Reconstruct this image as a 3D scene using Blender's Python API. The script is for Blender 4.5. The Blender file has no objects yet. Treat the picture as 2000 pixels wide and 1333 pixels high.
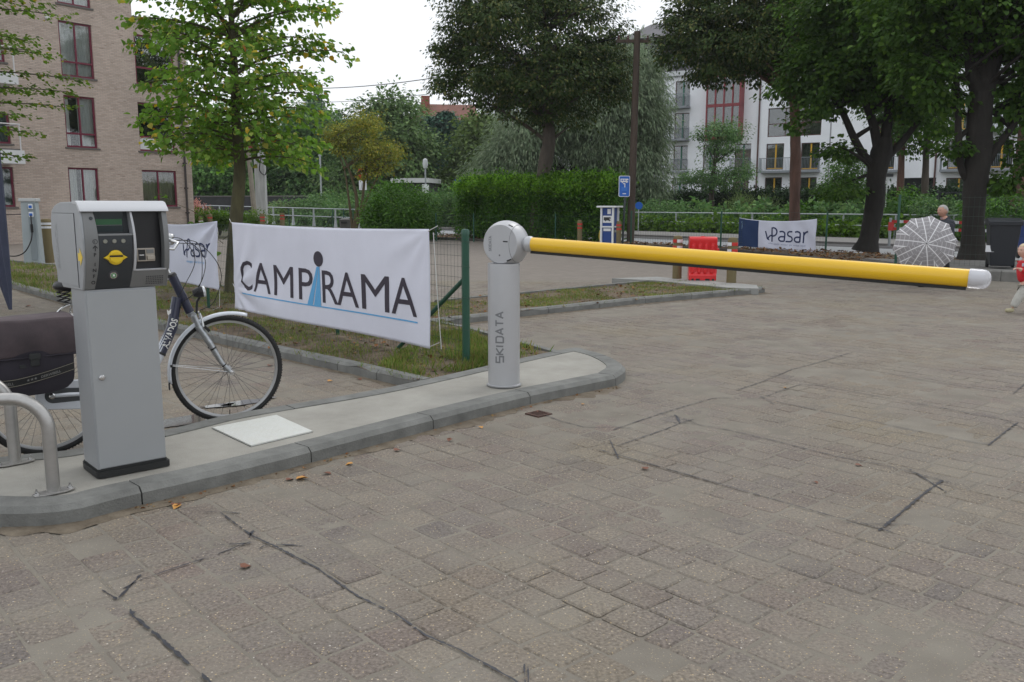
import bpy, bmesh, math, random
import numpy as np
from mathutils import Vector, Matrix, noise
random.seed(7)
rng = np.random.default_rng(11)
SC = bpy.context.scene
COL = SC.collection
R = math.radians
# ------------------------------------------------------------------ camera, sky, sun, exposure
cam_data = bpy.data.cameras.new('camera')
cam = bpy.data.objects.new('camera', cam_data)
COL.objects.link(cam)
CAM_H = 1.5
FPX = 1700.0
PITCH = math.atan((666.5 - 400) / FPX)
cam.location = (0, 0, CAM_H)
cam.rotation_euler = (math.pi / 2 - PITCH, 0, 0)
cam_data.sensor_width = 36
cam_data.lens = FPX / 2000 * 36
cam_data.clip_end = 2000
cam_data.clip_start = 0.05
SC.camera = cam
world = bpy.data.worlds.new('World')
SC.world = world
world.use_nodes = True
wn = world.node_tree.nodes
wl = world.node_tree.links
wn.clear()
w_out = wn.new('ShaderNodeOutputWorld')
w_bg = wn.new('ShaderNodeBackground')
w_sky = wn.new('ShaderNodeTexSky')
w_sky.sky_type = 'NISHITA'
w_sky.sun_disc = False
w_sky.sun_elevation = R(52)
w_sky.sun_rotation = R(-40)
w_sky.air_density = 1.6
w_sky.dust_density = 4.0
w_hsv = wn.new('ShaderNodeHueSaturation')
w_hsv.inputs['Saturation'].default_value = 0.22
w_mix = wn.new('ShaderNodeMixRGB')
w_mix.inputs[0].default_value = 0.80
w_mix.inputs[2].default_value = (8.55, 8.9, 9.4, 1)
wl.new(w_sky.outputs[0], w_hsv.inputs['Color'])
wl.new(w_hsv.outputs[0], w_mix.inputs[1])
wl.new(w_mix.outputs[0], w_bg.inputs['Color'])
w_bg.inputs['Strength'].default_value = 0.105
wl.new(w_bg.outputs[0], w_out.inputs[0])
sun_d = bpy.data.lights.new('sun', 'SUN')
sun_d.energy = 0.6
sun_d.angle = R(25)
sun_d.color = (1.0, 0.97, 0.92)
sun = bpy.data.objects.new('sun', sun_d)
sun.rotation_euler = (R(38), 0, R(-40 + 180))
COL.objects.link(sun)
SC.view_settings.view_transform = 'Standard'
SC.view_settings.look = 'None'
SC.view_settings.exposure = 0.32
SC.view_settings.gamma = 1.0
SC.view_settings.use_curve_mapping = False
SC.render.engine = 'CYCLES'
SC.cycles.max_bounces = 6
SC.cycles.diffuse_bounces = 2
SC.cycles.transparent_max_bounces = 12

# ------------------------------------------------------------------ helpers
def ray(px, py):
    x = (px - 1000) / FPX
    v = -(py - 666.5) / FPX
    return (x, math.cos(PITCH) + v * math.sin(PITCH), -math.sin(PITCH) + v * math.cos(PITCH))
def G(px, py, z=0.0):
    r = ray(px, py); t = (z - CAM_H) / r[2]
    return Vector((r[0] * t, r[1] * t, z))
def A(px, py, Y):
    r = ray(px, py); t = Y / r[1]
    return Vector((r[0] * t, Y, CAM_H + r[2] * t))

def tag(o, label=None, cat=None, group=None, kind=None):
    if label: o['label'] = label
    if cat: o['category'] = cat
    if group: o['group'] = group
    if kind: o['kind'] = kind
    return o
def empty(name, loc, rz=0.0, label=None, cat=None, group=None, scale=1.0):
    o = bpy.data.objects.new(name, None)
    o.location = loc; o.rotation_euler = (0, 0, rz); o.scale = (scale,) * 3
    o.empty_display_size = 0.2
    COL.objects.link(o)
    return tag(o, label, cat, group)
def link(name, me, mat=None, parent=None, loc=None, rot=None, scale=None):
    o = bpy.data.objects.new(name, me)
    if mat is not None and len(me.materials) == 0: me.materials.append(mat)
    if parent is not None: o.parent = parent
    if loc is not None: o.location = loc
    if rot is not None: o.rotation_euler = rot
    if scale is not None: o.scale = scale
    COL.objects.link(o)
    return o
def copy_tree(o, parent=None):
    c = o.copy(); COL.objects.link(c)
    c.parent = parent
    for ch in list(o.children): copy_tree(ch, c)
    return c

class MB:
    def __init__(s): s.v = []; s.f = []
    def add(s, vs, fs):
        n = len(s.v); s.v += [tuple(p) for p in vs]; s.f += [tuple(i + n for i in f) for f in fs]; return s
    def box(s, a, b, M=None):
        x0, y0, z0 = a; x1, y1, z1 = b
        vs = [(x0,y0,z0),(x1,y0,z0),(x1,y1,z0),(x0,y1,z0),(x0,y0,z1),(x1,y0,z1),(x1,y1,z1),(x0,y1,z1)]
        if M is not None: vs = [M @ Vector(p) for p in vs]
        return s.add(vs, [(0,3,2,1),(4,5,6,7),(0,1,5,4),(1,2,6,5),(2,3,7,6),(3,0,4,7)])
    def bar(s, p, q, w, h=None, up=(0,0,1)):
        p = Vector(p); q = Vector(q); h = h or w
        d = (q - p).normalized(); u = Vector(up)
        if abs(d.dot(u)) > .99: u = Vector((0,1,0))
        a = d.cross(u).normalized() * w / 2; b = a.cross(d).normalized() * h / 2
        vs = [p-a-b, p+a-b, p+a+b, p-a+b, q-a-b, q+a-b, q+a+b, q-a+b]
        return s.add(vs, [(0,3,2,1),(4,5,6,7),(0,1,5,4),(1,2,6,5),(2,3,7,6),(3,0,4,7)])
    def tube(s, pts, r, n=10, cap=True, closed=False):
        pts = [Vector(p) for p in pts]; m = len(pts)
        rs = r if isinstance(r, (list, tuple)) else [r] * m
        base = len(s.v); u = None
        for i, p in enumerate(pts):
            if closed: d = (pts[(i+1) % m] - pts[i-1]).normalized()
            elif i == 0: d = (pts[1] - p).normalized()
            elif i == m-1: d = (p - pts[i-1]).normalized()
            else: d = ((pts[i+1]-p).normalized() + (p-pts[i-1]).normalized()).normalized()
            if u is None:
                u = d.cross(Vector((0,0,1)))
                if u.length < .05: u = d.cross(Vector((0,1,0)))
            u = (u - d * u.dot(d)).normalized(); w = d.cross(u)
            for k in range(n):
                a = 2*math.pi*k/n
                s.v.append(tuple(p + (u*math.cos(a) + w*math.sin(a)) * rs[i]))
        for i in range(m if closed else m-1):
            j = (i+1) % m
            for k in range(n):
                l = (k+1) % n
                s.f.append((base+i*n+k, base+i*n+l, base+j*n+l, base+j*n+k))
        if cap and not closed:
            s.f.append(tuple(base+k for k in range(n))[::-1])
            s.f.append(tuple(base+(m-1)*n+k for k in range(n)))
        return s
    def lathe(s, prof, n=20, M=None):
        base = len(s.v)
        for (r, z) in prof:
            for k in range(n):
                a = 2*math.pi*k/n; p = Vector((r*math.cos(a), r*math.sin(a), z))
                s.v.append(tuple(M @ p if M is not None else p))
        m = len(prof)
        for i in range(m-1):
            for k in range(n):
                l = (k+1) % n
                s.f.append((base+i*n+k, base+i*n+l, base+(i+1)*n+l, base+(i+1)*n+k))
        s.f.append(tuple(base+k for k in range(n))[::-1]); s.f.append(tuple(base+(m-1)*n+k for k in range(n)))
        return s
    def prism(s, poly, f, d):
        """poly: 2-D outline, f maps (a,b)->3-D, d = extrusion vector"""
        n = len(poly); d = Vector(d)
        a = [Vector(f(*p)) for p in poly]
        vs = a + [p + d for p in a]
        return s.add(vs, [tuple(range(n))[::-1], tuple(range(n, 2*n))] + [(i, (i+1) % n, n+(i+1) % n, n+i) for i in range(n)])
    def mesh(s, name='mesh', smooth=None):
        me = bpy.data.meshes.new(name)
        me.from_pydata(s.v, [], s.f); me.update()
        if smooth:
            me.polygons.foreach_set('use_smooth', [True]*len(me.polygons))
            me.set_sharp_from_angle(angle=R(smooth))
        return me
    def build(s, name, mat, parent=None, smooth=None, bevel=0, fix=False, **kw):
        me = s.mesh(name, smooth)
        if fix:
            bm = bmesh.new(); bm.from_mesh(me); bmesh.ops.recalc_face_normals(bm, faces=bm.faces); bm.to_mesh(me); bm.free()
        o = link(name, me, mat, parent, **kw)
        if bevel:
            md = o.modifiers.new('bevel', 'BEVEL'); md.width = bevel; md.segments = 2; md.limit_method = 'ANGLE'; md.angle_limit = R(35)
        return o

def Vx(p): return Vector(p)
def bez(p0, p1, p2, n=8):
    p0, p1, p2 = Vector(p0), Vector(p1), Vector(p2)
    return [(1-t)**2*p0 + 2*t*(1-t)*p1 + t*t*p2 for t in [i/n for i in range(n+1)]]
def crom(pts, n=6):
    P = [Vector(p) for p in pts]; P = [2*P[0]-P[1]] + P + [2*P[-1]-P[-2]]; out = []
    for i in range(1, len(P)-2):
        for k in range(n):
            t = k/n; a, b, c, d = P[i-1], P[i], P[i+1], P[i+2]
            out.append(0.5*((2*b) + (c-a)*t + (2*a-5*b+4*c-d)*t*t + (-a+3*b-3*c+d)*t**3))
    out.append(P[-2]); return out

# ------------------------------------------------------------------ materials
MATS = {}
def srgb(r, g, b):
    f = lambda c: ((c/255 + .055)/1.055)**2.4 if c > 10 else c/255/12.92
    return (f(r), f(g), f(b))
def mat(name, col, rough=.6, metal=0, var=None, bump=None, spec=.5, coat=0, trans=0, emit=None, stretch=None):
    """var=(scale, amount, optional second colour), bump=(scale, distance)"""
    if name in MATS: return MATS[name]
    m = bpy.data.materials.new(name); m.use_nodes = True; nt = m.node_tree; N = nt.nodes; L = nt.links
    b = N['Principled BSDF']
    b.inputs['Base Color'].default_value = (*col, 1); b.inputs['Roughness'].default_value = rough
    b.inputs['Metallic'].default_value = metal; b.inputs['Specular IOR Level'].default_value = spec
    if coat: b.inputs['Coat Weight'].default_value = coat; b.inputs['Coat Roughness'].default_value = .12
    if trans: b.inputs['Transmission Weight'].default_value = trans
    tc = N.new('ShaderNodeTexCoord'); src = tc.outputs['Object']
    if stretch:
        mp = N.new('ShaderNodeMapping'); mp.inputs['Scale'].default_value = stretch; L.new(src, mp.inputs[0]); src = mp.outputs[0]
    if var:
        n = N.new('ShaderNodeTexNoise'); n.inputs['Scale'].default_value = var[0]; n.inputs['Detail'].default_value = 6; n.inputs['Roughness'].default_value = .65
        L.new(src, n.inputs['Vector'])
        mx = N.new('ShaderNodeMixRGB'); a = var[1]
        mx.inputs[1].default_value = (*[c*(1-a) for c in col], 1)
        c2 = var[2] if len(var) > 2 else [min(1, c*(1+a)) for c in col]
        mx.inputs[2].default_value = (*c2, 1)
        rp = N.new('ShaderNodeMapRange'); rp.inputs[1].default_value = .3; rp.inputs[2].default_value = .7
        L.new(n.outputs['Fac'], rp.inputs[0]); L.new(rp.outputs[0], mx.inputs[0]); L.new(mx.outputs[0], b.inputs['Base Color'])
    if bump:
        n2 = N.new('ShaderNodeTexNoise'); n2.inputs['Scale'].default_value = bump[0]; n2.inputs['Detail'].default_value = 5
        L.new(src, n2.inputs['Vector'])
        bp = N.new('ShaderNodeBump'); bp.inputs['Distance'].default_value = bump[1]; bp.inputs['Strength'].default_value = 1
        L.new(n2.outputs['Fac'], bp.inputs['Height']); L.new(bp.outputs[0], b.inputs['Normal'])
    MATS[name] = m; return m

def leaf_mat(name, cols, trans=.35, rough=.6, pos=None):
    if name in MATS: return MATS[name]
    m = bpy.data.materials.new(name); m.use_nodes = True; nt = m.node_tree; N = nt.nodes; L = nt.links
    N.remove(N['Principled BSDF']); out = N['Material Output']
    geo = N.new('ShaderNodeNewGeometry'); oi = N.new('ShaderNodeObjectInfo')
    ad = N.new('ShaderNodeMath'); ad.operation = 'ADD'; fr = N.new('ShaderNodeMath'); fr.operation = 'FRACT'
    L.new(geo.outputs['Random Per Island'], ad.inputs[0]); L.new(oi.outputs['Random'], ad.inputs[1]); L.new(ad.outputs[0], fr.inputs[0])
    cr = N.new('ShaderNodeValToRGB'); e = cr.color_ramp.elements
    n = len(cols)
    while len(e) < n: e.new(.5)
    for i, c in enumerate(cols):
        e[i].position = pos[i] if pos else i/(n-1); e[i].color = (*c, 1)
    L.new(fr.outputs[0], cr.inputs[0])
    # slow hue drift through the crown: clumps of slightly different green
    nz = N.new('ShaderNodeTexNoise'); nz.inputs['Scale'].default_value = 1.1; nz.inputs['Detail'].default_value = 3
    L.new(geo.outputs['Position'], nz.inputs['Vector'])
    hs = N.new('ShaderNodeHueSaturation'); mr = N.new('ShaderNodeMapRange')
    mr.inputs[1].default_value = .3; mr.inputs[2].default_value = .7; mr.inputs[3].default_value = .7; mr.inputs[4].default_value = 1.35
    L.new(nz.outputs['Fac'], mr.inputs[0]); L.new(mr.outputs[0], hs.inputs['Value']); L.new(cr.outputs[0], hs.inputs['Color'])
    pb = N.new('ShaderNodeBsdfPrincipled'); pb.inputs['Roughness'].default_value = rough; pb.inputs['Specular IOR Level'].default_value = .16
    tr = N.new('ShaderNodeBsdfTranslucent'); mx = N.new('ShaderNodeMixShader'); mx.inputs[0].default_value = trans
    hs2 = N.new('ShaderNodeHueSaturation'); hs2.inputs['Value'].default_value = 1.3; hs2.inputs['Saturation'].default_value = 1.1
    L.new(hs.outputs[0], pb.inputs['Base Color']); L.new(hs.outputs[0], hs2.inputs['Color']); L.new(hs2.outputs[0], tr.inputs['Color'])
    L.new(pb.outputs[0], mx.inputs[1]); L.new(tr.outputs[0], mx.inputs[2]); L.new(mx.outputs[0], out.inputs[0])
    MATS[name] = m; return m

def glass_mat(name='window_glass', refl=.22, tint=(.75,.8,.8)):
    if name in MATS: return MATS[name]
    m = bpy.data.materials.new(name); m.use_nodes = True; nt = m.node_tree; N = nt.nodes; L = nt.links
    N.remove(N['Principled BSDF']); out = N['Material Output']
    tr = N.new('ShaderNodeBsdfTransparent'); tr.inputs[0].default_value = (*tint, 1)
    gl = N.new('ShaderNodeBsdfGlossy'); gl.inputs['Roughness'].default_value = .02
    fr = N.new('ShaderNodeFresnel'); fr.inputs[0].default_value = 1.5
    ad = N.new('ShaderNodeMath'); ad.operation = 'ADD'; ad.inputs[1].default_value = refl; ad.use_clamp = True
    mx = N.new('ShaderNodeMixShader'); L.new(fr.outputs[0], ad.inputs[0]); L.new(ad.outputs[0], mx.inputs[0])
    L.new(tr.outputs[0], mx.inputs[1]); L.new(gl.outputs[0], mx.inputs[2]); L.new(mx.outputs[0], out.inputs[0])
    MATS[name] = m; return m

def text_geo(s, size, bold=0.0, extrude=0.0, track=1.0, xscale=1.0, align='LEFT'):
    """lettering as plain geometry in the x-y plane, origin at baseline left"""
    cu = bpy.data.curves.new('lettering', 'FONT'); cu.body = s; cu.size = size; cu.offset = bold; cu.extrude = extrude
    cu.space_character = track; cu.align_x = align; cu.resolution_u = 3
    ob = bpy.data.objects.new('lettering', cu); COL.objects.link(ob)
    bpy.context.view_layer.update()
    me = bpy.data.meshes.new_from_object(ob.evaluated_get(bpy.context.evaluated_depsgraph_get()))
    vs = [(v.co.x*xscale, v.co.y, v.co.z) for v in me.vertices]; fs = [tuple(p.vertices) for p in me.polygons]
    bpy.data.objects.remove(ob); bpy.data.curves.remove(cu); bpy.data.meshes.remove(me)
    return vs, fs
def lettering(s, size, f, matl, parent, width=None, bold=0.0, track=1.0, align='LEFT', cut=None, name='lettering'):
    """f maps flat (x, y) to a 3-D point; width = wanted total width"""
    vs, fs = text_geo(s, size, bold, 0, track, 1.0, 'LEFT')
    x0 = min(v[0] for v in vs); x1 = max(v[0] for v in vs)
    k = width/(x1-x0) if width else 1.0
    off = -(x1-x0)*k/2 if align == 'CENTER' else 0
    vs = [((v[0]-x0)*k + off, v[1], 0) for v in vs]
    if cut:
        bm = bmesh.new(); bv = [bm.verts.new(v) for v in vs]
        for q in fs:
            try: bm.faces.new([bv[i] for i in q])
            except ValueError: pass
        xa = min(v[0] for v in vs); xb = max(v[0] for v in vs); n = int((xb-xa)/cut)
        for i in range(1, n+1):
            g = bm.verts[:]+bm.edges[:]+bm.faces[:]
            bmesh.ops.bisect_plane(bm, geom=g, plane_co=(xa+i*cut,0,0), plane_no=(1,0,0))
        ya = min(v[1] for v in vs); yb = max(v[1] for v in vs)
        for i in range(1, int((yb-ya)/cut)+1):
            g = bm.verts[:]+bm.edges[:]+bm.faces[:]
            bmesh.ops.bisect_plane(bm, geom=g, plane_co=(0,ya+i*cut,0), plane_no=(0,1,0))
        bmesh.ops.triangulate(bm, faces=bm.faces[:])
        bm.verts.index_update(); vs = [tuple(v.co) for v in bm.verts]; fs = [tuple(v.index for v in q.verts) for q in bm.faces]; bm.free()
    mb = MB(); mb.add([f(v[0], v[1]) for v in vs], fs)
    return mb.build(name, matl, parent)
def stroke_poly(pts, w):
    """flat ribbon polygons along a polyline in 2-D"""
    out = []
    for i in range(len(pts)-1):
        a = Vector(pts[i]+(0,)) if len(pts[i]) == 2 else Vector(pts[i]); b = Vector(pts[i+1]+(0,)) if len(pts[i+1]) == 2 else Vector(pts[i+1])
        d = (b-a); 
        if d.length < 1e-6: continue
        d.normalize(); n = Vector((-d.y, d.x, 0))*w/2; e = d*w*.0
        out.append([(a-n-e), (b-n+e), (b+n+e), (a+n-e)])
    return out
def join_strokes(pts, w):
    """one mitred ribbon along a polyline (list of 2-D points) -> verts, faces"""
    P = [Vector((p[0], p[1], 0)) for p in pts]; m = len(P); vs = []; fs = []
    for i in range(m):
        if i == 0: d = (P[1]-P[0]).normalized(); k = 1
        elif i == m-1: d = (P[-1]-P[-2]).normalized(); k = 1
        else:
            d1 = (P[i]-P[i-1]).normalized(); d2 = (P[i+1]-P[i]).normalized(); d = (d1+d2).normalized(); k = 1/max(.5, d.dot(d1))
        n = Vector((-d.y, d.x, 0))*w/2*k
        vs += [tuple(P[i]-n), tuple(P[i]+n)]
    for i in range(m-1): fs.append((2*i, 2*i+2, 2*i+3, 2*i+1))
    return vs, fs

# ------------------------------------------------------------------ foliage
T_HEART = (np.array([[0,0,0],[-.42,.18,.10],[-.40,.58,.12],[0,1.0,-.08],[.40,.58,.12],[.42,.18,.10]]), [[0,3,2,1],[0,5,4,3]])
T_DIAM = (np.array([[0,0,0],[-.34,.45,.07],[0,1.0,-.06],[.34,.45,.07]]), [[0,1,2,3]])
T_THIN = (np.array([[0,0,0],[-.11,.5,.02],[0,1.0,-.12],[.11,.5,.02]]), [[0,1,2,3]])
T_BLADE = (np.array([[-.06,0,0],[.06,0,0],[.035,.6,.05],[-.0,1.0,.2]]), [[0,1,2,3]])
def leaf_mesh(name, pos, axis, nrm, size, tpl):
    N = len(pos); tv, tf = tpl; nv = len(tv)
    ax = axis/np.linalg.norm(axis, axis=1, keepdims=True)
    nr = nrm - ax*np.sum(nrm*ax, axis=1, keepdims=True); nr /= (np.linalg.norm(nr, axis=1, keepdims=True)+1e-9)
    sx = np.cross(ax, nr)
    B = np.stack([sx, ax, nr], axis=1)               # N,3(local),3(world)
    V = pos[:, None, :] + size[:, None, None]*np.einsum('vk,nkc->nvc', tv, B)
    me = bpy.data.meshes.new(name)
    fl = np.array(tf, dtype=np.int32); nf, k = fl.shape
    me.vertices.add(N*nv); me.vertices.foreach_set('co', V.astype(np.float32).ravel())
    idx = (fl[None] + (np.arange(N)*nv)[:, None, None]).astype(np.int32).ravel()
    me.loops.add(len(idx)); me.loops.foreach_set('vertex_index', idx)
    me.polygons.add(N*nf); me.polygons.foreach_set('loop_start', np.arange(0, len(idx), k, dtype=np.int32))
    me.update(calc_edges=True); me.validate()
    return me
def unit(n):
    v = rng.normal(size=(n,3)); return v/np.linalg.norm(v, axis=1, keepdims=True)
def clusters_in(lobes, n, inner=.5):
    """cluster centres spread through the outer shell of a union of ellipsoids, plus their outward directions"""
    vol = np.array([l[3]*l[4]*l[5] for l in lobes])**(2/3); cnt = rng.multinomial(n, vol/vol.sum())
    P = []; D = []
    for l, c in zip(lobes, cnt):
        d = unit(c); r = inner + (1-inner)*rng.random(c)**.6
        ph = rng.random(3)*6
        w = 1 + .13*np.sin(3*d[:,0]+ph[0]+2*d[:,2]) + .12*np.sin(5*d[:,1]+ph[1]-3*d[:,2]) + .08*np.sin(9*d[:,2]+ph[2])
        P.append(np.array(l[:3]) + d*(r*w)[:, None]*np.array(l[3:6])); D.append(d)
    return np.concatenate(P), np.concatenate(D)
def foliage(lobes, ncl, per, csize, lsize, inner=.5, flat=.45, droop=.5, jitter=.35):
    C, D = clusters_in(lobes, ncl, inner)
    k = per; n = len(C)*k
    cs = csize*(.6+.8*rng.random(len(C)))
    off = unit(len(C)*k).reshape(len(C), k, 3)*(rng.random((len(C), k, 1))**.45)*np.array([1,1,flat])*cs[:, None, None]*.95
    # cluster domes: edges droop
    off[:,:,2] -= .45*(off[:,:,0]**2+off[:,:,1]**2)/cs[:, None]
    pos = (C[:, None, :]+off).reshape(-1,3)
    out = np.repeat(D, k, axis=0)
    ax = out*.7 + (off/(cs[:, None, None])).reshape(-1,3)*1.2 + rng.normal(size=(n,3))*jitter; ax[:,2] -= droop
    nr = np.zeros((n,3)); nr[:,2] = 1; nr += out*.4 + rng.normal(size=(n,3))*jitter
    sz = lsize*(.65+.7*rng.random(n))
    return pos, ax, nr, sz, C
def leaves(name, lobes, ncl, per, csize, lsize, m, parent, tpl=T_DIAM, **kw):
    pos, ax, nr, sz, C = foliage(lobes, ncl, per, csize, lsize, **kw)
    o = link(name, leaf_mesh(name, pos, ax, nr, sz, tpl), m, parent)
    tag(o, kind='stuff')
    return o, C
def nearest_on(path, p):
    best = min(path, key=lambda q: (q[0]-p).length); return best
def limbs(mb, path, C, count, r0, inward=.75, n=6):
    """bent branches from a trunk path (list of (Vector, radius)) out to some cluster centres"""
    if len(C) == 0: return
    idx = rng.choice(len(C), min(count, len(C)), replace=False)
    for i in idx:
        t = Vector(C[i]); cand = [q for q in path if q[0].z < t.z-.1] or path[:1]
        s, rs = min(cand, key=lambda q: abs((t.z-q[0].z) - .55*((t-q[0]).xy.length)))
        mid = s.lerp(t, .5) + Vector((random.uniform(-.1,.1), random.uniform(-.1,.1), .12))*(t-s).length
        pts = bez(s, mid, t, 6); k = min(rs*.75, r0)
        mb.tube(pts, [k*(1-.85*j/6) for j in range(7)], n)
BARK = lambda: mat('bark', (.085,.07,.055), .9, var=(3,.5), bump=(18,.02), stretch=(1,1,.25))
def lumpy(lobes, n, k=(.26,.45)):
    """smaller boughs bulging out of the main crown masses"""
    out = list(lobes)
    for i in range(n):
        l = random.choice(lobes); d = unit(1)[0]; r = random.uniform(*k)*min(l[3], l[5])
        out.append((l[0]+d[0]*l[3]*.98, l[1]+d[1]*l[4]*.98, l[2]+d[2]*l[5]*.95, r*1.3, r*1.3, r*.8))
    return out
def tree(name, label, base, path, lobes, ncl, per, csize, lsize, lm, nl=24, r0=.08, bark=None, group=None, tpl=T_DIAM, extra=None, cat='tree', lumps=0, **kw):
    """path: world points with radii; the root Empty stands at the base"""
    lobes = lumpy(lobes, lumps) if lumps else lobes
    root = empty(name, base, 0, label, cat, group); b = Vector(base)
    P = [(Vector(p)-b, r) for p, r in path]
    lb = [(l[0]-b.x, l[1]-b.y, l[2]-b.z, l[3], l[4], l[5]) for l in lobes]
    mb = MB()
    cp = crom([p for p, r in P], 9); rr = np.interp(np.linspace(0, len(P)-1, len(cp)), range(len(P)), [r for p, r in P])
    n0 = len(mb.v); mb.tube(cp, list(rr), 14)
    for i in range(n0, len(mb.v)):
        v = Vector(mb.v[i]); c = min(cp, key=lambda q: abs(q.z-v.z)); w = 1+.16*noise.noise(Vector((v.x*2.2, v.y*2.2, v.z*.9)))+.07*noise.noise(v*6); mb.v[i] = tuple(c.lerp(v, w))
    if extra:
        for e in extra: 
            q = [(Vector(p)-b, r) for p, r in e]; cq = crom([p for p, r in q], 4); rq = np.interp(np.linspace(0, len(q)-1, len(cq)), range(len(q)), [r for p, r in q])
            mb.tube(cq, list(rq), 8); P = P + q[1:]
    o, C = leaves('crown', lb, ncl, per, csize, lsize, lm, root, tpl, **kw)
    limbs(mb, [(p, r) for p, r in P if p.z > .3*max(q.z for q, _ in P)], C, nl, r0)
    tb = mb.build('trunk', bark or BARK(), root, smooth=60)
    return root
def bush(name, label, lobes, ncl, per, csize, lsize, lm, cat='bush', group=None, tpl=T_DIAM, **kw):
    """a shrub or hedge: one leafy mesh with a woody core"""
    cx = sum(l[0] for l in lobes)/len(lobes); cy = sum(l[1] for l in lobes)/len(lobes)
    root = empty(name, (cx, cy, 0), 0, label, cat, group)
    lb = [(l[0]-cx, l[1]-cy, *l[2:]) for l in lobes]
    o, C = leaves('foliage', lb, ncl, per, csize, lsize, lm, root, tpl, **kw)
    mb = MB()
    for l in lb:
        for j in range(3):
            a = random.random()*6.28; q = (l[0]+.5*l[3]*math.cos(a), l[1]+.5*l[4]*math.sin(a), l[2]+.3*l[5])
            mb.tube([(l[0], l[1], 0), (l[0]*.6+q[0]*.4, l[1]*.6+q[1]*.4, l[2]*.5), q], [.04,.03,.01], 5)
    mb.build('stem', BARK(), root)
    return root
# ================================================================== GROUND AND PAVING
ANG = R(42)
DV = Vector((-math.sin(ANG), math.cos(ANG), 0))     # fence / paving course direction (away to the left)
DU = Vector((math.cos(ANG), math.sin(ANG), 0))      # across the courses (away to the right)
def inpoly(x, y, poly):
    c = False; n = len(poly); j = n-1
    for i in range(n):
        xi, yi = poly[i][0], poly[i][1]; xj, yj = poly[j][0], poly[j][1]
        if (yi > y) != (yj > y) and x < (xj-xi)*(y-yi)/(yj-yi)+xi: c = not c
        j = i
    return c
KZ = .10
front = [G(*p, KZ) for p in [(1203,733),(1120,750),(1032,768),(812,822),(515,898),(231,963),(180,978),(100,990),(0,993)]]
lend = [Vector(p) for p in [(-2.68,3.94,KZ),(-2.98,4.08,KZ),(-3.15,4.33,KZ),(-3.12,4.6,KZ)]]
back = [G(*p, KZ) for p in [(40,886),(152,874),(326,837),(416,815),(494,800),(700,766),(825,741)]]
rend = [G(*p, KZ) for p in [(1101,681),(1147,683),(1190,695),(1222,715)]]
island = front + lend + back + rend
ISL = [(p.x, p.y) for p in crom(island + [island[0]], 5)[:-1]]
bedL = [G(*p, KZ) for p in [(820,742),(672,708),(558,684),(321,632),(128,583),(0,547)]]
bedL.append(bedL[-1] + DV*8)
BED1 = [(p.x, p.y) for p in bedL] + [(-14.2,23.5), (-10.5,20.5), (-5.05,15.3), (-2.0,12.45), (-1.16,12.89), (-.98,10.75), (-.48,10.11), (.504,8.367), (.30,8.10)]
BED2 = [(-.98,10.6),(.117,11.618),(1.947,13.179),(4.18,14.74),(4.36,14.9),(4.32,15.06),(2.785,16.6),(-1.16,12.89),(-1.16,12.0)]

def world_noise_color(nt, src, scale, detail=4):
    n = nt.nodes.new('ShaderNodeTexNoise'); n.inputs['Scale'].default_value = scale; n.inputs['Detail'].default_value = detail
    nt.links.new(src, n.inputs['Vector']); return n.outputs['Fac']
def ramp(nt, fac, stops):
    cr = nt.nodes.new('ShaderNodeValToRGB'); e = cr.color_ramp.elements
    while len(e) < len(stops): e.new(.5)
    for i, (p, c) in enumerate(stops): e[i].position = p; e[i].color = (*c, 1)
    nt.links.new(fac, cr.inputs[0]); return cr.outputs[0]
def mixc(nt, fac, a, b, mode='MIX'):
    m = nt.nodes.new('ShaderNodeMixRGB'); m.blend_type = mode
    for i, v in enumerate((fac, a, b)):
        if isinstance(v, (int, float)): m.inputs[i].default_value = v
        elif isinstance(v, tuple): m.inputs[i].default_value = (*v, 1)
        else: nt.links.new(v, m.inputs[i])
    return m.outputs[0]
def speckle(nt, src, col, big=90, amt=.9):
    """light aggregate grains in the concrete"""
    v = nt.nodes.new('ShaderNodeTexVoronoi'); v.inputs['Scale'].default_value = big; nt.links.new(src, v.inputs['Vector'])
    mr = nt.nodes.new('ShaderNodeMapRange'); mr.inputs[1].default_value = .16; mr.inputs[2].default_value = .30; mr.inputs[3].default_value = 1; mr.inputs[4].default_value = 0
    nt.links.new(v.outputs['Distance'], mr.inputs[0])
    hue = ramp(nt, v.outputs['Color'], [(0,(.62,.58,.50)),(.45,(.45,.42,.37)),(.62,(.12,.11,.10)),(.8,(.60,.45,.25)),(1,(.75,.73,.70))])
    th = nt.nodes.new('ShaderNodeMath'); th.operation = 'MULTIPLY'; th.inputs[1].default_value = amt
    nt.links.new(mr.outputs[0], th.inputs[0])
    sel = nt.nodes.new('ShaderNodeMath'); sel.operation = 'GREATER_THAN'; sel.inputs[1].default_value = .52
    sp = nt.nodes.new('ShaderNodeSeparateColor'); nt.links.new(v.outputs['Color'], sp.inputs[0]); nt.links.new(sp.outputs[1], sel.inputs[0])
    m2 = nt.nodes.new('ShaderNodeMath'); m2.operation = 'MULTIPLY'; nt.links.new(th.outputs[0], m2.inputs[0]); nt.links.new(sel.outputs[0], m2.inputs[1])
    return mixc(nt, m2.outputs[0], col, hue)
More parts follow.
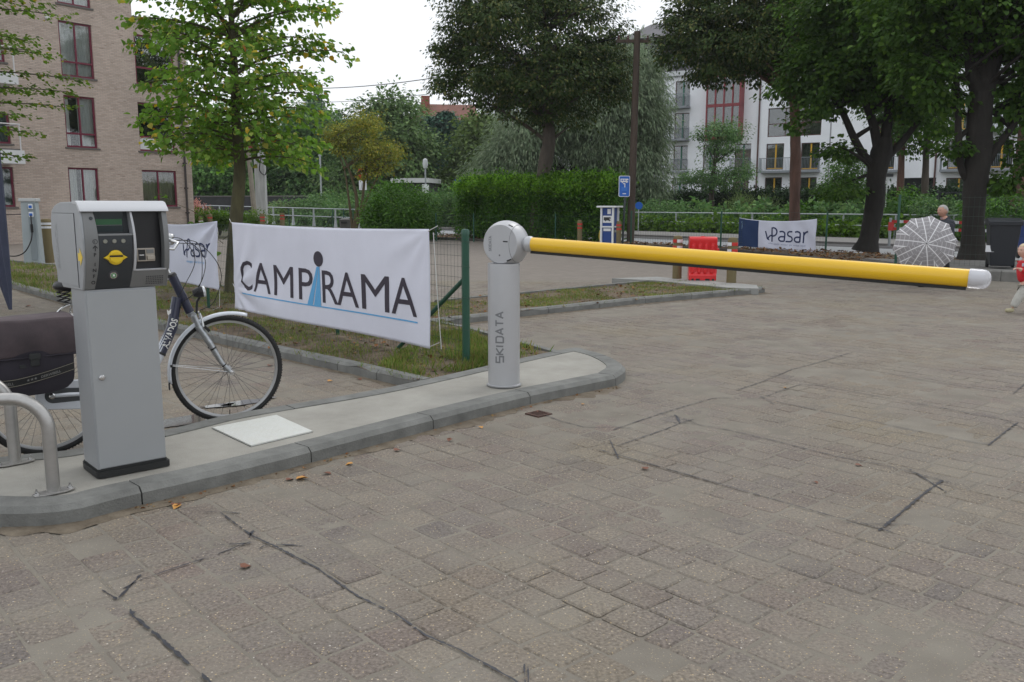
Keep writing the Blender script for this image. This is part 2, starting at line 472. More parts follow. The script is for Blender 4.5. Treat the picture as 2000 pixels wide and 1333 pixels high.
def paver_material():
    m = bpy.data.materials.new('worn_concrete_paver'); m.use_nodes = True; nt = m.node_tree; N = nt.nodes; L = nt.links
    b = N['Principled BSDF']; geo = N.new('ShaderNodeNewGeometry'); oi = N.new('ShaderNodeObjectInfo')
    ad = N.new('ShaderNodeMath'); ad.operation = 'ADD'; fr = N.new('ShaderNodeMath'); fr.operation = 'FRACT'
    L.new(geo.outputs['Random Per Island'], ad.inputs[0]); L.new(oi.outputs['Random'], ad.inputs[1]); L.new(ad.outputs[0], fr.inputs[0])
    pos = geo.outputs['Position']
    base = ramp(nt, fr.outputs[0], [(0,(.165,.138,.122)),(.25,(.198,.167,.143)),(.5,(.182,.158,.140)),(.72,(.212,.182,.152)),(.90,(.148,.130,.120)),(1,(.192,.154,.134))])
    # large stains: a yellowish mossy tract and a cooler tract
    big = world_noise_color(nt, pos, .55, 3)
    yel = N.new('ShaderNodeMapRange'); yel.inputs[1].default_value = .48; yel.inputs[2].default_value = .68; yel.inputs[4].default_value = .5; L.new(big, yel.inputs[0])
    c = mixc(nt, yel.outputs[0], base, (.225,.190,.122))
    fine = world_noise_color(nt, pos, 75, 8)
    fm = ramp(nt, fine, [(.33,(.62,.61,.60)),(.67,(1.30,1.29,1.27))])
    c = mixc(nt, 1.0, c, fm, 'MULTIPLY')
    dust = world_noise_color(nt, pos, 2.6, 6)
    dm = N.new('ShaderNodeMapRange'); dm.inputs[1].default_value = .42; dm.inputs[2].default_value = .70; dm.inputs[4].default_value = .75; L.new(dust, dm.inputs[0])
    c = mixc(nt, dm.outputs[0], c, (.235,.212,.175))
    c = speckle(nt, pos, c, 75, .8); c = speckle(nt, pos, c, 150, .6)
    L.new(c, b.inputs['Base Color'])
    rr = N.new('ShaderNodeMapRange'); rr.inputs[1].default_value = .35; rr.inputs[2].default_value = .65; rr.inputs[3].default_value = .5; rr.inputs[4].default_value = .85
    L.new(world_noise_color(nt, pos, 1.3, 4), rr.inputs[0]); L.new(rr.outputs[0], b.inputs['Roughness'])
    bp = N.new('ShaderNodeBump'); bp.inputs['Distance'].default_value = .004; L.new(world_noise_color(nt, pos, 120, 4), bp.inputs['Height']); L.new(bp.outputs[0], b.inputs['Normal'])
    b.inputs['Specular IOR Level'].default_value = .22
    return m
def sand_material(name='joint_sand', far=False):
    m = bpy.data.materials.new(name); m.use_nodes = True; nt = m.node_tree; N = nt.nodes; L = nt.links
    b = N['Principled BSDF']; geo = N.new('ShaderNodeNewGeometry'); pos = geo.outputs['Position']
    c = ramp(nt, world_noise_color(nt, pos, 3.5, 6), [(.3,(.175,.155,.128)),(.7,(.235,.213,.176))])
    if far:
        mp = N.new('ShaderNodeMapping'); mp.vector_type = 'POINT'; mp.inputs['Rotation'].default_value = (0,0,R(48)); L.new(pos, mp.inputs[0])
        bt = N.new('ShaderNodeTexBrick'); bt.inputs['Scale'].default_value = 1; bt.inputs['Brick Width'].default_value = .2; bt.inputs['Row Height'].default_value = .18
        bt.inputs['Mortar Size'].default_value = .006; bt.inputs['Mortar Smooth'].default_value = .3
        bt.inputs['Color1'].default_value = (.20,.172,.152,1); bt.inputs['Color2'].default_value = (.24,.208,.182,1); bt.inputs['Mortar'].default_value = (.15,.13,.112,1)
        L.new(mp.outputs[0], bt.inputs['Vector'])
        c = mixc(nt, .22, bt.outputs[0], c)
    c = speckle(nt, pos, c, 120, .5)
    L.new(c, b.inputs['Base Color']); b.inputs['Roughness'].default_value = .8; b.inputs['Specular IOR Level'].default_value = .3
    bp = N.new('ShaderNodeBump'); bp.inputs['Distance'].default_value = .004; L.new(world_noise_color(nt, pos, 150, 4), bp.inputs['Height']); L.new(bp.outputs[0], b.inputs['Normal'])
    return m
M_PAV = paver_material(); M_SAND = sand_material(); M_FAR = sand_material('distant_paving', True)
M_SOIL = mat('soil', (.12,.085,.055), .95, var=(6,.5,(.20,.15,.10)), bump=(30,.03))
M_ASPH = mat('road_surface', (.30,.31,.32), .7, var=(1.2,.12), bump=(200,.003))
M_WALK = mat('sidewalk_surface', (.20,.19,.18), .8, var=(2,.15))
M_GUT = mat('gutter_surface', (.055,.052,.052), .8, var=(2,.2))
M_GRND = mat('rough_ground', (.07,.075,.035), .95, var=(1.2,.5,(.10,.09,.05)))

def sheet(name, pts, z, m, kind='structure'):
    mb = MB(); mb.add([(p[0], p[1], z) for p in pts], [tuple(range(len(pts)))])
    return tag(mb.build(name, m, fix=True), kind=kind)
sheet('ground', [(-400,-60),(400,-60),(400,500),(-400,500)], -.06, M_GRND)
LOT = [(-60,-8),(30,-8),(30,14),(12.0,16.0),(10.0,17.0),(8.95,17.9),(8.45,22.5),(7.1,28.2),(4.4,31.2),(-3.3,38.2),(-13.4,38.5),(-20,46),(-60,46)]
sheet('parking_pavement', LOT, -.014, M_FAR)

pavement = empty('brick_pavement', (0,0,0)); tag(pavement, kind='structure')
# sand between and partly over the pavers: a fine relief sheet that fans out with distance
NU, NV = 380, 330
us = np.linspace(-1, 1, NU); ys = np.geomspace(1.55, 17.5, NV)
X = us[None, :]*(.64*ys[:, None]+2.3); Y = np.repeat(ys[:, None], NU, 1)
Z = np.zeros_like(X)
for i in range(NV):
    for j in range(NU):
        x, y = X[i, j], Y[i, j]
        n1 = noise.noise(Vector((x*1.1, y*1.1, 3.1))); n2 = noise.noise(Vector((x*5, y*5, 1.7))); n3 = noise.noise(Vector((x*23, y*23, 5.2)))
        Z[i, j] = -.0040 + .0066*n1 + .0032*n2 + .0016*n3 + .0014*min(1, max(0, y-3.2)/3)
Z = np.minimum(Z, .0032)
me = bpy.data.meshes.new('jointing_sand')
V = np.stack([X, Y, Z], -1).reshape(-1, 3); a = (np.arange(NV-1)[:, None]*NU+np.arange(NU-1)[None]).ravel()
F4 = np.stack([a, a+1, a+NU+1, a+NU], 1).astype(np.int32)
me.vertices.add(len(V)); me.vertices.foreach_set('co', V.astype(np.float32).ravel())
me.loops.add(F4.size); me.loops.foreach_set('vertex_index', F4.ravel()); me.polygons.add(len(F4)); me.polygons.foreach_set('loop_start', np.arange(0, F4.size, 4, dtype=np.int32))
me.polygons.foreach_set('use_smooth', [True]*len(F4)); me.update(calc_edges=True)
tag(link('jointing_sand', me, M_SAND, pavement), kind='stuff')

def paver_geo(L_, W_, sd, seg=8):
    """worn block: rounded irregular outline, chamfered rim; 2 rings + centre fan"""
    rd = random.Random(sd); hx, hy = L_/2-.0035, W_/2-.0035; k = rd.uniform(.006,.013)
    out = [(-hx+k,-hy),(hx-k,-hy),(hx,-hy+k),(hx,hy-k),(hx-k,hy),(-hx+k,hy),(-hx,hy-k),(-hx,-hy+k)]
    out = [(x+rd.uniform(-.003,.003), y+rd.uniform(-.003,.003)) for x, y in out]
    tl = (rd.uniform(-.006,.006), rd.uniform(-.006,.006))
    vs = [(x, y, -.028) for x, y in out] + [(x, y, -.006+x*tl[0]+y*tl[1]) for x, y in out] + [(x*(1-.008/abs(hx)), y*(1-.008/abs(hy)), .0+x*tl[0]+y*tl[1]) for x, y in out]
    fs = []
    for r in (0, 8):
        for i in range(8): j = (i+1) % 8; fs.append((r+i, r+j, r+8+j, r+8+i))
    fs.append(tuple(range(16, 24)))
    return vs, fs
lens = [.20, .20, .20, .19, .21, .11, .15, .20, .205, .185]
shared = []
for i, l in enumerate(lens):
    mb = MB(); mb.add(*paver_geo(l, .178, i)); me = mb.mesh('paver'); me.materials.append(M_PAV)
    shared.append(me)
rowW = .18; near = []; farv = MB(); cells = []
rd = random.Random(3)
for r in range(-12, 112):
    q = .9 + r*rowW
    s = -14 + rd.uniform(0, .2)
    k = 0
    while s < 22:
        li = rd.randrange(len(lens)); l = lens[li]
        c = s + l/2; s += l + .002
        x = DU.x*q + DV.x*c; y = DU.y*q + DV.y*c
        if y < 1.75 or y > 17.2 or abs(x) > .63*y+2.1: continue
        if x > 8.6 and y > 15.6: continue
        if inpoly(x, y, ISL) or inpoly(x, y, BED1) or inpoly(x, y, BED2): continue
        if rd.random() < .012: continue
        cells.append((x, y, li, rd.uniform(-.0022,.0022), rd.uniform(-.012,.012)))
inframe = [c for c in cells if c[1] > 1.95 and abs(c[0]) < .585*c[1]]
inframe.sort(key=lambda c: c[1]); nearset = set(id(c) for c in inframe[:300])
rotp = R(42)+math.pi/2
for c in cells:
    x, y, li, dz, da = c
    if id(c) in nearset:
        o = bpy.data.objects.new('paver', shared[li]); o.parent = pavement; o.location = (x, y, dz); o.rotation_euler = (0,0,rotp+da); COL.objects.link(o)
    else:
        M = Matrix.Translation((x, y, dz)) @ Matrix.Rotation(rotp+da, 4, 'Z'); vs, fs = paver_geo(lens[li], .178, rd.randrange(10**6))
        farv.add([M @ Vector(v) for v in vs], fs)
tag(farv.build('pavers', M_PAV, pavement), kind='stuff')

# dark bitumen lines where loops were cut into the pavers
M_TAR = mat('bitumen', (.028,.028,.036), .45, var=(40,.4))
TAR = [([(430,1000),(490,1045),(540,1068),(620,1110),(700,1165),(775,1200),(830,1240),(900,1270),(1000,1325),(1030,1348)],.013),
 ([(395,1000),(432,999),(470,1003)],.009),([(411,1087),(345,1108),(273,1133),(240,1150)],.010),([(199,1152),(229,1171),(275,1122)],.014),
 ([(425,1082),(486,1059),(504,1059)],.009),([(430,1064),(490,1061)],.014),([(505,1072),(515,1066),(539,1063),(595,1066)],.010),([(440,1022),(452,1018)],.007),([(486,1050),(495,1036)],.014),
 ([(254,1190),(262,1204),(300,1235),(340,1270),(370,1297)],.020),([(395,1315),(420,1345)],.018),([(1024,1297),(1026,1345)],.007),([(1031,1299),(1032,1345)],.006),
 ([(1063,810),(1094,822),(1140,834),(1168,835),(1200,834),(1234,836)],.009),([(1196,840),(1248,822),(1290,808),(1336,794),(1388,779)],.011),
 ([(1388,779),(1402,777),(1480,778),(1490,777)],.010),([(1490,777),(1525,763),(1567,750)],.011),([(1567,750),(1602,753),(1637,760),(1750,780),(1900,808),(1953,817),(2010,841)],.010),
 ([(1439,763),(1490,745),(1546,722),(1605,706),(1665,688)],.012),([(1605,706),(1648,712)],.009),([(1485,774),(1511,789)],.011),([(1497,780),(1553,792),(1623,806),(1700,822),(1810,846),(1915,866),(1937,868)],.009),
 ([(1930,870),(1960,846),(1988,825)],.015),([(1205,871),(1245,857),(1301,838),(1327,827),(1355,819)],.012),([(1296,824),(1350,827)],.008),([(1317,810),(1321,812),(1328,827)],.022),([(1280,806),(1326,815),(1361,827)],.007),
 ([(1350,827),(1392,834),(1437,843),(1518,862),(1567,875),(1647,894),(1705,904),(1787,924),(1870,946)],.010),([(1716,1037),(1750,1009),(1799,968),(1840,938)],.021),([(1771,913),(1799,930),(1849,962)],.013),
 ([(1191,859),(1199,876),(1208,896)],.013),([(1170,878),(1210,889),(1287,911),(1350,929),(1399,943),(1441,955),(1507,974),(1577,994),(1630,1009),(1686,1022),(1746,1041)],.010),([(1626,1018),(1690,1023),(1780,1024)],.009),
 ([(1615,707),(1731,729),(1825,746),(1979,769)],.009),([(1979,769),(2010,743)],.011),([(1670,688),(1700,690)],.006)]
for pts, w in TAR:
    w *= .72; P = [G(px, py, .0055) for px, py in pts]; Q = []
    for i in range(len(P)-1):
        n = max(2, int((P[i+1]-P[i]).length/.017))
        for k in range(n): Q.append(P[i].lerp(P[i+1], k/n))
    Q.append(P[-1]); mb = MB(); vs = []
    for i, p in enumerate(Q):
        d = (Q[min(i+1, len(Q)-1)]-Q[max(i-1, 0)]).normalized(); n = Vector((-d.y, d.x, 0))
        wob = random.uniform(-.35,.35)*w; ww = w*random.choice([.3,.5,.7,.8,.9,1,1.2,1.5])*(.5 if i in (0, len(Q)-1) else 1)
        vs += [p+n*(ww/2+wob*.5), p-n*(ww/2-wob*.5)]
    k = 0
    while k < len(Q)-1:
        if random.random() > .05: mb.add([vs[2*k], vs[2*k+2], vs[2*k+3], vs[2*k+1]], [(0,1,2,3)][::-1])
        k += 1
    mb.build('sealant_line', M_TAR, pavement, fix=True)

# ---- kerbs
M_KERB = mat('kerb_concrete', (.165,.166,.155), .8, var=(5,.28), bump=(90,.004))
M_INF = mat('island_concrete', (.30,.285,.25), .8, var=(2.2,.14,(.37,.355,.315)), bump=(160,.003))
M_PAD = mat('pad_concrete', (.30,.30,.285), .8, var=(2,.12), bump=(160,.003))
def offset_line(P, w, closed=False):
    out = []; m = len(P)
    for i in range(m):
        a = P[(i-1) % m] if closed or i else P[i]; b = P[(i+1) % m] if closed or i < m-1 else P[i]
        d = (b-a).normalized(); out.append(P[i] + Vector((-d.y, d.x, 0))*w)
    return out
def resample(P, step, closed=False):
    P = [Vector((p[0], p[1], 0)) for p in P]
    if closed: P = P + [P[0]]
    L_ = [0]
    for i in range(1, len(P)): L_.append(L_[-1]+(P[i]-P[i-1]).length)
    n = max(2, round(L_[-1]/step)); out = []; j = 0
    for k in range(n+(0 if closed else 1)):
        t = L_[-1]*k/n
        while j < len(P)-2 and L_[j+1] < t: j += 1
        out.append(P[j].lerp(P[j+1], (t-L_[j])/max(1e-9, L_[j+1]-L_[j])))
    return out
def kerb_run(parent, line, w, z1, m, stone=1.0, side=1, cham=.028, closed=False, step=.1, start=0, z0=-.03):
    P = resample(line, step, closed); n = len(P)
    def off(o): return offset_line(P, o*side, closed)
    rings = [(off(0), z0), (off(.0), z1-.028), (off(cham), z1), (off(w), z1), (off(w), z0)]
    per = max(1, int(round(stone/step))); i = start
    end = n if closed else n-1
    while i < end:
        j = min(i+per, end); mb = MB(); ids = list(range(i, j+1)); vs = []
        for ii, k in enumerate(ids):
            for (o, z) in rings:
                p = o[k % n].copy()
                if ii == 0 or ii == len(ids)-1:      # a 6 mm joint between stones
                    q = o[(k+1) % n] if ii == 0 else o[(k-1) % n]
                    if not (not closed and k in (0, n-1)): p = p + (q-p).normalized()*.004
                vs.append((p.x, p.y, z + (random.uniform(-.001,.001) if z > 0 else 0)))
        fs = []; R_ = 5
        for a in range(len(ids)-1):
            for b in range(R_-1): fs.append((a*R_+b, (a+1)*R_+b, (a+1)*R_+b+1, a*R_+b+1))
        fs.append(tuple(range(R_))); fs.append(tuple((len(ids)-1)*R_+b for b in range(R_))[::-1])
        mb.add(vs, fs); mb.build('kerb_stone', m, parent, fix=True); i = j
isl = empty('traffic_island', (0,0,0)); tag(isl, kind='structure')
# outline is clockwise seen from above here: inward is to the right of travel
area = sum(ISL[i][0]*ISL[(i+1) % len(ISL)][1]-ISL[(i+1) % len(ISL)][0]*ISL[i][1] for i in range(len(ISL)))
SIDE = 1 if area > 0 else -1
kerb_run(isl, ISL, .165, KZ, M_KERB, 1.0, SIDE, closed=True, start=0)
inner = offset_line(resample(ISL, .1, True), .164*SIDE, True)
from mathutils.geometry import tessellate_polygon
mb = MB(); iv = [Vector((p.x, p.y, KZ-.006)) for p in inner]; mb.add(iv, [tuple(t) for t in tessellate_polygon([iv])]); mb.build('concrete_infill', M_INF, isl, fix=True)
bed1 = empty('planting_bed', (0,0,0)); tag(bed1, kind='structure')
kerb_run(bed1, bedL, .11, KZ, M_KERB, .62, -1, z0=-.03)
kerb_run(bed1, [(-.98,10.75),(-.48,10.11),(.504,8.367)], .10, KZ-.01, M_KERB, 1.0, -1)
kerb_run(bed1, [(-14.2,23.5),(-10.5,20.5),(-5.05,15.3),(-2.0,12.45)], .10, KZ, M_KERB, 1.0, -1)
bed2 = empty('planting_bed', (0,0,0)); tag(bed2, kind='structure')
kerb_run(bed2, BED2[:6], .12, KZ, M_KERB, 1.0, 1)
kerb_run(bed2, BED2[6:8], .10, KZ, M_KERB, 1.0, 1)
def soil(parent, poly, z, step=.16):
    """uneven soil filling an outline"""
    xs = [p[0] for p in poly]; ys_ = [p[1] for p in poly]; bm = bmesh.new()
    bm.faces.new([bm.verts.new((p[0], p[1], z)) for p in poly])
    for axis, lo, hi in ((0, min(xs), max(xs)), (1, min(ys_), max(ys_))):
        k = lo+step
        while k < hi:
            bmesh.ops.bisect_plane(bm, geom=bm.verts[:]+bm.edges[:]+bm.faces[:], plane_co=((k,0,0) if axis == 0 else (0,k,0)), plane_no=((1,0,0) if axis == 0 else (0,1,0))); k += step
    for v in bm.verts: v.co.z += .03*noise.noise(v.co*2.2) + .012*noise.noise(v.co*9)
    bmesh.ops.recalc_face_normals(bm, faces=bm.faces)
    me = bpy.data.meshes.new('soil'); bm.to_mesh(me); bm.free()
    o = link('soil', me, M_SOIL, parent)
    if me.polygons[0].normal.z < 0: me.flip_normals()
    return o
soil(bed1, BED1, .072); soil(bed2, BED2, .072)
mb = MB(); pad = [G(*p, .106) for p in [(1195,544),(1283,541),(1478,557),(1482,564),(1422,562),(1280,548)]]
mb.add([tuple(p) for p in pad]+[(p.x, p.y, 0) for p in pad], [tuple(range(6))]+[(i, (i+1) % 6, 6+(i+1) % 6, 6+i) for i in range(6)]); mb.build('concrete_pad', M_PAD, bed2, fix=True)

# grass blades and litter on the beds
M_GRASS = leaf_mat('grass_blade', [(.10,.16,.03),(.14,.22,.045),(.22,.25,.07),(.26,.20,.09)], .3)
M_LIT = leaf_mat('dead_leaf', [(.17,.07,.03),(.24,.12,.05),(.10,.055,.03),(.30,.20,.08)], .1)
def scatter(poly, n, dens=None):
    xs = [p[0] for p in poly]; ys_ = [p[1] for p in poly]; out = []
    while len(out) < n:
        x = random.uniform(min(xs), max(xs)); y = random.uniform(min(ys_), max(ys_))
        if not inpoly(x, y, poly): continue
        if dens and random.random() > dens(x, y): continue
        out.append((x, y))
    return out
def soilz(x, y, z=.072): v = Vector((x, y, z)); return z + .03*noise.noise(v*2.2) + .012*noise.noise(v*9)
def grass(name, poly, n, h, parent, dens=None):
    P = scatter(poly, n, dens); pos = np.array([(x, y, soilz(x, y)-.005) for x, y in P]); N = len(P)
    ax = rng.normal(size=(N,3))*.42; ax[:,2] = 1; nr = rng.normal(size=(N,3)); nr[:,2] = .2
    o = link(name, leaf_mesh(name, pos, ax, nr, h*(.4+.9*rng.random(N)), T_BLADE), M_GRASS, parent); tag(o, kind='stuff')
def gd(x, y):
    return max(.03, min(1, .45+1.6*noise.noise(Vector((x*1.4, y*1.4, 8)))))
B1n = [(p.x, p.y) for p in bedL[:4]] + [(-7.0,17.2),(-5.05,15.2),(-2.0,12.4),(-1.1,11.5),(-.55,10.0),(.42,8.32),(.25,8.1)]
grass('grass', B1n, 20000, .05, bed1, gd)
grass('grass_tufts', [(.40,8.3),(.2,8.05),(-.7,7.05),(-1.2,7.6),(-.9,9.3),(-.5,9.9)], 5200, .085, bed1, lambda x, y: max(.05, .5+1.4*noise.noise(Vector((x*2, y*2, 2)))))
grass('grass', [(p.x, p.y) for p in bedL[3:]]+[(-14,23),(-10.5,20.2),(-7,17.2)], 9000, .09, bed1, gd)
grass('grass', BED2, 17000, .045, bed2, gd)
def litter(name, poly, n, size, parent, z=None):
    P = scatter(poly, n); pos = np.array([(x, y, (soilz(x, y)+.012) if z is None else z) for x, y in P]); N = len(P)
    ax = rng.normal(size=(N,3)); ax[:,2] *= .2; nr = rng.normal(size=(N,3))*.35; nr[:,2] = 1
    o = link(name, leaf_mesh(name, pos, ax, nr, size*(.5+.9*rng.random(N)), T_HEART), M_LIT, parent); tag(o, kind='stuff')
litter('leaf_litter', B1n, 900, .045, bed1)
litter('leaf_litter', BED2, 700, .04, bed2)
# leaves lying by the kerb, one by one
kl = [(578,936,.07),(560,938,.05),(632,924,.05),(690,905,.05),(770,880,.05),(880,857,.045),(937,833,.04),(1045,803,.04),(342,988,.06),(350,985,.05),(1262,917,.05),(1670,908,.045),(1135,790,.03),(590,932,.05),(470,1108,.05),(250,578,.08),(60,598,.08),(150,640,.06),(640,745,.05),(700,740,.05),(525,715,.06),(935,758,.04),(980,770,.04),(875,856,.03),(1530,757,.03),(1120,620,.03),(1590,940,.03),(820,760,.03)]
lm_ = [leaf_mesh('fallen_leaf', np.zeros((1,3)), np.array([[1.,.2,.0]]), np.array([[0,0,1.]]), np.ones(1), T_HEART) for _ in range(1)][0]
M_L1 = mat('fallen_leaf_brown', (.16,.055,.025), .6, var=(20,.4)); M_L2 = mat('fallen_leaf_yellow', (.50,.24,.05), .6, var=(20,.3)); lm2 = lm_.copy()
fr_ = empty('fallen_leaves', (0,0,0)); COL.objects.unlink(fr_); bpy.data.objects.remove(fr_)
for i, (px, py, s) in enumerate(kl):
    o = link('fallen_leaf', lm_ if i % 3 else lm2, M_L1 if i % 3 else M_L2, None, tuple(G(px, py, .008)), (random.uniform(-.15,.15), random.uniform(-.15,.15), random.random()*6.28), (s,)*3)
    spot = ('against the kerb below the ticket kiosk' if px < 600 and 900 < py < 1000 else 'on the left foreground paving' if py > 1000 else 'in the bicycle bay by the grass strip kerb' if px < 950 and py < 790 else 'against the kerb between kiosk and barrier column' if px < 950 else 'beside the small drain grate' if px < 1100 and py > 780 else 'near the red plastic barrier' if py < 700 else 'inside the right-hand loop marks' if px > 1400 else 'just left of the right-hand loop marks')
    tag(o, ('curled brown' if i % 3 else 'yellow-orange')+' fallen leaf '+spot, 'leaf', 'fallen leaves on the paving')
litter('gutter_litter', [(p.x+.0, p.y-.07) for p in front[:6]]+[(p.x, p.y-.01) for p in front[:6][::-1]], 160, .018, pavement, .006)
# puddle and wet paving behind the island
M_WET = mat('water_film', (.10,.095,.085), .04, spec=.6)
def ragged(px, py, rx, ry, yaw, sd):
    c = G(px, py, .0088); rd_ = random.Random(sd); pts = []
    for k in range(40):
        a = 2*math.pi*k/40; r_ = 1+.45*noise.noise(Vector((math.cos(a)*1.6, math.sin(a)*1.6, sd)))+.18*noise.noise(Vector((math.cos(a)*6, math.sin(a)*6, sd+5)))
        x, y = rx*r_*math.cos(a), ry*r_*math.sin(a); pts.append((c.x+x*math.cos(yaw)-y*math.sin(yaw), c.y+x*math.sin(yaw)+y*math.cos(yaw), .0088))
    mb = MB(); mb.add(pts, [tuple(range(40))]); tag(mb.build('puddle', M_WET, fix=True), kind='structure')
ragged(355, 822, .26, .13, R(42), 1); ragged(485, 785, .20, .07, R(40), 2); ragged(425, 792, .13, .05, R(30), 3)
M_DIRT = mat('kerb_dirt', (.15,.115,.078), .9, var=(9,.4,(.20,.165,.12)), bump=(80,.004))
def dirt(line, side, w0, w1, sd):
    P = resample([(p[0], p[1]) for p in line], .03); n_ = len(P); O = offset_line(P, .004*side); vs = []
    for k, p in enumerate(P):
        d = (P[min(k+1, n_-1)]-P[max(k-1, 0)]).normalized(); nn = Vector((-d.y, d.x, 0))*side
        w = w0+(w1-w0)*max(0, .5+noise.noise(Vector((k*.045, sd, 0)))+.5*noise.noise(Vector((k*.3, sd, 2)))); vs += [(p.x-nn.x*.02, p.y-nn.y*.02, .0115), (p.x+nn.x*w*.6, p.y+nn.y*w*.6, .0065+.001*math.sin(k)), (p.x+nn.x*w, p.y+nn.y*w, .0005)]
    mb = MB(); mb.add(vs, [(3*k+j, 3*k+3+j, 3*k+4+j, 3*k+1+j) for k in range(n_-1) for j in (0, 1)]); mb.build('kerb_dirt', M_DIRT, pavement, smooth=80, fix=True)
dirt([(p.x, p.y) for p in crom(front, 6)], SIDE*-1, .015, .13, 1); dirt([(p.x, p.y) for p in bedL[:6]], 1, .01, .07, 5); dirt(BED2[:5], -1, .02, .12, 9)
# small iron drain in the paving by the island
c = G(1052, 809, .004); dr = empty('drain_grate', c, R(42), 'small rusty square drain grate beside the grey island kerb', 'drain')
mb = MB(); mb.box((-.07,-.07,-.01),(.07,-.05,.006)); mb.box((-.07,.05,-.01),(.07,.07,.006)); mb.box((-.07,-.05,-.01),(-.05,.05,.006)); mb.box((.05,-.05,-.01),(.07,.05,.006)); mb.build('frame', mat('rusty_iron', (.07,.035,.025), .8, var=(40,.5)), dr)
mb = MB()
for k in range(5): mb.box((-.05,-.04+k*.02-.004,-.008),(.05,-.04+k*.02+.004,.003))
mb.build('bars', MATS['rusty_iron'], dr)
# white checker-plate cover on the island
pc = [Vector(p) for p in [(-1.908,5.373,.1),(-1.586,5.714,.1),(-1.241,5.285,.1),(-1.531,4.947,.1)]]
cc = sum(pc, Vector())/4
cov = empty('inspection_cover', cc, 0, 'white painted tread-plate inspection cover let into the island between kiosk and barrier column', 'cover plate')
M_WP = mat('white_plate', (.72,.73,.70), .45, var=(14,.12,(.60,.60,.55)), bump=(90,.004))
mb = MB(); q = [(p-cc) for p in pc]; mb.add([(p.x*.98, p.y*.98, -.02) for p in q]+[(p.x*.98, p.y*.98, .004) for p in q], [(4,5,6,7),(0,1,5,4),(1,2,6,5),(2,3,7,6),(3,0,4,7)]); mb.build('plate', M_WP, cov, fix=True)
mb = MB()
for a_ in range(1, 20):
    for b_ in range(1, 20):
        u, v = a_/20, b_/20; p = (q[0]*(1-u)+q[1]*u)*(1-v) + (q[3]*(1-u)+q[2]*u)*v
        ang = R(20) if (a_+b_) % 2 else R(110); M = Matrix.Translation((p.x, p.y, .004)) @ Matrix.Rotation(ang, 4, 'Z')
        mb.add([M @ Vector(t) for t in [(-.009,0,0),(0,-.0025,0),(.009,0,0),(0,.0025,0),(0,0,.0022)]], [(0,1,4),(1,2,4),(2,3,4),(3,0,4)])
tag(mb.build('tread_studs', M_WP, cov), kind='stuff')
mb = MB(); mb.add([(p.x*1.0, p.y*1.0, -.0045) for p in q], [(0,1,2,3)]); mb.build('rim', mat('rim_dark', (.06,.06,.055), .8), cov, fix=True)

# ---- road, sidewalk, beds beyond the lot
NRD = Vector((.785,.62,0)); DRD = Vector((-.62,.785,0))
def band(name, q0, q1, z, m, t0=-60, t1=150, zt=None):
    P = [NRD*q0+DRD*t0, NRD*q1+DRD*t0, NRD*q1+DRD*t1, NRD*q0+DRD*t1]
    mb = MB(); mb.add([(p.x, p.y, z) for p in P]+[(p.x, p.y, -.1) for p in P], [(0,1,2,3),(0,1,5,4),(1,2,6,5),(2,3,7,6),(3,0,4,7)])
    return tag(mb.build(name, m, fix=True), kind='structure')
band('road', 24.6, 29.4, -.03, M_ASPH); band('gutter', 29.4, 31.2, -.02, M_GUT); band('sidewalk', 31.2, 35.8, .06, M_WALK)
band('canal_bank', 35.8, 60, .03, M_GRND, -60, 150)
vb = empty('verge', (0,0,0)); tag(vb, kind='structure')
VG = [(8.95,17.9),(8.45,22.5),(7.1,28.2),(4.4,31.2),(-3.3,38.2),(-5.6,46),(-3.3,43.9)] 
VERGE = [(8.45,22.5),(7.1,28.2),(4.4,31.2),(-3.3,38.2),(-6.2,41.5),(-2.4,42.6),(5.7,32.3),(9.9,27.3),(15,20.3),(10.2,20.3)]
soil(vb, VERGE, .06, .9); kerb_run(vb, VERGE[:4], .15, .10, mat('dark_kerb', (.06,.052,.045), .85, var=(3,.2)), 1.0, -1, step=.5)
litter('leaf_litter', VERGE, 2600, .09, vb, .1)
# raised pavement with a step at the far right
rp = empty('raised_pavement', (0,0,0)); tag(rp, kind='structure')
edge = [G(1590,536,0), G(1850,547,0), G(2100,560,0)]
E_ = [(8.9,17.8),(9.99,16.95),(11.6,15.9),(14,14.4)]
top = E_ + [(16,16.8),(11,20.6),(8.6,21.4)]
mb = MB(); mb.add([(x, y, .20) for x, y in top]+[(x, y, -.05) for x, y in top], [tuple(range(7))]+[(i, (i+1) % 7, 7+(i+1) % 7, 7+i) for i in range(7)]); mb.build('slab', mat('platform_concrete', (.15,.145,.135), .85, var=(2,.25)), rp, fix=True)
kerb_run(rp, [(p[0]-.02, p[1]-.02) for p in E_], .25, .215, mat('old_kerb', (.20,.195,.18), .8, var=(3,.25)), 1.0, 1, step=.25)
# ================================================================== TICKET KIOSK
M_ALU = mat('silver_paint', (.33,.345,.36), .42, .3, var=(3,.04), bump=(300,.0004))
M_DOOR = mat('door_paint', (.36,.375,.385), .38, .25, var=(2,.03))
M_LGREY = mat('light_grey_cap', (.50,.51,.53), .4, .25)
M_PANEL = mat('panel_grey', (.20,.205,.205), .42, .3)
M_DARK = mat('panel_dark', (.035,.04,.045), .45, .1)
M_BLACK = mat('black_plastic', (.012,.012,.014), .35)
M_BRUB = mat('black_rubber', (.012,.013,.013), .6)
M_YEL = mat('yellow_plastic', (.80,.56,.03), .35)
M_CHROME = mat('bright_metal', (.62,.62,.62), .25, 1.0)
M_STEEL = mat('brushed_steel', (.44,.43,.415), .42, .9, var=(6,.14), bump=(60,.0008))
M_SCREEN = mat('display_glass', (.018,.03,.034), .12)
M_GRN = mat('display_green', (.03,.13,.05), .15)
M_INK = mat('black_print', (.02,.02,.022), .5)
KR = (-2.14, 4.338, KZ)
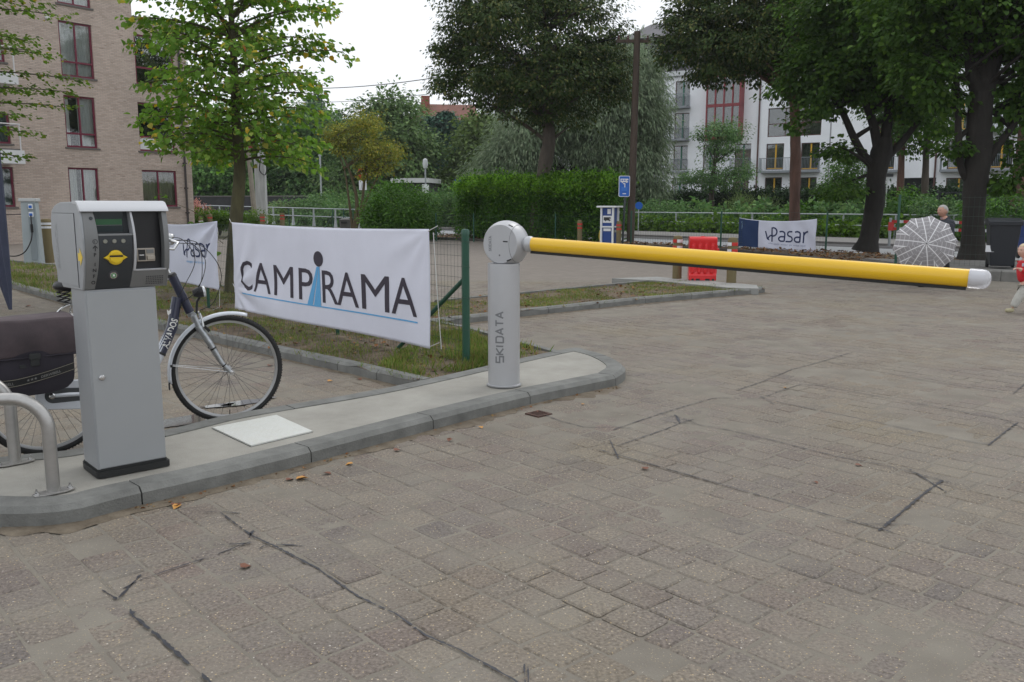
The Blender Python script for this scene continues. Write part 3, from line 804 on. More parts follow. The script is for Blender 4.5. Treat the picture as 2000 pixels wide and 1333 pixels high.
kiosk = empty('ticket_kiosk', KR, R(41), 'grey metal parking ticket kiosk with screen and yellow ticket slot on the island', 'ticket machine')
def rrect(x0, y0, x1, y1, rad, n=5):
    """outline with per-corner radii: front-left, front-right, back-right, back-left"""
    out = []
    for (cx, cy, r, a0) in ((x0, y0, rad[0], 180), (x1, y0, rad[1], 270), (x1, y1, rad[2], 0), (x0, y1, rad[3], 90)):
        mx = cx + (r if cx == x0 else -r); my = cy + (r if cy == y0 else -r)
        for k in range(n+1):
            a = R(a0+90*k/n); out.append((mx+r*math.cos(a), my+r*math.sin(a)))
    return out
o_ = rrect(.002, .0, .352, .32, (.012,.012,.06,.09))
mb = MB(); mb.prism(o_, lambda a, b: (a, b, .045), (0,0,.93)); mb.build('post', M_ALU, kiosk, smooth=40)
o_ = rrect(-.006, -.012, .366, .335, (.03,.012,.06,.10))
mb = MB(); mb.prism(o_, lambda a, b: (a, b, 0), (0,0,.032)); mb.prism(rrect(.004,-.002,.354,.322,(.02,.01,.05,.09)), lambda a, b: (a, b, .032), (0,0,.014)); mb.build('plinth', M_BRUB, kiosk, smooth=40)
door = MB().box((.010,-.006,.050),(.348,.004,.965)).build('door', M_DOOR, kiosk, bevel=.002)
mb = MB(); mb.lathe([(.0,0),(.012,0),(.0145,.003),(.0145,.006),(.011,.010),(.0,.011)], 18, Matrix.Translation((.052,-.006,.525)) @ Matrix.Rotation(R(90), 4, 'X')); mb.lathe([(.0035,.0112),(.003,.0118)], 8, Matrix.Translation((.052,-.006,.525)) @ Matrix.Rotation(R(90), 4, 'X')); mb.build('lock', M_CHROME, door, smooth=40)
# head: profile in (depth, height above the island)
PR = [(0,.975),(-.030,1.04),(-.052,1.11),(-.062,1.18),(-.064,1.24),(-.056,1.31),(-.042,1.365)]
TOP = [(-.060,1.368),(-.056,1.376),(-.020,1.408),(.0,1.415),(.30,1.412),(.36,1.404),(.42,1.392),(.475,1.368),(.50,1.33),(.515,1.25),(.515,1.19),(.495,1.10),(.455,1.035),(.36,.968)]
def yf(z):
    zs = [p[1] for p in PR]; return float(np.interp(z, zs, [p[0] for p in PR]))
HX0, HX1 = -.006, .412
mb = MB()
inner_ = [(p[0]+.090, p[1]) for p in PR] + [(-.02,1.372)] + TOP[3:]
mb.prism(inner_, lambda a, b: (HX0+.012, a, b), (HX1-HX0-.024,0,0)); mb.build('housing', M_ALU, kiosk, smooth=35, fix=True)
side_poly = [(p[0], p[1]) for p in PR]+[(-.05,1.372)]+TOP[2:]
mb = MB(); mb.prism(side_poly, lambda a, b: (HX0, a, b), (.0125,0,0)); sp = mb.build('side_cheek', M_ALU, kiosk, bevel=.004, fix=True)
mb = MB(); mb.prism(side_poly, lambda a, b: (HX1-.0125, a, b), (.0125,0,0)); mb.build('side_cheek', M_PANEL, kiosk, bevel=.004, fix=True)
mb = MB(); mb.box((HX0-.003,.055,.99),(HX0-.0005,.445,1.352)); mb.build('side_panel', M_ALU, kiosk, bevel=.002)
mb = MB()
for a_, b_ in (((.052,.985),(.052,1.357)),((.052,1.357),(.455,1.357))): mb.bar((HX0-.0006,*a_), (HX0-.0006,*b_), .0035, .0015)
mb.build('panel_seam', M_BLACK, kiosk)
mb = MB(); mb.prism([(-.066,1.366),(-.060,1.378),(-.020,1.412),(.01,1.419),(.06,1.419),(.06,1.405),(-.01,1.400),(-.045,1.366)], lambda a, b: (HX0-.004, a, b), (HX1-HX0+.012,0,0)); mb.build('cap', M_LGREY, kiosk, smooth=30, bevel=.002, fix=True)
def fstrip(name, xa, xb, z0, z1, off, m, thick=.02, n=8, parent=None, xt=None, xbt=None):
    """curved slab that follows the bulging front; off = how far proud"""
    mb = MB(); vs = []; xt = xt or (lambda z: xa); xbt = xbt or (lambda z: xb)
    for i in range(n+1):
        z = z0+(z1-z0)*i/n; y = yf(z)-off; l, r = xt(z), xbt(z)
        vs += [(l, y, z), (r, y, z), (r, y+thick, z), (l, y+thick, z)]
    fs = []
    for i in range(n):
        a, b = 4*i, 4*i+4; fs += [(a, a+1, b+1, b), (a+1, a+2, b+2, b+1), (a+3, a, b, b+3), (a+2, a+3, b+3, b+2)]
    fs += [(3,2,1,0), (4*n, 4*n+1, 4*n+2, 4*n+3)]; mb.add(vs, fs)
    return mb.build(name, m, parent or kiosk, bevel=.0015, smooth=30)
arc = lambda base, amp: (lambda z: base + amp*math.sin(math.pi*min(1, max(0, (z-.975)/.44))) )
fstrip('label_strip', 0,0, .978,1.366, .004, M_PANEL, .05, 10, xt=lambda z: HX0+.010, xbt=arc(.050,.018))
fstrip('control_panel', 0,0, .978,1.246, .002, M_DARK, .05, 8, xt=arc(.051,.018), xbt=arc(.218,.012))
fstrip('screen_frame', 0,0, 1.246,1.256, .003, M_PANEL, .05, 2, xt=arc(.051,.018), xbt=arc(.232,.012))
fstrip('divider', 0,0, 1.066,1.366, .010, M_LGREY, .06, 8, xt=arc(.222,.012), xbt=arc(.232,.014))
fstrip('lower_panel', 0,0, .978,1.066, .003, M_PANEL, .05, 4, xt=arc(.219,.012), xbt=lambda z: HX1-.012)
fstrip('lower_lip', 0,0, 1.064,1.072, .007, M_LGREY, .05, 2, xt=arc(.232,.012), xbt=lambda z: HX1-.014)
fstrip('right_frame', 0,0, 1.07,1.366, .006, M_PANEL, .05, 8, xt=lambda z: HX1-.026, xbt=lambda z: HX1)
MB().box((.062,-.008,1.250),(.236,.012,1.366)).build('screen_recess', M_DARK, kiosk)
scr = MB().box((.070,-.012,1.264),(.205,-.0085,1.364)).build('screen', M_SCREEN, kiosk)
MB().box((.074,-.0135,1.300),(.200,-.0122,1.328)).build('screen_band', M_GRN, scr)
MB().box((.074,-.0136,1.2965),(.200,-.0122,1.2985)).build('screen_line', M_PANEL, scr)
MB().box((.226,-.006,1.068),(.396,.0,1.366)).build('payment_recess', M_BLACK, kiosk)
cr_ = MB().box((.258,-.030,1.110),(.348,-.004,1.178)).build('coin_unit', mat('coin_metal', (.42,.38,.33), .35, .9), kiosk, bevel=.002)
MB().box((.264,-.032,1.117),(.300,-.028,1.171)).build('card_slot', M_BLACK, cr_)
MB().box((.306,-.040,1.117),(.346,-.028,1.140)).build('coin_lever', MATS['coin_metal'], cr_, bevel=.003)
MB().box((.306,-.033,1.150),(.342,-.029,1.171)).build('coin_label', M_PANEL, cr_, bevel=.001)
MB().box((.268,-.034,1.140),(.292,-.031,1.146)).build('card_guide', M_CHROME, cr_)
def front_pt(x, z, off): return Vector((x, yf(z)-off, z))
def fdisc(name, x, z, r, h, m, parent=None, off=.002, seg=20):
    nx = (yf(z+.01)-yf(z-.01))/.02; M = Matrix.Translation(front_pt(x, z, off)) @ Matrix.Rotation(R(90)-math.atan(nx), 4, 'X')
    mb = MB(); mb.lathe([(0,0),(r,0),(r,h*.7),(r*.93,h),(0,h)], seg, M); return mb.build(name, m, parent or kiosk, smooth=40)
M_BTN = mat('button_metal', (.30,.30,.26), .4, .6)
for x in (.098,.141,.184): fdisc('button', x, 1.219, .0105, .004, M_BTN)
fdisc('proximity_sensor', .042, 1.333, .0085, .004, M_DARK, off=.004)
# yellow ticket mouth: ring outline with side wings and a slot
zc, xc = 1.137, .143
mb = MB()
outl = []
for k in range(48):
    a = 2*math.pi*k/48; r_ = .0365; x = r_*math.cos(a); z = r_*math.sin(a)*1.03
    wing = max(0, 1-abs(math.sin(a))/.38)
    x += math.copysign(.021*wing**1.2, math.cos(a)); outl.append((x, z))
rings = [(1,.004),(1,.010),(.93,.016),(.55,.017)]
vs = []
for s_, h in rings: vs += [tuple(front_pt(xc+x*s_, zc+z*s_, h)) for x, z in outl]
fs = []
for r_ in range(3):
    for k in range(48): l = (k+1) % 48; fs.append((r_*48+k, r_*48+l, (r_+1)*48+l, (r_+1)*48+k))
fs.append(tuple(range(144,192))); mb.add(vs, fs); slot = mb.build('ticket_mouth', M_YEL, kiosk, smooth=40, fix=True)
mb = MB(); mb.box((xc-.031, yf(zc)-.024, zc+.004),(xc+.031, yf(zc)-.012, zc+.011)); mb.build('slot', M_BLACK, slot)
mb = MB(); mb.prism([(-.032,.002),(.032,.002),(.027,-.016),(0,-.030),(-.027,-.016)], lambda a, b: (xc+a, yf(zc+b)-.018, zc+b), (0,-.006,0)); mb.build('lip', M_YEL, slot, bevel=.002, fix=True)
mb = MB(); mb.prism([(-.030,.013),(.030,.013),(.024,.024),(0,.033),(-.024,.024)], lambda a, b: (xc+a, yf(zc+b)-.017, zc+b), (0,-.006,0)); mb.build('hood', M_YEL, slot, bevel=.002, fix=True)
ib = fdisc('help_button', .134, 1.048, .026, .003, mat('button_rim', (.05,.05,.055), .5)); fdisc('button_ring', .134, 1.048, .0185, .007, M_CHROME, ib); fdisc('button_face', .134, 1.048, .0125, .0085, mat('button_green', (.12,.30,.14), .4), ib)
nz_ = yf(1.048)-.0112
mb = MB(); mb.prism([(-.006,-.006),(.006,-.006),(.004,-.002),(.0035,.004),(0,.008),(-.0035,.004),(-.004,-.002)], lambda a, b: (.134+a, nz_, 1.048+b), (0,-.0008,0)); mb.build('bell_icon', mat('white_print', (.75,.75,.72), .5), ib, fix=True)
mb = MB()
for i in range(10):
    for j in range(5):
        p = front_pt(.300+i*.009, .993+j*.0095, .0036); mb.box((p.x-.0024, p.y-.0004, p.z-.0024), (p.x+.0024, p.y+.001, p.z+.0024))
tag(mb.build('speaker_holes', M_BLACK, kiosk), kind='stuff')
# printing on the label strip
def onstrip(cx, z0): return lambda x, y: front_pt(cx+x, z0+y, .0056)
for ch, z in (('P',1.146),('I',1.098),('N',1.068),('F',1.038),('O',1.006)):
    lettering(ch, .024, onstrip(.038+.010*math.sin(math.pi*(z-.975)/.44), z), M_INK, kiosk, align='CENTER', bold=.0006)
mb = MB(); f_ = onstrip(.049, 1.172)
for poly in ([(-.002,0),(.002,0),(.002,.022),(-.002,.022)], [(0,.030),(-.011,.017),(-.011,.011),(0,.023)], [(0,.030),(0,.023),(.011,.011),(.011,.017)]): mb.add([f_(*p) for p in poly], [tuple(range(len(poly)))])
mb.build('up_arrow', M_INK, kiosk)
rg = MB(); f_ = onstrip(.050, 1.219)
for k in range(24):
    a0, a1 = 2*math.pi*k/24, 2*math.pi*(k+1)/24
    rg.add([f_(r_*math.cos(a), r_*math.sin(a)) for r_, a in ((.0095,a0),(.0120,a0),(.0120,a1),(.0095,a1))], [(0,1,2,3)])
    if k in range(6,18): rg.add([f_(r_*math.cos(a), r_*math.sin(a)) for r_, a in ((.0035,a0),(.0055,a0),(.0055,a1),(.0035,a1))], [(0,1,2,3)])
rg.build('chip_symbol', M_INK, kiosk)
# yellow arrow on the side, embossed maker's name
mb = MB(); mb.prism([(-.032+.0,-.018),(-.000,-.018),(-.000,-.040),(.040,.0),(-.0,.040),(-.0,.018),(-.032,.018)], lambda a, b: (HX0-.0012, -.004-a*1.1, 1.142+b*1.1), (-.0006,0,0)); mb.build('yellow_arrow', M_YEL, kiosk, fix=True)
# embossed name reads upwards on the side
lettering('SKIDATA', .070, lambda x, y: (HX0-.0042, .375+y, 1.068+x), mat('emboss_grey', (.33,.34,.35), .5, .3), kiosk, width=.235, bold=.001)

# ================================================================== BARRIER
CB = (-.063, 6.708, KZ)
bar = empty('barrier', CB, R(-8), 'silver barrier column with round head and lowered yellow boom arm', 'barrier')
M_COL = mat('column_silver', (.50,.505,.52), .4, .45, var=(2.5,.05), bump=(220,.0005))
mb = MB(); mb.lathe([(.128,0),(.128,.012),(.124,.014),(.124,.955),(.0,.956)], 40); mb.build('column', M_COL, bar, smooth=40)
mb = MB(); mb.lathe([(.137,0),(.137,.008),(.125,.010)], 40); mb.build('base_ring', mat('ring_grey', (.3,.3,.3), .5, .5), bar, smooth=40)
# head: ball with flat sides; axis of the arm is local +x rotated
HC = Vector((.02, 0, 1.105)); HR = .176
bm = bmesh.new(); bmesh.ops.create_uvsphere(bm, u_segments=48, v_segments=28, radius=HR)
for v in bm.verts: v.co.z *= 1.0
for co, no in (((0,0,-.148),(0,0,-1)), ((-.034,-.094,0),(-.34,-.94,0)), ((-.03,.13,0),(0,1,0))):
    g = bm.verts[:]+bm.edges[:]+bm.faces[:]
    r_ = bmesh.ops.bisect_plane(bm, geom=g, plane_co=co, plane_no=no, clear_outer=True)
    ed = [e for e in r_['geom_cut'] if isinstance(e, bmesh.types.BMEdge)]
    bmesh.ops.edgeloop_fill(bm, edges=ed)
bmesh.ops.recalc_face_normals(bm, faces=bm.faces)
me = bpy.data.meshes.new('head'); bm.to_mesh(me); bm.free(); me.polygons.foreach_set('use_smooth', [True]*len(me.polygons)); me.set_sharp_from_angle(angle=R(25))
M_HEAD = mat('head_silver', (.47,.475,.49), .4, .35, var=(3,.04), bump=(260,.0005))
head = link('head', me, M_HEAD, bar, tuple(HC))
# seam ring and screws
AD = Vector((math.cos(R(-22)), math.sin(R(-22)), 0))      # arm axis in local frame
XR = Matrix.Rotation(math.atan2(AD.y, AD.x), 4, 'Z')
mb = MB(); ring_pts = [XR @ Vector((.105, .1425*math.cos(2*math.pi*k/40), .1425*math.sin(2*math.pi*k/40))) for k in range(40)]; ring_pts = [p for p in ring_pts if p.z > -.14]
mb.tube(ring_pts, .0016, 5); mb.build('seam', mat('seam_grey', (.14,.14,.15), .6), head)
for k, a in enumerate((62, 8, -50)):
    mb = MB(); a = R(a); p = Vector((.075*math.cos(R(-64))+.0, 0, 0)); d = (XR @ Vector((.47, -.88*math.cos(a), .88*math.sin(a)))).normalized()
    t_ = (XR @ Vector((1,0,0))); t_ = (t_-d*t_.dot(d)).normalized(); c_ = d*HR*.998
    mb.bar(c_-t_*.020, c_+t_*.016, .010, .004, up=d); mb.build('vent_slot', M_BLACK, head)
mb = MB(); nrm_ = Vector((-.34,-.94,0)).normalized(); tx_ = Vector((.94,-.34,0)); c_ = Vector((-.034,-.094,0))+nrm_*.0008
fc = lambda x, y: c_ + tx_*x + Vector((0,0,1))*y
mb.lathe([(.0,0),(.007,0),(.006,.002),(0,.002)], 12, Matrix.Translation(fc(-.005,-.085)) @ nrm_.to_track_quat('Z','Y').to_matrix().to_4x4()); mb.build('screw', MATS['seam_grey'], head)
lettering('SKIDATA', .034, lambda x, y: fc(-.075+y*-1, -.055+x)+nrm_*.0004, mat('print_grey', (.20,.205,.215), .5, .2), head, width=.115, bold=.0006)
# boxy maker's lettering up the column
GL = {'S':[[(1,1),(0,1),(0,.5),(1,.5),(1,0),(0,0)]], 'K':[[(0,0),(0,1)],[(1,1),(.15,.5),(1,0)]], 'I':[[(.5,0),(.5,1)]], 'D':[[(0,0),(0,1),(.8,1),(1,.8),(1,.2),(.8,0),(-.08,0)]], 'A':[[(0,0),(.5,1),(1,0)],[(.25,.32),(.75,.32)]], 'T':[[(0,1),(1,1)],[(.5,1),(.5,0)]]}
mb = MB(); zz0 = .20; rcol = .1252; wl_ = .026*1.0
for ch in 'SKIDATA':
    lw = .012 if ch == 'I' else .046
    for st in GL[ch]:
        pts = []
        for i in range(len(st)-1):
            for k in range(6): t = k/6; pts.append((st[i][0]*(1-t)+st[i+1][0]*t, st[i][1]*(1-t)+st[i+1][1]*t))
        pts.append(st[-1])
        vs, fs = join_strokes([((p[0]-(.5 if ch == 'I' else 0))*lw, p[1]*.058) for p in pts], .0125)
        # reading upwards: text x -> up, text y -> to the left round the column
        out = []
        for x, y, _ in vs:
            a = R(-90) - .26 - (y-.029)/rcol + R(8); out.append((rcol*math.cos(a), rcol*math.sin(a), zz0+x))
        mb.add(out, fs)
    zz0 += lw+.017
mb.build('lettering', MATS['print_grey'], bar, fix=False)
mb = MB(); mb.lathe([(.0,0),(.048,0),(.048,.02),(.060,.03),(.060,.062),(.050,.075),(.0,.075)], 28, Matrix.Translation(HC+AD*.155) @ XR @ Matrix.Rotation(R(90), 4, 'Y')); mb.build('hub', MATS['head_silver'], bar, smooth=40)
# boom
wl0 = Matrix.Translation(CB) @ Matrix.Rotation(R(-8), 4, 'Z'); wi = wl0.inverted()
P0 = wl0 @ (HC + AD*.222); P1 = A(1893, 544, 4.98)
a0, a1 = wi @ P0, wi @ P1; ax_ = (a1-a0).normalized(); Lb = (a1-a0).length
Mb_ = Matrix.Translation(a0) @ ax_.to_track_quat('X', 'Z').to_matrix().to_4x4()
prof = []
for k in range(28):
    a = 2*math.pi*k/28 + math.pi/2; prof.append((.0475*math.cos(a), .052*math.sin(a)))
mb = MB(); n = len(prof)
for s in (0, 1):
    for (y, z) in prof: mb.v.append(tuple(Mb_ @ Vector((Lb*s, y, z))))
mb.f += [(k, (k+1) % n, n+(k+1) % n, n+k) for k in range(n)] + [tuple(range(n))[::-1], tuple(range(n, 2*n))]
boom = mb.build('boom', mat('boom_yellow', (.83,.50,.015), .3, coat=.3, var=(1.5,.05)), bar, smooth=40)
MB().box((0,-.015,-.069),(Lb-.01,.015,-.046), Mb_).build('rubber_edge', M_BRUB, boom)
M_CAP = mat('clear_plastic', (.86,.86,.90), .12, trans=.45)
mb = MB(); capp = [(.0575,0),(.0575,.062),(.055,.080),(.048,.094),(.034,.105),(.018,.111),(.001,.113)]
mb.lathe([(r, z) for r, z in capp], 28, Mb_ @ Matrix.Translation((Lb,0,0)) @ Matrix.Rotation(R(90), 4, 'Y')); mb.build('end_cap', M_CAP, boom, smooth=50)
mb = MB(); mb.lathe([(.030,.002),(.030,.045),(.024,.07),(.0,.075)], 20, Mb_ @ Matrix.Translation((Lb,0,0)) @ Matrix.Rotation(R(90), 4, 'Y')); mb.build('end_plug', mat('plug_white', (.7,.7,.72), .4), boom, smooth=40)

# ================================================================== STEEL HOOPS
hoop0 = None
for i, (b, lab) in enumerate(((G(105,962,KZ), 'brushed steel tube hoop bolted to the kerb nearest the camera'), (G(30,905,KZ), 'brushed steel tube hoop behind the front one, its top hidden by the front hoop'))):
    t = empty('steel_hoop', b, R(188), lab, 'bike hoop', 'steel tube hoops left of the kiosk')
    hgt = .475; rad = .16
    pts = [(0,0,0),(0,0,.15),(0,0,hgt-rad)] + [(rad-rad*math.cos(R(a)), 0, hgt-rad+rad*math.sin(R(a))) for a in range(10,91,10)]
    pts += [(.55-rad+rad*math.sin(R(a)), 0, hgt-rad+rad*math.cos(R(a))) for a in range(0,81,10)] + [(.55,0,hgt-rad),(.55,0,0)]
    MB().tube(pts, .031, 20).build('tube', M_STEEL, t, smooth=50)
    for x in (0,.55):
        mb = MB(); oct_ = [(-.095,-.022),(-.055,-.040),(.055,-.040),(.095,-.022),(.095,.022),(.055,.040),(-.055,.040),(-.095,.022)]
        mb.prism(oct_, lambda a, c: (x+a*.78-c*.6, c*.78+a*.6, .0), (0,0,.007)); bp_ = mb.build('base_plate', M_STEEL, t, bevel=.001)
        for s in (-1, 1):
            mb = MB(); M = Matrix.Translation((x+s*.078*.78, s*.078*.6, .007)); mb.lathe([(.014,0),(.014,.003),(.0,.003)], 12, M); mb.lathe([(.0095,.003),(.0095,.013),(.0,.013)], 6, M); mb.lathe([(.0045,.013),(.0045,.026),(0,.027)], 8, M)
            mb.build('bolt', M_CHROME, bp_, smooth=30)
# ================================================================== BICYCLE
BK = (-2.792, 5.114, 0.0)
bike = empty('bicycle', BK, R(44.1), 'silver and dark blue city bicycle parked behind the ticket kiosk', 'bicycle')
M_TYRE = mat('tyre', (.018,.018,.018), .8, bump=(160,.002)); M_RIM = mat('rim_alloy', (.35,.35,.35), .35, .9)
M_WSIL = mat('silver_enamel', (.62,.65,.70), .3, .2, coat=.4); M_NAVY = mat('navy_enamel', (.018,.022,.05), .3, coat=.5)
M_ALLOY = mat('fork_alloy', (.40,.42,.44), .3, .8, var=(30,.25)); M_SPOKE = mat('spoke_steel', (.12,.12,.12), .4, .9)
WR = .372; WZ = .378
def wheel(cx, yaw):
    w = bpy.data.objects.new('wheel', None); w.parent = bike; w.location = (cx, 0, WZ); w.rotation_euler = (0, 0, yaw); COL.objects.link(w)
    T = []
    for k in range(72):
        a = 2*math.pi*k/72; T.append((math.cos(a)*(WR-.018), 0, math.sin(a)*(WR-.018)))
    mb = MB(); mb.tube(T, .0195, 12, closed=True)
    for k in range(120):      # tread blocks
        a = 2*math.pi*k/120; c_, s_ = math.cos(a), math.sin(a)
        for y in (-.009, .009):
            p = Vector((c_*(WR+.0005), y+(.003 if k % 2 else -.003), s_*(WR+.0005))); t_ = Vector((-s_, 0, c_)); mb.bar(p-t_*.004, p+t_*.004, .007, .004, up=(c_,0,s_))
    mb.build('tyre', M_TYRE, w, smooth=40)
    mb = MB(); prof = [(.334,-.011),(.346,-.013),(.352,-.012),(.352,.012),(.346,.013),(.334,.011),(.322,.006),(.322,-.006)]
    n = 72; vs = []
    for k in range(n):
        a = 2*math.pi*k/n; vs += [(r*math.cos(a), y, r*math.sin(a)) for r, y in prof]
    m_ = len(prof); fs = [(k*m_+i, k*m_+(i+1) % m_, ((k+1) % n)*m_+(i+1) % m_, ((k+1) % n)*m_+i) for k in range(n) for i in range(m_)]
    mb.add(vs, fs); mb.build('rim', M_RIM, w, smooth=50, fix=True)
    for k in range(36):
        side = 1 if k % 2 else -1; a = 2*math.pi*k/36; b = a + (.9 if (k//2) % 2 else -.9)
        MB().tube([(.020*math.cos(b), side*.026, .020*math.sin(b)), (.323*math.cos(a), 0, .323*math.sin(a))], .0011, 4, cap=False).build('spoke', M_SPOKE, w)
    mb = MB(); M = Matrix.Rotation(R(90), 4, 'X'); mb.lathe([(0,-.052),(.006,-.052),(.006,-.040),(.012,-.036),(.024,-.031),(.026,-.026),(.016,-.022),(.018,.022),(.026,.026),(.024,.031),(.012,.036),(.006,.052),(0,.052)], 20, M); mb.build('hub', M_RIM, w, smooth=40)
    MB().tube([(.02*0, .0, -.322),(0,.0,-.290)], .0032, 6).build('valve', M_BRUB, w)
    return w
rw = wheel(0, 0); fw = wheel(1.150, R(-17))
fr = MB()
fr.tube([(.455,0,.325),(.62,0,.42),(.78,0,.70),(.825,0,.90)], [.031,.033,.034,.030], 14)     # down tube, curved
fr.tube([(.455,0,.33),(.285,0,.86)], .017, 12)                                              # seat tube
for s in (-1, 1): fr.tube([(0,s*.062,.378),(.20,s*.05,.352),(.44,s*.035,.33)], .0125, 8); fr.tube([(0,s*.062,.378),(.27,s*.02,.80)], .0085, 8)
frame = fr.build('frame', M_WSIL, bike, smooth=50)
# navy front half of the down tube and the head tube
MB().tube([(.695,0,.545),(.78,0,.70),(.825,0,.90)], [.0345,.0352,.0312], 16).build('navy_tube', M_NAVY, frame, smooth=50)
MB().tube([(.905,0,.795),(.800,0,1.045)], [.029,.029], 16).build('head_tube', M_NAVY, frame, smooth=50)
MB().tube([(.690,0,.535),(.697,0,.548)], .0362, 16).build('band', M_BLACK, frame, smooth=50)
MB().tube([(.802,0,1.040),(.796,0,1.056)], [.031,.026], 16).build('headset_ring', M_BLACK, frame, smooth=50)
# lettering along the down tube, near (right) side of the bicycle
pA, pB = Vector((.712,0,.578)), Vector((.808,0,.80)); tt = (pB-pA).normalized(); uu = Vector((-tt.z, 0, tt.x))
M_WPR = mat('white_print', (.75,.75,.72), .5)
lettering('ALVADOS', .062, lambda x, y: pA + tt*x + uu*(y-.020) + Vector((0,-.0362+abs(y-.02)**2*8,0)), M_WPR, frame, width=.20, bold=.0012)
mb = MB(); mb.prism([(0,0),(.018,.012),(.022,.04),(.008,.028),(-.006,.036),(-.004,.014)], lambda a, b: Vector((.745+a, -.0362, .79+b)), (0,-.0005,0)); mb.build('emblem', M_WPR, frame, fix=True)
pC = Vector((.640,0,.455)); 
0 and lettering('2000', .05, lambda x, y: pC + Vector((.50,0,.866))*x*.9 + Vector((-.866,0,.50))*(y-.016) + Vector((0,-.0352,0)), mat('grey_print', (.35,.36,.38), .5), frame, width=.085, bold=.001)
# steering assembly yaws with the wheel
st = bpy.data.objects.new('steering', None); st.parent = bike; st.location = (.905, 0, .79); st.rotation_euler = (0, 0, R(-17)); COL.objects.link(st)
def S(x, y, z): return (x-.905, y, z-.79)
mb = MB()
for s in (-1, 1): mb.tube([S(.925,s*.048,.775), S(.955,s*.050,.69)], .0175, 12); 
mb.tube([S(.925,-.055,.775), S(.925,.055,.775)], .02, 12); mb.tube([S(.905,0,.80), S(.915,0,.765)], .022, 12); mb.build('fork_crown', M_ALLOY, st, smooth=50)
for s in (-1, 1):
    mb = MB(); mb.tube([S(.950,s*.050,.70), S(1.02,s*.054,.575), S(1.085,s*.056,.445), S(1.140,s*.058,.378)], [.021,.020,.015,.014], 14); leg_ = mb.build('fork_leg', M_ALLOY, st, smooth=50)
    for q in (.70, .42):
        pass
    mb = MB(); mb.tube([S(1.031,s*.0545,.552), S(1.036,s*.0545,.543)], .0212, 14); mb.tube([S(1.095,s*.0565,.432), S(1.100,s*.0565,.425)], .0165, 14); mb.build('fork_band', M_BLACK, leg_, smooth=50)
mb = MB(); M = Matrix.Translation(S(1.143,0,.378)) @ Matrix.Rotation(R(90), 4, 'X'); mb.lathe([(0,.058),(.012,.060),(.012,.074),(.008,.078),(0,.078)], 12, M); mb.lathe([(.022,.060),(.022,.066),(0,.066)], 12, M); mb.build('axle_nut', M_CHROME, st, smooth=30)
# mudguard arc round the wheel centre
def fender(parent, cx, cz, a0, a1, r, w, m, off=(0,0,0)):
    mb = MB(); n = 26; vs = []
    for k in range(n+1):
        a = R(a0+(a1-a0)*k/n); 
        for (y, dr) in ((-w,-.012),(-w*.7,.004),(0,.010),(w*.7,.004),(w,-.012)): vs.append((cx+(r+dr)*math.cos(a)+off[0], y+off[1], cz+(r+dr)*math.sin(a)+off[2]))
    fs = [(k*5+i, k*5+i+1, (k+1)*5+i+1, (k+1)*5+i) for k in range(n) for i in range(4)]
    mb.add(vs, fs); o = mb.build('mudguard', m, parent, smooth=60); md = o.modifiers.new('thickness', 'SOLIDIFY'); md.thickness = .0025; return o
fg = fender(st, 1.150-.905, .378-.79, 72, 188, .398, .026, M_WSIL)
MB().box((1.150-.905-.403,-.024,.378-.79-.095),(1.150-.905-.396,.024,.378-.79-.045)).build('mud_flap', M_BRUB, fg)
for s in (-1, 1):
    MB().tube([S(1.14,s*.062,.378), S(.772,s*.022,.445)], .0025, 6).build('fender_stay', M_CHROME, st)
mb = MB(); M = Matrix.Translation(S(.770,-.024,.445)); mb.lathe([(0,-.008),(.008,-.008),(.008,.008),(0,.008)], 8, M); mb.build('stay_clip', M_BLACK, st)
# v-brake arms
for s in (-1, 1): MB().tube([S(.985,s*.045,.655), S(.975,s*.050,.745), S(.965,s*.030,.790)], [.009,.007,.005], 8).build('brake_arm', M_CHROME, st, smooth=40)
mb = MB(); mb.bar(S(.985,-.060,.700), S(1.015,-.056,.665), .016, .018); mb.build('brake_pad', M_BLACK, st)
MB().tube([S(.965,-.05,.792), S(.965,.03,.795)], .0022, 6).build('noodle', M_CHROME, st)
# headlight on a bracket
mb = MB(); mb.tube([S(.948,0,.78), S(.955,0,.86), S(.975,0,.895)], .008, 8); lb_ = mb.build('light_bracket', M_BLACK, st)
Ml = Matrix.Translation(S(.978,0,.925)) @ Matrix.Rotation(R(80), 4, 'Y')
mb = MB(); mb.lathe([(0,-.050),(.022,-.046),(.034,-.02),(.038,.012),(.038,.024)], 22, Ml); hl = mb.build('headlight', M_BLACK, st, smooth=50)
mb = MB(); mb.lathe([(.0385,.016),(.0385,.028),(.034,.032),(.0,.036)], 22, Ml); mb.build('lens', mat('lamp_lens', (.62,.64,.66), .12, .3, coat=.6), hl, smooth=50)
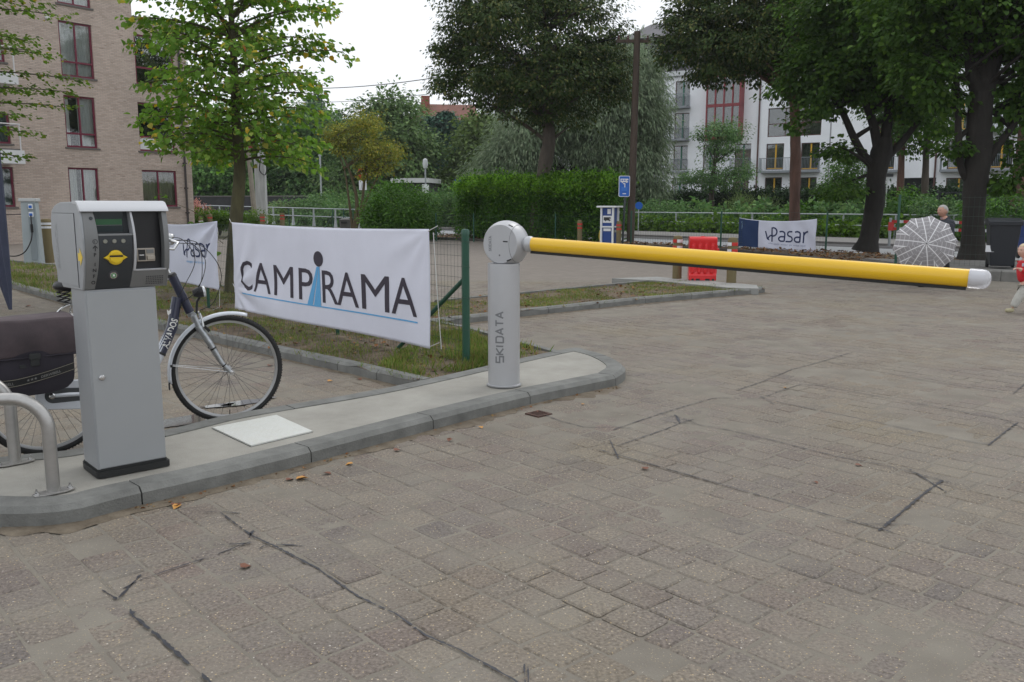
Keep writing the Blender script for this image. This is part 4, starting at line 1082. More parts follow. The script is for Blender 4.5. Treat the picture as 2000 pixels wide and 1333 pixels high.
# stem, handlebar, grips, levers, bell
mb = MB(); mb.tube([S(.797,0,1.05), S(.760,0,1.13), S(.742,0,1.165)], .0135, 12); mb.build('stem_quill', M_CHROME, st, smooth=50)
mb = MB(); mb.tube([S(.742,0,1.155), S(.765,0,1.215), S(.80,0,1.245)], [.020,.018,.017], 12); mb.build('stem', M_WSIL, st, smooth=50)
hb = crom([S(.80,0,1.25), S(.815,-.07,1.255), S(.800,-.16,1.285), S(.735,-.235,1.295), S(.60,-.275,1.285)], 5)
hb2 = [(p.x, -p.y, p.z) for p in hb]; bar_ = MB().tube(hb, .0115, 10).tube(hb2, .0115, 10).build('handlebar', M_ALLOY, st, smooth=50)
for s in (-1, 1):
    MB().tube([S(.665,s*.262,1.290), S(.53,s*.283,1.278)], .0165, 12).build('grip', M_BLACK, st, smooth=50)
    lv = MB().tube([S(.775,s*.215,1.285), S(.830,s*.245,1.262), S(.800,s*.275,1.225), S(.690,s*.300,1.235)], [.012,.011,.009,.006], 10).build('brake_lever', M_CHROME, st, smooth=50)
    mb = MB(); mb.bar(S(.755,s*.215,1.292), S(.785,s*.225,1.272), .030, .034); mb.build('lever_clamp', M_ALLOY, lv, bevel=.004)
mb = MB(); mb.lathe([(.0,0),(.024,.002),(.026,.012),(.018,.024),(0,.028)], 18, Matrix.Translation(S(.802,-.10,1.290))); mb.build('bell', M_CHROME, st, smooth=50)
MB().tube([S(.802,-.10,1.262), S(.802,-.10,1.292)], .014, 10).build('bell_clamp', M_BLACK, st)
M_CAB = mat('cable_black', (.015,.015,.016), .5)
for pts in ([(.83,-.245,1.262),(.98,-.24,1.235),(1.10,-.12,1.06),(1.06,-.03,.86),(.975,.02,.80)], [(.83,.245,1.262),(.95,.20,1.25),(1.03,.06,1.13),(.96,-.05,.95),(.86,-.05,.86),(.78,-.04,.70)],
            [(.775,-.215,1.275),(.93,-.20,1.27),(.985,-.10,1.20),(.99,-.03,1.02),(.965,0,.955)], [(.775,.215,1.275),(.90,.15,1.27),(.96,.02,1.14),(.88,-.05,.98),(.81,-.045,.86)]):
    MB().tube(crom([S(*p) for p in pts], 8), .0027, 6, cap=False).build('cable', M_CAB, st, smooth=60)
# chain case, crank, saddle, rack, rear mudguard, stand
mb = MB(); o2 = []
for k in range(17): a = R(95+170*k/16); o2.append((.0+.085*math.cos(a), .378+.085*math.sin(a)))
for k in range(17): a = R(-95+170*k/16); o2.append((.455+.105*math.cos(a), .335+.105*math.sin(a)))
mb.prism(o2, lambda a, b: (a, -.082, b), (0,.022,0)); cc_ = mb.build('chain_case', M_WSIL, bike, bevel=.006, smooth=40, fix=True)
mb = MB(); i2 = []
for k in range(11): a = R(100+160*k/10); i2.append((.015+.052*math.cos(a), .378+.047*math.sin(a)))
for k in range(2): i2.append([(.30,.318),(.30,.385)][k])
mb.prism(i2, lambda a, b: (a, -.0835, b), (0,-.0005,0)); mb.build('case_window', mat('case_dark', (.05,.055,.06), .5), cc_, fix=True)
mb = MB(); mb.tube([(.0,-.088,.378),(.10,-.088,.372),(.28,-.086,.352)], [.011,.014,.010], 10); mb.build('gear_arm', M_WSIL, cc_, smooth=50)
mb = MB(); M = Matrix.Translation((0,-.080,.378)) @ Matrix.Rotation(R(90), 4, 'X'); mb.lathe([(.0,0),(.018,0),(.018,.018),(.010,.024),(0,.024)], 12, M); mb.build('rear_nut', M_CHROME, cc_, smooth=30)
mb = MB(); mb.tube([(.455,-.092,.335),(.40,-.095,.175)], [.013,.010], 8); mb.build('crank', M_ALLOY, bike); MB().box((.345,-.20,.160),(.455,-.11,.185)).build('pedal', M_BLACK, bike, bevel=.006)
mb = MB(); mb.tube([(.285,0,.86),(.262,0,.985)], .013, 10); mb.build('seat_post', M_CHROME, bike)
bm = bmesh.new(); bmesh.ops.create_uvsphere(bm, u_segments=20, v_segments=12, radius=1)
for v in bm.verts:
    x, y, z = v.co; wdt = .095 if x < 0 else .095*(1-.72*x); v.co = Vector((.215+x*.135, y*wdt, 1.018+max(z,-.6)*.045*(1.15 if x < 0 else .8)))
me = bpy.data.meshes.new('saddle'); bm.to_mesh(me); bm.free(); me.polygons.foreach_set('use_smooth', [True]*len(me.polygons)); sd_ = link('saddle', me, M_BLACK, bike)
mb = MB()
for s in (-1, 1):
    mb.tube([(.15+.022*math.cos(k*.9)*0+.14, s*.045, .935)]*2 if False else [(.135+.022*math.cos(k*.8), s*.05+.022*math.sin(k*.8), .915+k*.0032) for k in range(24)], .0045, 6)
mb.build('saddle_spring', M_BLACK, sd_)
fender(bike, 0, .378, 20, 215, .400, .027, M_WSIL)
rk = MB()
for s in (-1, 0, 1): rk.tube([(-.36,s*.055,.835),(.20,s*.055,.835)], .006, 8)
for s in (-1, 1): rk.tube([(.0,s*.07,.39),(-.09,s*.075,.83)], .006, 8)
rk.tube([(.20,-.055,.835),(.20,.055,.835)], .006, 8); rk.tube(crom([(.06,-.04,.84),(.10,-.045,.885),(.15,-.03,.905),(.17,.0,.89),(.17,.02,.85)], 4), .0065, 8); rk.build('rack', M_CHROME, bike, smooth=50)
MB().tube([(.32,.05,.30),(.22,.11,.02)], .011, 8).build('kickstand', M_ALLOY, bike)
# ---- pannier bag
bag = empty('pannier_bag', BK, R(44.1), 'faded brown and black canvas bicycle pannier bag with a buckled flap', 'bag'); 
M_BAGD = mat('bag_black', (.030,.026,.036), .85, var=(5,.3), bump=(260,.001)); M_BAGB = mat('bag_faded_brown', (.072,.057,.064), .85, var=(4,.3,(.115,.088,.095)), bump=(260,.001))
def softbox(name, x0, x1, z0, z1, y0, y1, m, parent, bulge=.03, taper=.0, slump=0, n=14, lowcurve=0):
    """cloth-like box: bulged faces, slumped edges"""
    bm = bmesh.new(); bmesh.ops.create_cube(bm, size=1); bmesh.ops.subdivide_edges(bm, edges=bm.edges[:], cuts=n, use_grid_fill=True)
    for v in bm.verts:
        a, b, c = v.co.x*2, v.co.y*2, v.co.z*2
        r_ = 1-.10*(abs(a)**6*abs(c)**6); x = (x0+x1)/2+(x1-x0)/2*a*r_*(1-taper*(1-c)/2); z = (z0+z1)/2+(z1-z0)/2*c*r_
        y = (y0+y1)/2+(y1-y0)/2*b + b*bulge*(1-a*a)*(1-c*c)**.5 if abs(c) < 1 else (y0+y1)/2+(y1-y0)/2*b
        z -= lowcurve*(1-a*a)*(1-c)/2; z -= slump*(1-a*a)*(c+1)/2
        w = noise.noise(Vector((x*7, y*7, z*7)))*.010; v.co = Vector((x, y+w, z+w*.4))
    me = bpy.data.meshes.new(name); bm.to_mesh(me); bm.free(); me.polygons.foreach_set('use_smooth', [True]*len(me.polygons)); me.set_sharp_from_angle(angle=R(50))
    return link(name, me, m, parent)
softbox('body', -.36, .098, .445, .82, -.235, -.095, M_BAGD, bag, .03, .03, 0, 12, .02)
bm = bmesh.new(); NX, NT = 22, 26; grid = []
for i in range(NX+1):
    col = []
    for j in range(NT+1):
        a = i/NX; t = j/NT; x = -.375+.485*a
        if t < .42: s = t/.42; y = .06-(.06+.250)*s; z = .862+.010*math.sin(s*3)-.006*(1-(2*a-1)**2)   # top, nearly flat
        else: s = (t-.42)/.58; y = -.250-.018*math.sin(s*math.pi)-.004; z = .862-.215*s
        if t < .42 and t > .30: z -= .012*((t-.30)/.12)**2
        w = noise.noise(Vector((x*6, y*6, z*6)))*.012; hem = .012*math.sin(a*9)*max(0, t-.8)*3
        col.append(bm.verts.new((x+(.012 if t > .42 else 0)*(2*a-1)*t, y+w, z+w*.5+.018*(a-.5)*0+hem*.4)))
    grid.append(col)
for i in range(NX):
    for j in range(NT): bm.faces.new([grid[i][j], grid[i+1][j], grid[i+1][j+1], grid[i][j+1]])
bmesh.ops.recalc_face_normals(bm, faces=bm.faces)
me = bpy.data.meshes.new('flap'); bm.to_mesh(me); bm.free(); me.polygons.foreach_set('use_smooth', [True]*len(me.polygons))
fl = link('flap', me, M_BAGB, bag); md = fl.modifiers.new('thickness', 'SOLIDIFY'); md.thickness = .006
MB().tube([(-.385+.505*k/20, -.262-.004*math.sin(k), .648+.0012*math.sin(k*2.2)) for k in range(21)], .0055, 8).build('hem', M_BAGD, fl, smooth=60)
bk_ = MB().box((-.145,-.278,.600),(-.100,-.262,.672)).build('buckle', mat('buckle_plastic', (.028,.030,.030), .45), bag, bevel=.004)
MB().box((-.152,-.284,.640),(-.093,-.268,.668)).build('buckle_tongue', MATS['buckle_plastic'], bk_, bevel=.003)
MB().box((-.200,-.262,.592),(-.150,-.252,.612)).build('strap_end', MATS['buckle_plastic'], bag, bevel=.003)
# reflective strip near the bottom: follows the bulging front
def bf(x, z):
    a = (x+.131)/.229; c = (z-.6325)/.1875; return -.235-.03*(1-min(1,a*a))*max(0,1-c*c)**.5-.012
mb = MB(); mb2 = MB(); n = 18; strip = []
for k in range(n+1):
    x = -.345+.43*k/n; z = .492+.052*max(0, (x+.24)/.30)**1.2; strip.append((x, z))
vs = []; 
for x, z in strip: vs += [(x, bf(x, z)-.001, z), (x, bf(x, z+.044)-.001, z+.044)]
mb.add(vs, [(2*k, 2*k+2, 2*k+3, 2*k+1) for k in range(n)]); stp = mb.build('reflective_strip', M_BLACK, bag)
for dz in (.002, .0395):
    vs = []
    for x, z in strip: vs += [(x, bf(x, z+dz)-.0018, z+dz), (x, bf(x, z+dz)-.0018, z+dz+.0022)]
    mb = MB(); mb.add(vs, [(2*k, 2*k+2, 2*k+3, 2*k+1) for k in range(n)]); mb.build('strip_line', mat('strip_cream', (.38,.35,.28), .6), stp)
def onbag(x0): 
    def f(x, y):
        X_ = x0+x; z = .505+.052*max(0, (X_+.24)/.30)**1.2; return (X_, bf(X_, z+y)-.0022, z+y)
    return f
lettering('DERWIBELL', .020, onbag(-.098), mat('strip_grey', (.22,.22,.21), .6), stp, width=.108, bold=.0004)
lettering('DERWIBELL', .020, onbag(-.345), MATS['strip_grey'], stp, width=.108, bold=.0004)
mb = MB(); f_ = onbag(-.165)
for k in range(3):
    st_ = [(k*.019+(.0085 if j % 2 == 0 else .0038)*math.cos(R(90+36*j)), .008+(.0085 if j % 2 == 0 else .0038)*math.sin(R(90+36*j))) for j in range(10)]
    mb = MB(); mb.add([f_(*p) for p in st_], [tuple(range(10))]); mb.build('star', MATS['strip_grey'], stp)

# ================================================================== FENCE AND BANNERS ON IT
FP = Vector((-.415, 7.79, 0))
M_GRNP = mat('green_post', (.012,.075,.045), .4, coat=.2); M_WIRE = mat('green_wire', (.03,.06,.045), .5)
FY = R(42)+math.pi/2      # local +x runs away along the fence
fence = empty('mesh_fence', (FP.x, FP.y, .05), FY, 'dark green wire mesh fence with round end post on the grass strip behind the bicycle', 'fence')
mb = MB(); mb.tube([(0,0,-.05),(0,0,1.20)], .0345, 20); mb.lathe([(.038,0),(.038,.035),(.030,.048),(0,.052)], 20, Matrix.Translation((0,0,1.185))); mb.build('post', M_GRNP, fence, smooth=45)
MB().tube([(.03,-.02,.80),(1.15,-.05,.02)], .021, 14).build('brace', M_GRNP, fence, smooth=45)
for x in (2.3, 5.75, 8.6, 11.0):
    mb = MB(); mb.tube([(x,-.035,-.05),(x,-.035,1.17)], .022, 12); mb.build('post', M_GRNP, fence, smooth=45)
mb = MB(); LF = 13.0
for k in range(int(LF/.05)): mb.tube([(.06+k*.05,0,.02),(.06+k*.05,0,1.19)], .0013, 3, cap=False)
for k in range(13):
    z = .03+.0965*k; mb.tube([(.0,-.002,z),(LF,-.002,z)], .0016, 3, cap=False)
tag(mb.build('wire_mesh', M_WIRE, fence), kind='stuff')
mb = MB()
for z in (.10,.33,.62,.90,1.12):
    mb.tube([(.040*math.cos(a), .040*math.sin(a), z+.01*math.sin(a)) for a in [2*math.pi*k/12 for k in range(12)]], .0018, 4, closed=True)
mb.build('tie_wires', M_WIRE, fence)
def cloth_mat(name, col):
    return mat(name, col, .8, var=(1.4,.05), bump=(500,.0003))
M_CLOTH = cloth_mat('white_cloth', (.74,.75,.85)); M_CLOTH2 = cloth_mat('white_cloth_worn', (.66,.68,.79)); M_NCLO = cloth_mat('navy_cloth', (.014,.038,.115))
M_CINK = mat('banner_grey_ink', (.052,.043,.060), .8); M_CBLU = mat('banner_blue_ink', (.13,.42,.74), .8); M_NINK = mat('banner_navy_ink', (.02,.032,.10), .8)
def banner(name, origin, yaw, W_, H_, label, m, wave, nx=120, nz=40, group=None, edge=None):
    """local x along the cloth, z up, y = out of plane towards the back; wave(x,z)->(dy,dz)"""
    t = empty(name, origin, yaw, label, 'banner', group); mb = MB(); vs = []
    for i in range(nx+1):
        for j in range(nz+1):
            x, z = W_*i/nx, H_*j/nz; dy, dz = wave(x, z); vs.append((x, dy, z+dz))
    fs = [(i*(nz+1)+j, (i+1)*(nz+1)+j, (i+1)*(nz+1)+j+1, i*(nz+1)+j+1) for i in range(nx) for j in range(nz)]
    mb.add(vs, fs); o = mb.build('cloth', m, t, smooth=180); md = o.modifiers.new('thickness', 'SOLIDIFY'); md.thickness = .0012; md.offset = 1
    return t, o
XB = R(-48)                        # banner local x runs towards the camera (left to right as read)
# banner 1 spans fence distance 4.76 .. 0.515
B1 = FP + DV*4.76; B1W = 4.245; B1H = 1.13
def wave1(x, z):
    u = x/B1W; v = z/B1H
    dy = .012*math.sin(x*1.7)*math.sin(v*2.2) + .006*noise.noise(Vector((x*1.5, z*2.5, 1)))
    # tension folds fanning from the lower-left tie, a soft sag along the top
    r_ = math.hypot(x, z-.28); th = math.atan2(z-.28, x+.02)
    dy += .020*math.exp(-r_*1.3)*math.sin(th*13)*min(1, r_*3)
    r2 = math.hypot(B1W-x, B1H-z); dy += .010*math.exp(-r2*1.6)*math.sin(math.atan2(B1H-z, B1W-x)*12)*min(1, r2*3)
    dy -= .014*math.exp(-((x-.68)/.09)**2)
    dz = -.025*math.sin(math.pi*u)*v + (1-v)*(-.010*math.sin(u*6.2)+.012*(1-u))
    return (dy-.022, dz)
b1, b1c = banner('campirama_banner' if False else 'large_banner', (B1.x, B1.y, .145), XB, B1W, B1H, 'large white cloth banner reading CAMPIRAMA tied to the green mesh fence', M_CLOTH, wave1)
def on1(x0, z0): 
    def f(x, y):
        X_, Z_ = x0+x, z0+y; dy, dz = wave1(X_, Z_); return (X_, dy-.005, Z_+dz)
    return f
BZ = .145
def bx(s): return 4.76-s
bl_ = .425-BZ
CAPH = .39
for word, s0, s1 in (('C',4.55,4.25),('A',4.20,3.75),('M',3.66,3.17),('P',3.03,2.70),('R',2.49,2.15),('A',2.17,1.74),('M',1.68,1.18),('A',1.14,.72)):
    lettering(word, CAPH*1.39, on1(bx(s0), bl_), M_CINK, b1, width=(s0-s1), bold=.0, cut=.05)
f_ = on1(bx(2.555), .92-BZ)
mb = MB(); n = 40
vs = [f_(0,0)] + [f_(.105*math.cos(2*math.pi*k/n), .088*math.sin(2*math.pi*k/n)) for k in range(n)]
mb.add(vs, [(0, 1+k, 1+(k+1) % n) for k in range(n)]); mb.build('dot', M_CINK, b1)
f_ = on1(0, 0); mb = MB()
for (xt0, xt1, xb0, xb1) in ((bx(2.60), bx(2.563), bx(2.84), bx(2.715)), (bx(2.557), bx(2.535), bx(2.69), bx(2.53)+.0)):
    vs = []
    for k in range(11):
        v = k/10; z = (.83-BZ)*(1-v)+(.375-BZ)*v; vs += [f_(xt0*(1-v)+xb0*v, z), f_(xt1*(1-v)+xb1*v, z)]
    mb = MB(); mb.add(vs, [(2*k, 2*k+1, 2*k+3, 2*k+2) for k in range(10)]); mb.build('ray', M_CBLU, b1)
vs = []
for k in range(61): x = bx(4.52)+(3.81)*k/60; vs += [f_(x, .366-BZ), f_(x, .381-BZ)]
mb = MB(); mb.add(vs, [(2*k, 2*k+2, 2*k+3, 2*k+1) for k in range(60)]); mb.build('underline', M_CBLU, b1)
mb = MB()
for (x, z) in ((.01,.28),(.0,1.12),(B1W-.01,1.11),(B1W-.01,.02)): mb.tube([(x,-.02,z),(x+(.12 if x > 1 else -.10),.0,z+.05)], .004, 6)
mb.build('tie_cords', mat('white_cord', (.6,.6,.58), .8), b1)
MB().tube([(B1W+.07,-.02,1.10),(B1W+.13,-.03,.55),(B1W+.17,-.02,.02)], .0045, 6).build('hanging_cord', MATS['white_cord'], b1)

# Pasar banners: stroke lettering
def arcpts(cx, cy, rx, ry, a0, a1, n=12): return [(cx+rx*math.cos(R(a0+(a1-a0)*k/n)), cy+ry*math.sin(R(a0+(a1-a0)*k/n))) for k in range(n+1)]
def a_glyph(ox): return [arcpts(ox+.20, .56, .26, .20, 130, 0, 8)+[(ox+.46,.0)]] + [[(ox+.46,.36)]+arcpts(ox+.24, .18, .24, .18, 75, 285, 12)+[(ox+.46,.01)]]
PASAR = [[(-.62,.72),(-.42,.12),(-.30,.05)] + arcpts(-.02,.06,.34,.34,170,95,8), [(0,-.10),(0,1.0),(.10,1.02)]+arcpts(.10,.70,.32,.33,85,-85,12)+[(.05,.36)]]
PASAR += a_glyph(.60) + [[(1.72,.76)]+arcpts(1.50,.58,.20,.18,80,230,8)+arcpts(1.48,.20,.24,.20,60,-90,8)+[(1.18,.0)]] + a_glyph(1.92) + [[(2.66,-.05),(2.66,.74)], [(2.66,.48)]+arcpts(2.95,.42,.26,.30,150,95,5)+[(3.06,.76)]]
def pasar(parent, f, unit, m, w=.085, name='lettering'):
    for st in PASAR:
        fine = []
        for i in range(len(st)-1):
            for k in range(3): t = k/3; fine.append((st[i][0]*(1-t)+st[i+1][0]*t, st[i][1]*(1-t)+st[i+1][1]*t))
        fine.append(st[-1]); vs, fs = join_strokes([(p[0]*unit, p[1]*unit) for p in fine], w*unit); mb = MB(); mb.add([f(v[0], v[1]) for v in vs], fs); mb.build(name, m, parent)
# small banner further along the same fence: distance 7.4 .. 5.2
B2 = FP + DV*8.3; W2, H2 = 3.12, .90
def wave2(x, z):
    v = z/H2; r_ = math.hypot(W2-x, H2-z); th = math.atan2(H2-z, W2-x)
    dy = .035*math.exp(-r_*.9)*math.sin(th*11)*min(1, r_*3)+.012*noise.noise(Vector((x*2, z*2, 4)))
    dz = -.07*math.sin(math.pi*min(1, x/W2))*v + (1-v)*(.03-.05*(x/W2))
    return (dy-.03, dz)
b2, _ = banner('small_banner', (B2.x, B2.y, .385), XB, W2, H2, 'small white cloth banner reading Pasar on the fence behind the handlebars', M_CLOTH2, wave2)
pasar(b2, lambda x, y: ((lambda X_, Z_: (X_, wave2(X_, Z_)[0]-.006, Z_+wave2(X_, Z_)[1]))(8.3-6.22+x, .43+y)), .24, M_NINK, .11)
lettering('vleugels voor je vrije tijd', .05, lambda x, y: ((lambda X_, Z_: (X_, wave2(X_, Z_)[0]-.006, Z_+wave2(X_, Z_)[1]))(8.3-6.25+x, .33+y)), MATS['banner_blue_ink'], b2, width=.62)
MB().tube([(W2-.02,-.03,-.0),(W2-.06,-.03,-.25),(W2-.45,-.04,-.36),(W2-.9,-.03,-.36)], .004, 6).build('hanging_cord', MATS['white_cord'], b2)
# ================================================================== BUILDINGS
def wall_openings(name, x0, x1, z0, z1, ops, m, parent, depth=.14, y=0.0, back=.35):
    """front wall with real openings (reveals included); ops = (xa, xb, za, zb)"""
    xs = sorted({x0, x1, *[o[0] for o in ops], *[o[1] for o in ops]}); zs = sorted({z0, z1, *[o[2] for o in ops], *[o[3] for o in ops]})
    xs = [v for v in xs if x0 <= v <= x1]; zs = [v for v in zs if z0 <= v <= z1]; mb = MB()
    for i in range(len(xs)-1):
        for j in range(len(zs)-1):
            cx, cz = (xs[i]+xs[i+1])/2, (zs[j]+zs[j+1])/2
            if any(o[0] < cx < o[1] and o[2] < cz < o[3] for o in ops): continue
            mb.add([(xs[i],y,zs[j]),(xs[i+1],y,zs[j]),(xs[i+1],y,zs[j+1]),(xs[i],y,zs[j+1])], [(0,1,2,3)])
    for a, b, c, d in ops:
        mb.add([(a,y,c),(b,y,c),(b,y,d),(a,y,d),(a,y+depth,c),(b,y+depth,c),(b,y+depth,d),(a,y+depth,d)], [(0,4,5,1),(1,5,6,2),(2,6,7,3),(3,7,4,0)])
    mb.add([(x0,y,z0),(x0,y+back,z0),(x0,y+back,z1),(x0,y,z1),(x1,y,z0),(x1,y+back,z0),(x1,y+back,z1),(x1,y,z1)], [(0,3,2,1),(4,5,6,7),(3,7,6,2)])
    return mb.build(name, m, parent)
def brick_mat():
    m = bpy.data.materials.new('pale_brick'); m.use_nodes = True; nt = m.node_tree; N = nt.nodes; L = nt.links; b = N['Principled BSDF']
    tc = N.new('ShaderNodeTexCoord'); mp = N.new('ShaderNodeMapping'); mp.inputs['Rotation'].default_value = (R(90),0,0)
    sx = N.new('ShaderNodeSeparateXYZ'); cx = N.new('ShaderNodeCombineXYZ'); L.new(tc.outputs['Object'], sx.inputs[0])
    ad = N.new('ShaderNodeMath'); ad.operation = 'ADD'; L.new(sx.outputs[0], ad.inputs[0]); L.new(sx.outputs[1], ad.inputs[1])
    L.new(ad.outputs[0], cx.inputs[0]); L.new(sx.outputs[2], cx.inputs[1])
    bt = N.new('ShaderNodeTexBrick'); bt.inputs['Scale'].default_value = 1; bt.inputs['Brick Width'].default_value = .21; bt.inputs['Row Height'].default_value = .062
    bt.inputs['Mortar Size'].default_value = .007; bt.inputs['Mortar Smooth'].default_value = .2; bt.inputs['Bias'].default_value = -.2
    bt.inputs['Color1'].default_value = (.56,.455,.385,1); bt.inputs['Color2'].default_value = (.43,.335,.275,1); bt.inputs['Mortar'].default_value = (.37,.335,.295,1)
    L.new(cx.outputs[0], bt.inputs['Vector'])
    # the odd dark burnt brick: one random value per brick from snapped coordinates
    n = N.new('ShaderNodeTexNoise'); n.inputs['Scale'].default_value = 4; n.inputs['Detail'].default_value = 4; m2 = N.new('ShaderNodeMapping'); m2.inputs['Scale'].default_value = (.6,3.5,1); L.new(cx.outputs[0], m2.inputs[0]); L.new(m2.outputs[0], n.inputs['Vector'])
    mr = N.new('ShaderNodeMapRange'); mr.inputs[1].default_value = .66; mr.inputs[2].default_value = .72; mr.inputs[4].default_value = .75; L.new(n.outputs['Fac'], mr.inputs[0])
    c = mixc(nt, mr.outputs[0], bt.outputs[0], (.095,.07,.06))
    c = mixc(nt, 1.0, c, ramp(nt, world_noise_color(nt, tc.outputs['Object'], .5, 4), [(.3,(.88,.88,.88)),(.7,(1.1,1.1,1.1))]), 'MULTIPLY')
    L.new(c, b.inputs['Base Color']); b.inputs['Roughness'].default_value = .9
    bp = N.new('ShaderNodeBump'); bp.inputs['Distance'].default_value = .008; bp.invert = True; L.new(bt.outputs['Fac'], bp.inputs['Height']); L.new(bp.outputs[0], b.inputs['Normal'])
    return m
M_BRICK = brick_mat(); M_MAROON = mat('maroon_frame', (.15,.014,.036), .4); M_SILL = mat('stone_sill', (.13,.12,.11), .8)
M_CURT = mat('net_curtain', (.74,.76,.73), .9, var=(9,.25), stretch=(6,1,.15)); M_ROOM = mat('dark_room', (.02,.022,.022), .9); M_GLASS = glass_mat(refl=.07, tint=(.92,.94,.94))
M_CURT2 = mat('dark_curtain', (.16,.20,.20), .9, var=(12,.3), stretch=(6,1,.15)); M_BLIND = mat('beige_blind', (.38,.34,.27), .9, var=(10,.2), stretch=(8,1,.1)); M_WHPANE = mat('white_panel', (.62,.63,.62), .6)
def window(parent, xa, xb, za, zb, frame, y=.10, mull=(.5,), trans=None, curtain=M_CURT, gap=None, sill=M_SILL, fw=.07, glass=None, lower=None):
    """frame mesh = the part; pane, curtain and sill are its sub-parts"""
    mb = MB(); W_ = xb-xa
    mb.box((xa,y-.03,za),(xb,y+.03,za+fw)).box((xa,y-.03,zb-fw),(xb,y+.03,zb)).box((xa,y-.03,za+fw),(xa+fw,y+.03,zb-fw)).box((xb-fw,y-.03,za+fw),(xb,y+.03,zb-fw))
    for u in mull: mb.box((xa+W_*u-fw*.45,y-.028,za+fw),(xa+W_*u+fw*.45,y+.028,zb-fw))
    if trans is not None: z = za+(zb-za)*trans; mb.box((xa+fw,y-.032,z-fw*.5),(xb-fw,y+.032,z+fw*.5))
    w = mb.build('window', frame, parent)
    MB().box((xa+fw*.5,y-.003,za+fw*.5),(xb-fw*.5,y+.003,zb-fw*.5)).build('pane', glass or M_GLASS, w)
    def pleats(x0, x1, z0, z1, m):
        mb = MB(); n = max(6, int((x1-x0)/.05)); vs = []
        for k in range(n+1): x = x0+(x1-x0)*k/n; d = .025*math.sin(k*1.9)+.01*math.sin(k*.7); vs += [(x, y+.16+d, z0), (x, y+.16+d, z1)]
        mb.add(vs, [(2*k, 2*k+2, 2*k+3, 2*k+1) for k in range(n)]); return mb.build('curtain', m, w, smooth=60)
    if curtain is not None:
        if gap: pleats(xa, xa+W_*gap[0], za, zb, curtain); pleats(xa+W_*gap[1], xb, za, zb, curtain)
        else: pleats(xa, xb, za, zb, curtain)
    if lower: MB().box((xa+fw,y-.01,za+fw),(xb-fw,y+.01,za+(zb-za)*trans-fw*.5)).build('lower_panel', lower, w)
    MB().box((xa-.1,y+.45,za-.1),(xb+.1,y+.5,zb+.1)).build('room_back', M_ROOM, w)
    if sill is not None: MB().box((xa-.08,-.05,za-.07),(xb+.08,.10,za-.003)).build('sill', sill, w)
    return w
BB = Vector((-14.7, 40, 0)); bth = math.atan2(.803, .595)
brick = empty('apartment_building', BB, bth, 'pale brick apartment block with dark red window frames behind the ticket kiosk', 'building')
# windows (xa, xb, za, zb) measured on the facade
wins = [(-5.26,-3.91,9.33,11.6,dict(trans=.27)),(-5.30,-3.95,6.56,8.68,dict(trans=.27)),(-5.31,-4.03,3.79,5.82,dict(trans=.27,gap=(.22,.5))),(-5.35,-4.10,.80,2.98,dict(gap=(.36,.5))),
 (-2.13,-.30,6.59,8.64,dict(mull=(),trans=.34,curtain=None,glass=glass_mat('sky_glass',.55))),(-2.18,-.49,3.79,5.82,dict(mull=(),trans=.30,curtain=None,glass=glass_mat('tree_glass',.34),lower=M_WHPANE)),(-2.25,-.50,1.41,2.98,dict(curtain=M_BLIND)),
 (-8.9,-7.46,1.41,2.92,dict(curtain=M_CURT2)),(-8.8,-7.43,3.79,4.92,dict(curtain=M_CURT2)),(-8.8,-7.40,6.8,7.67,dict(curtain=M_CURT2))]
ops = [w[:4] for w in wins]
lo = [o for o in ops]
wall_openings('wall', -16, -2.16, -.1, 14.5, [o for o in lo if o[1] < -2.2], M_BRICK, brick)
wall_openings('wall', -2.157, .30, -.1, 9.25, [(max(o[0], -2.155), *o[1:]) for o in lo if o[1] > -2.2], M_BRICK, brick, y=.02, back=9)
for w in wins:
    a = list(w[:4]); window(brick, *a, M_MAROON, **w[4])
M_LCP = mat('soldier_brick', (.20,.155,.13), .9, var=(9,.3), stretch=(12,1,1))
for a, b, z in ((-2.3,-.35,5.83),(-2.3,-.35,2.99)):
    for k in range(int((b-a)/.075)): MB().box((a+k*.075,-.008,z),(a+k*.075+.064,.02,z+.21)).build('lintel_brick', M_BRICK, brick)
MB().box((-16,-.06,14.5),(-2.1,.4,14.62)).build('roof_edge', M_SILL, brick); MB().box((-2.1,-.05,9.25),(.36,9,9.36)).build('roof_edge', M_SILL, brick)
M_PIPE = mat('dark_pipe', (.05,.04,.038), .6)
mb = MB(); mb.tube([(-.10,-.07,0),(-.10,-.07,9.2)], .05, 8); pp = mb.build('drainpipe', M_PIPE, brick)
for z in (1.1,2.2,3.3,4.4,5.5): MB().box((-.17,-.13,z),(-.03,.0,z+.06)).build('pipe_clip', M_PIPE, pp)
mb = MB(); mb.lathe([(0,0),(.09,0),(.10,.05),(.06,.09),(0,.1)], 14, Matrix.Translation((-5.71,-.0,8.71)) @ Matrix.Rotation(R(90), 4, 'X')); mb.build('wall_lamp', mat('lamp_white', (.7,.7,.68), .5), brick)
for z, zt in ((3.0,3.49),(5.87,6.24)):
    bal = MB().box((-12,-1.25,z),(-7.55,-.01,zt)).build('balcony', mat('balcony_white', (.62,.63,.63), .7), brick)
    MB().box((-12,-1.2,zt+.001),(-7.62,-.05,zt+.06)).build('balcony_floor', M_SILL, bal)
    mb = MB()
    for k in range(5): mb.tube([(-7.65-k*1.0,-1.2,zt),(-7.65-k*1.0,-1.2,zt+.95)], .025, 6)
    mb.tube([(-12,-1.2,zt+.95),(-7.62,-1.2,zt+.95)], .025, 6); mb.tube([(-7.62,-1.2,zt+.95),(-7.62,-.05,zt+.95)], .025, 6); mb.build('balcony_rail', mat('white_rail', (.6,.6,.6), .5), bal)
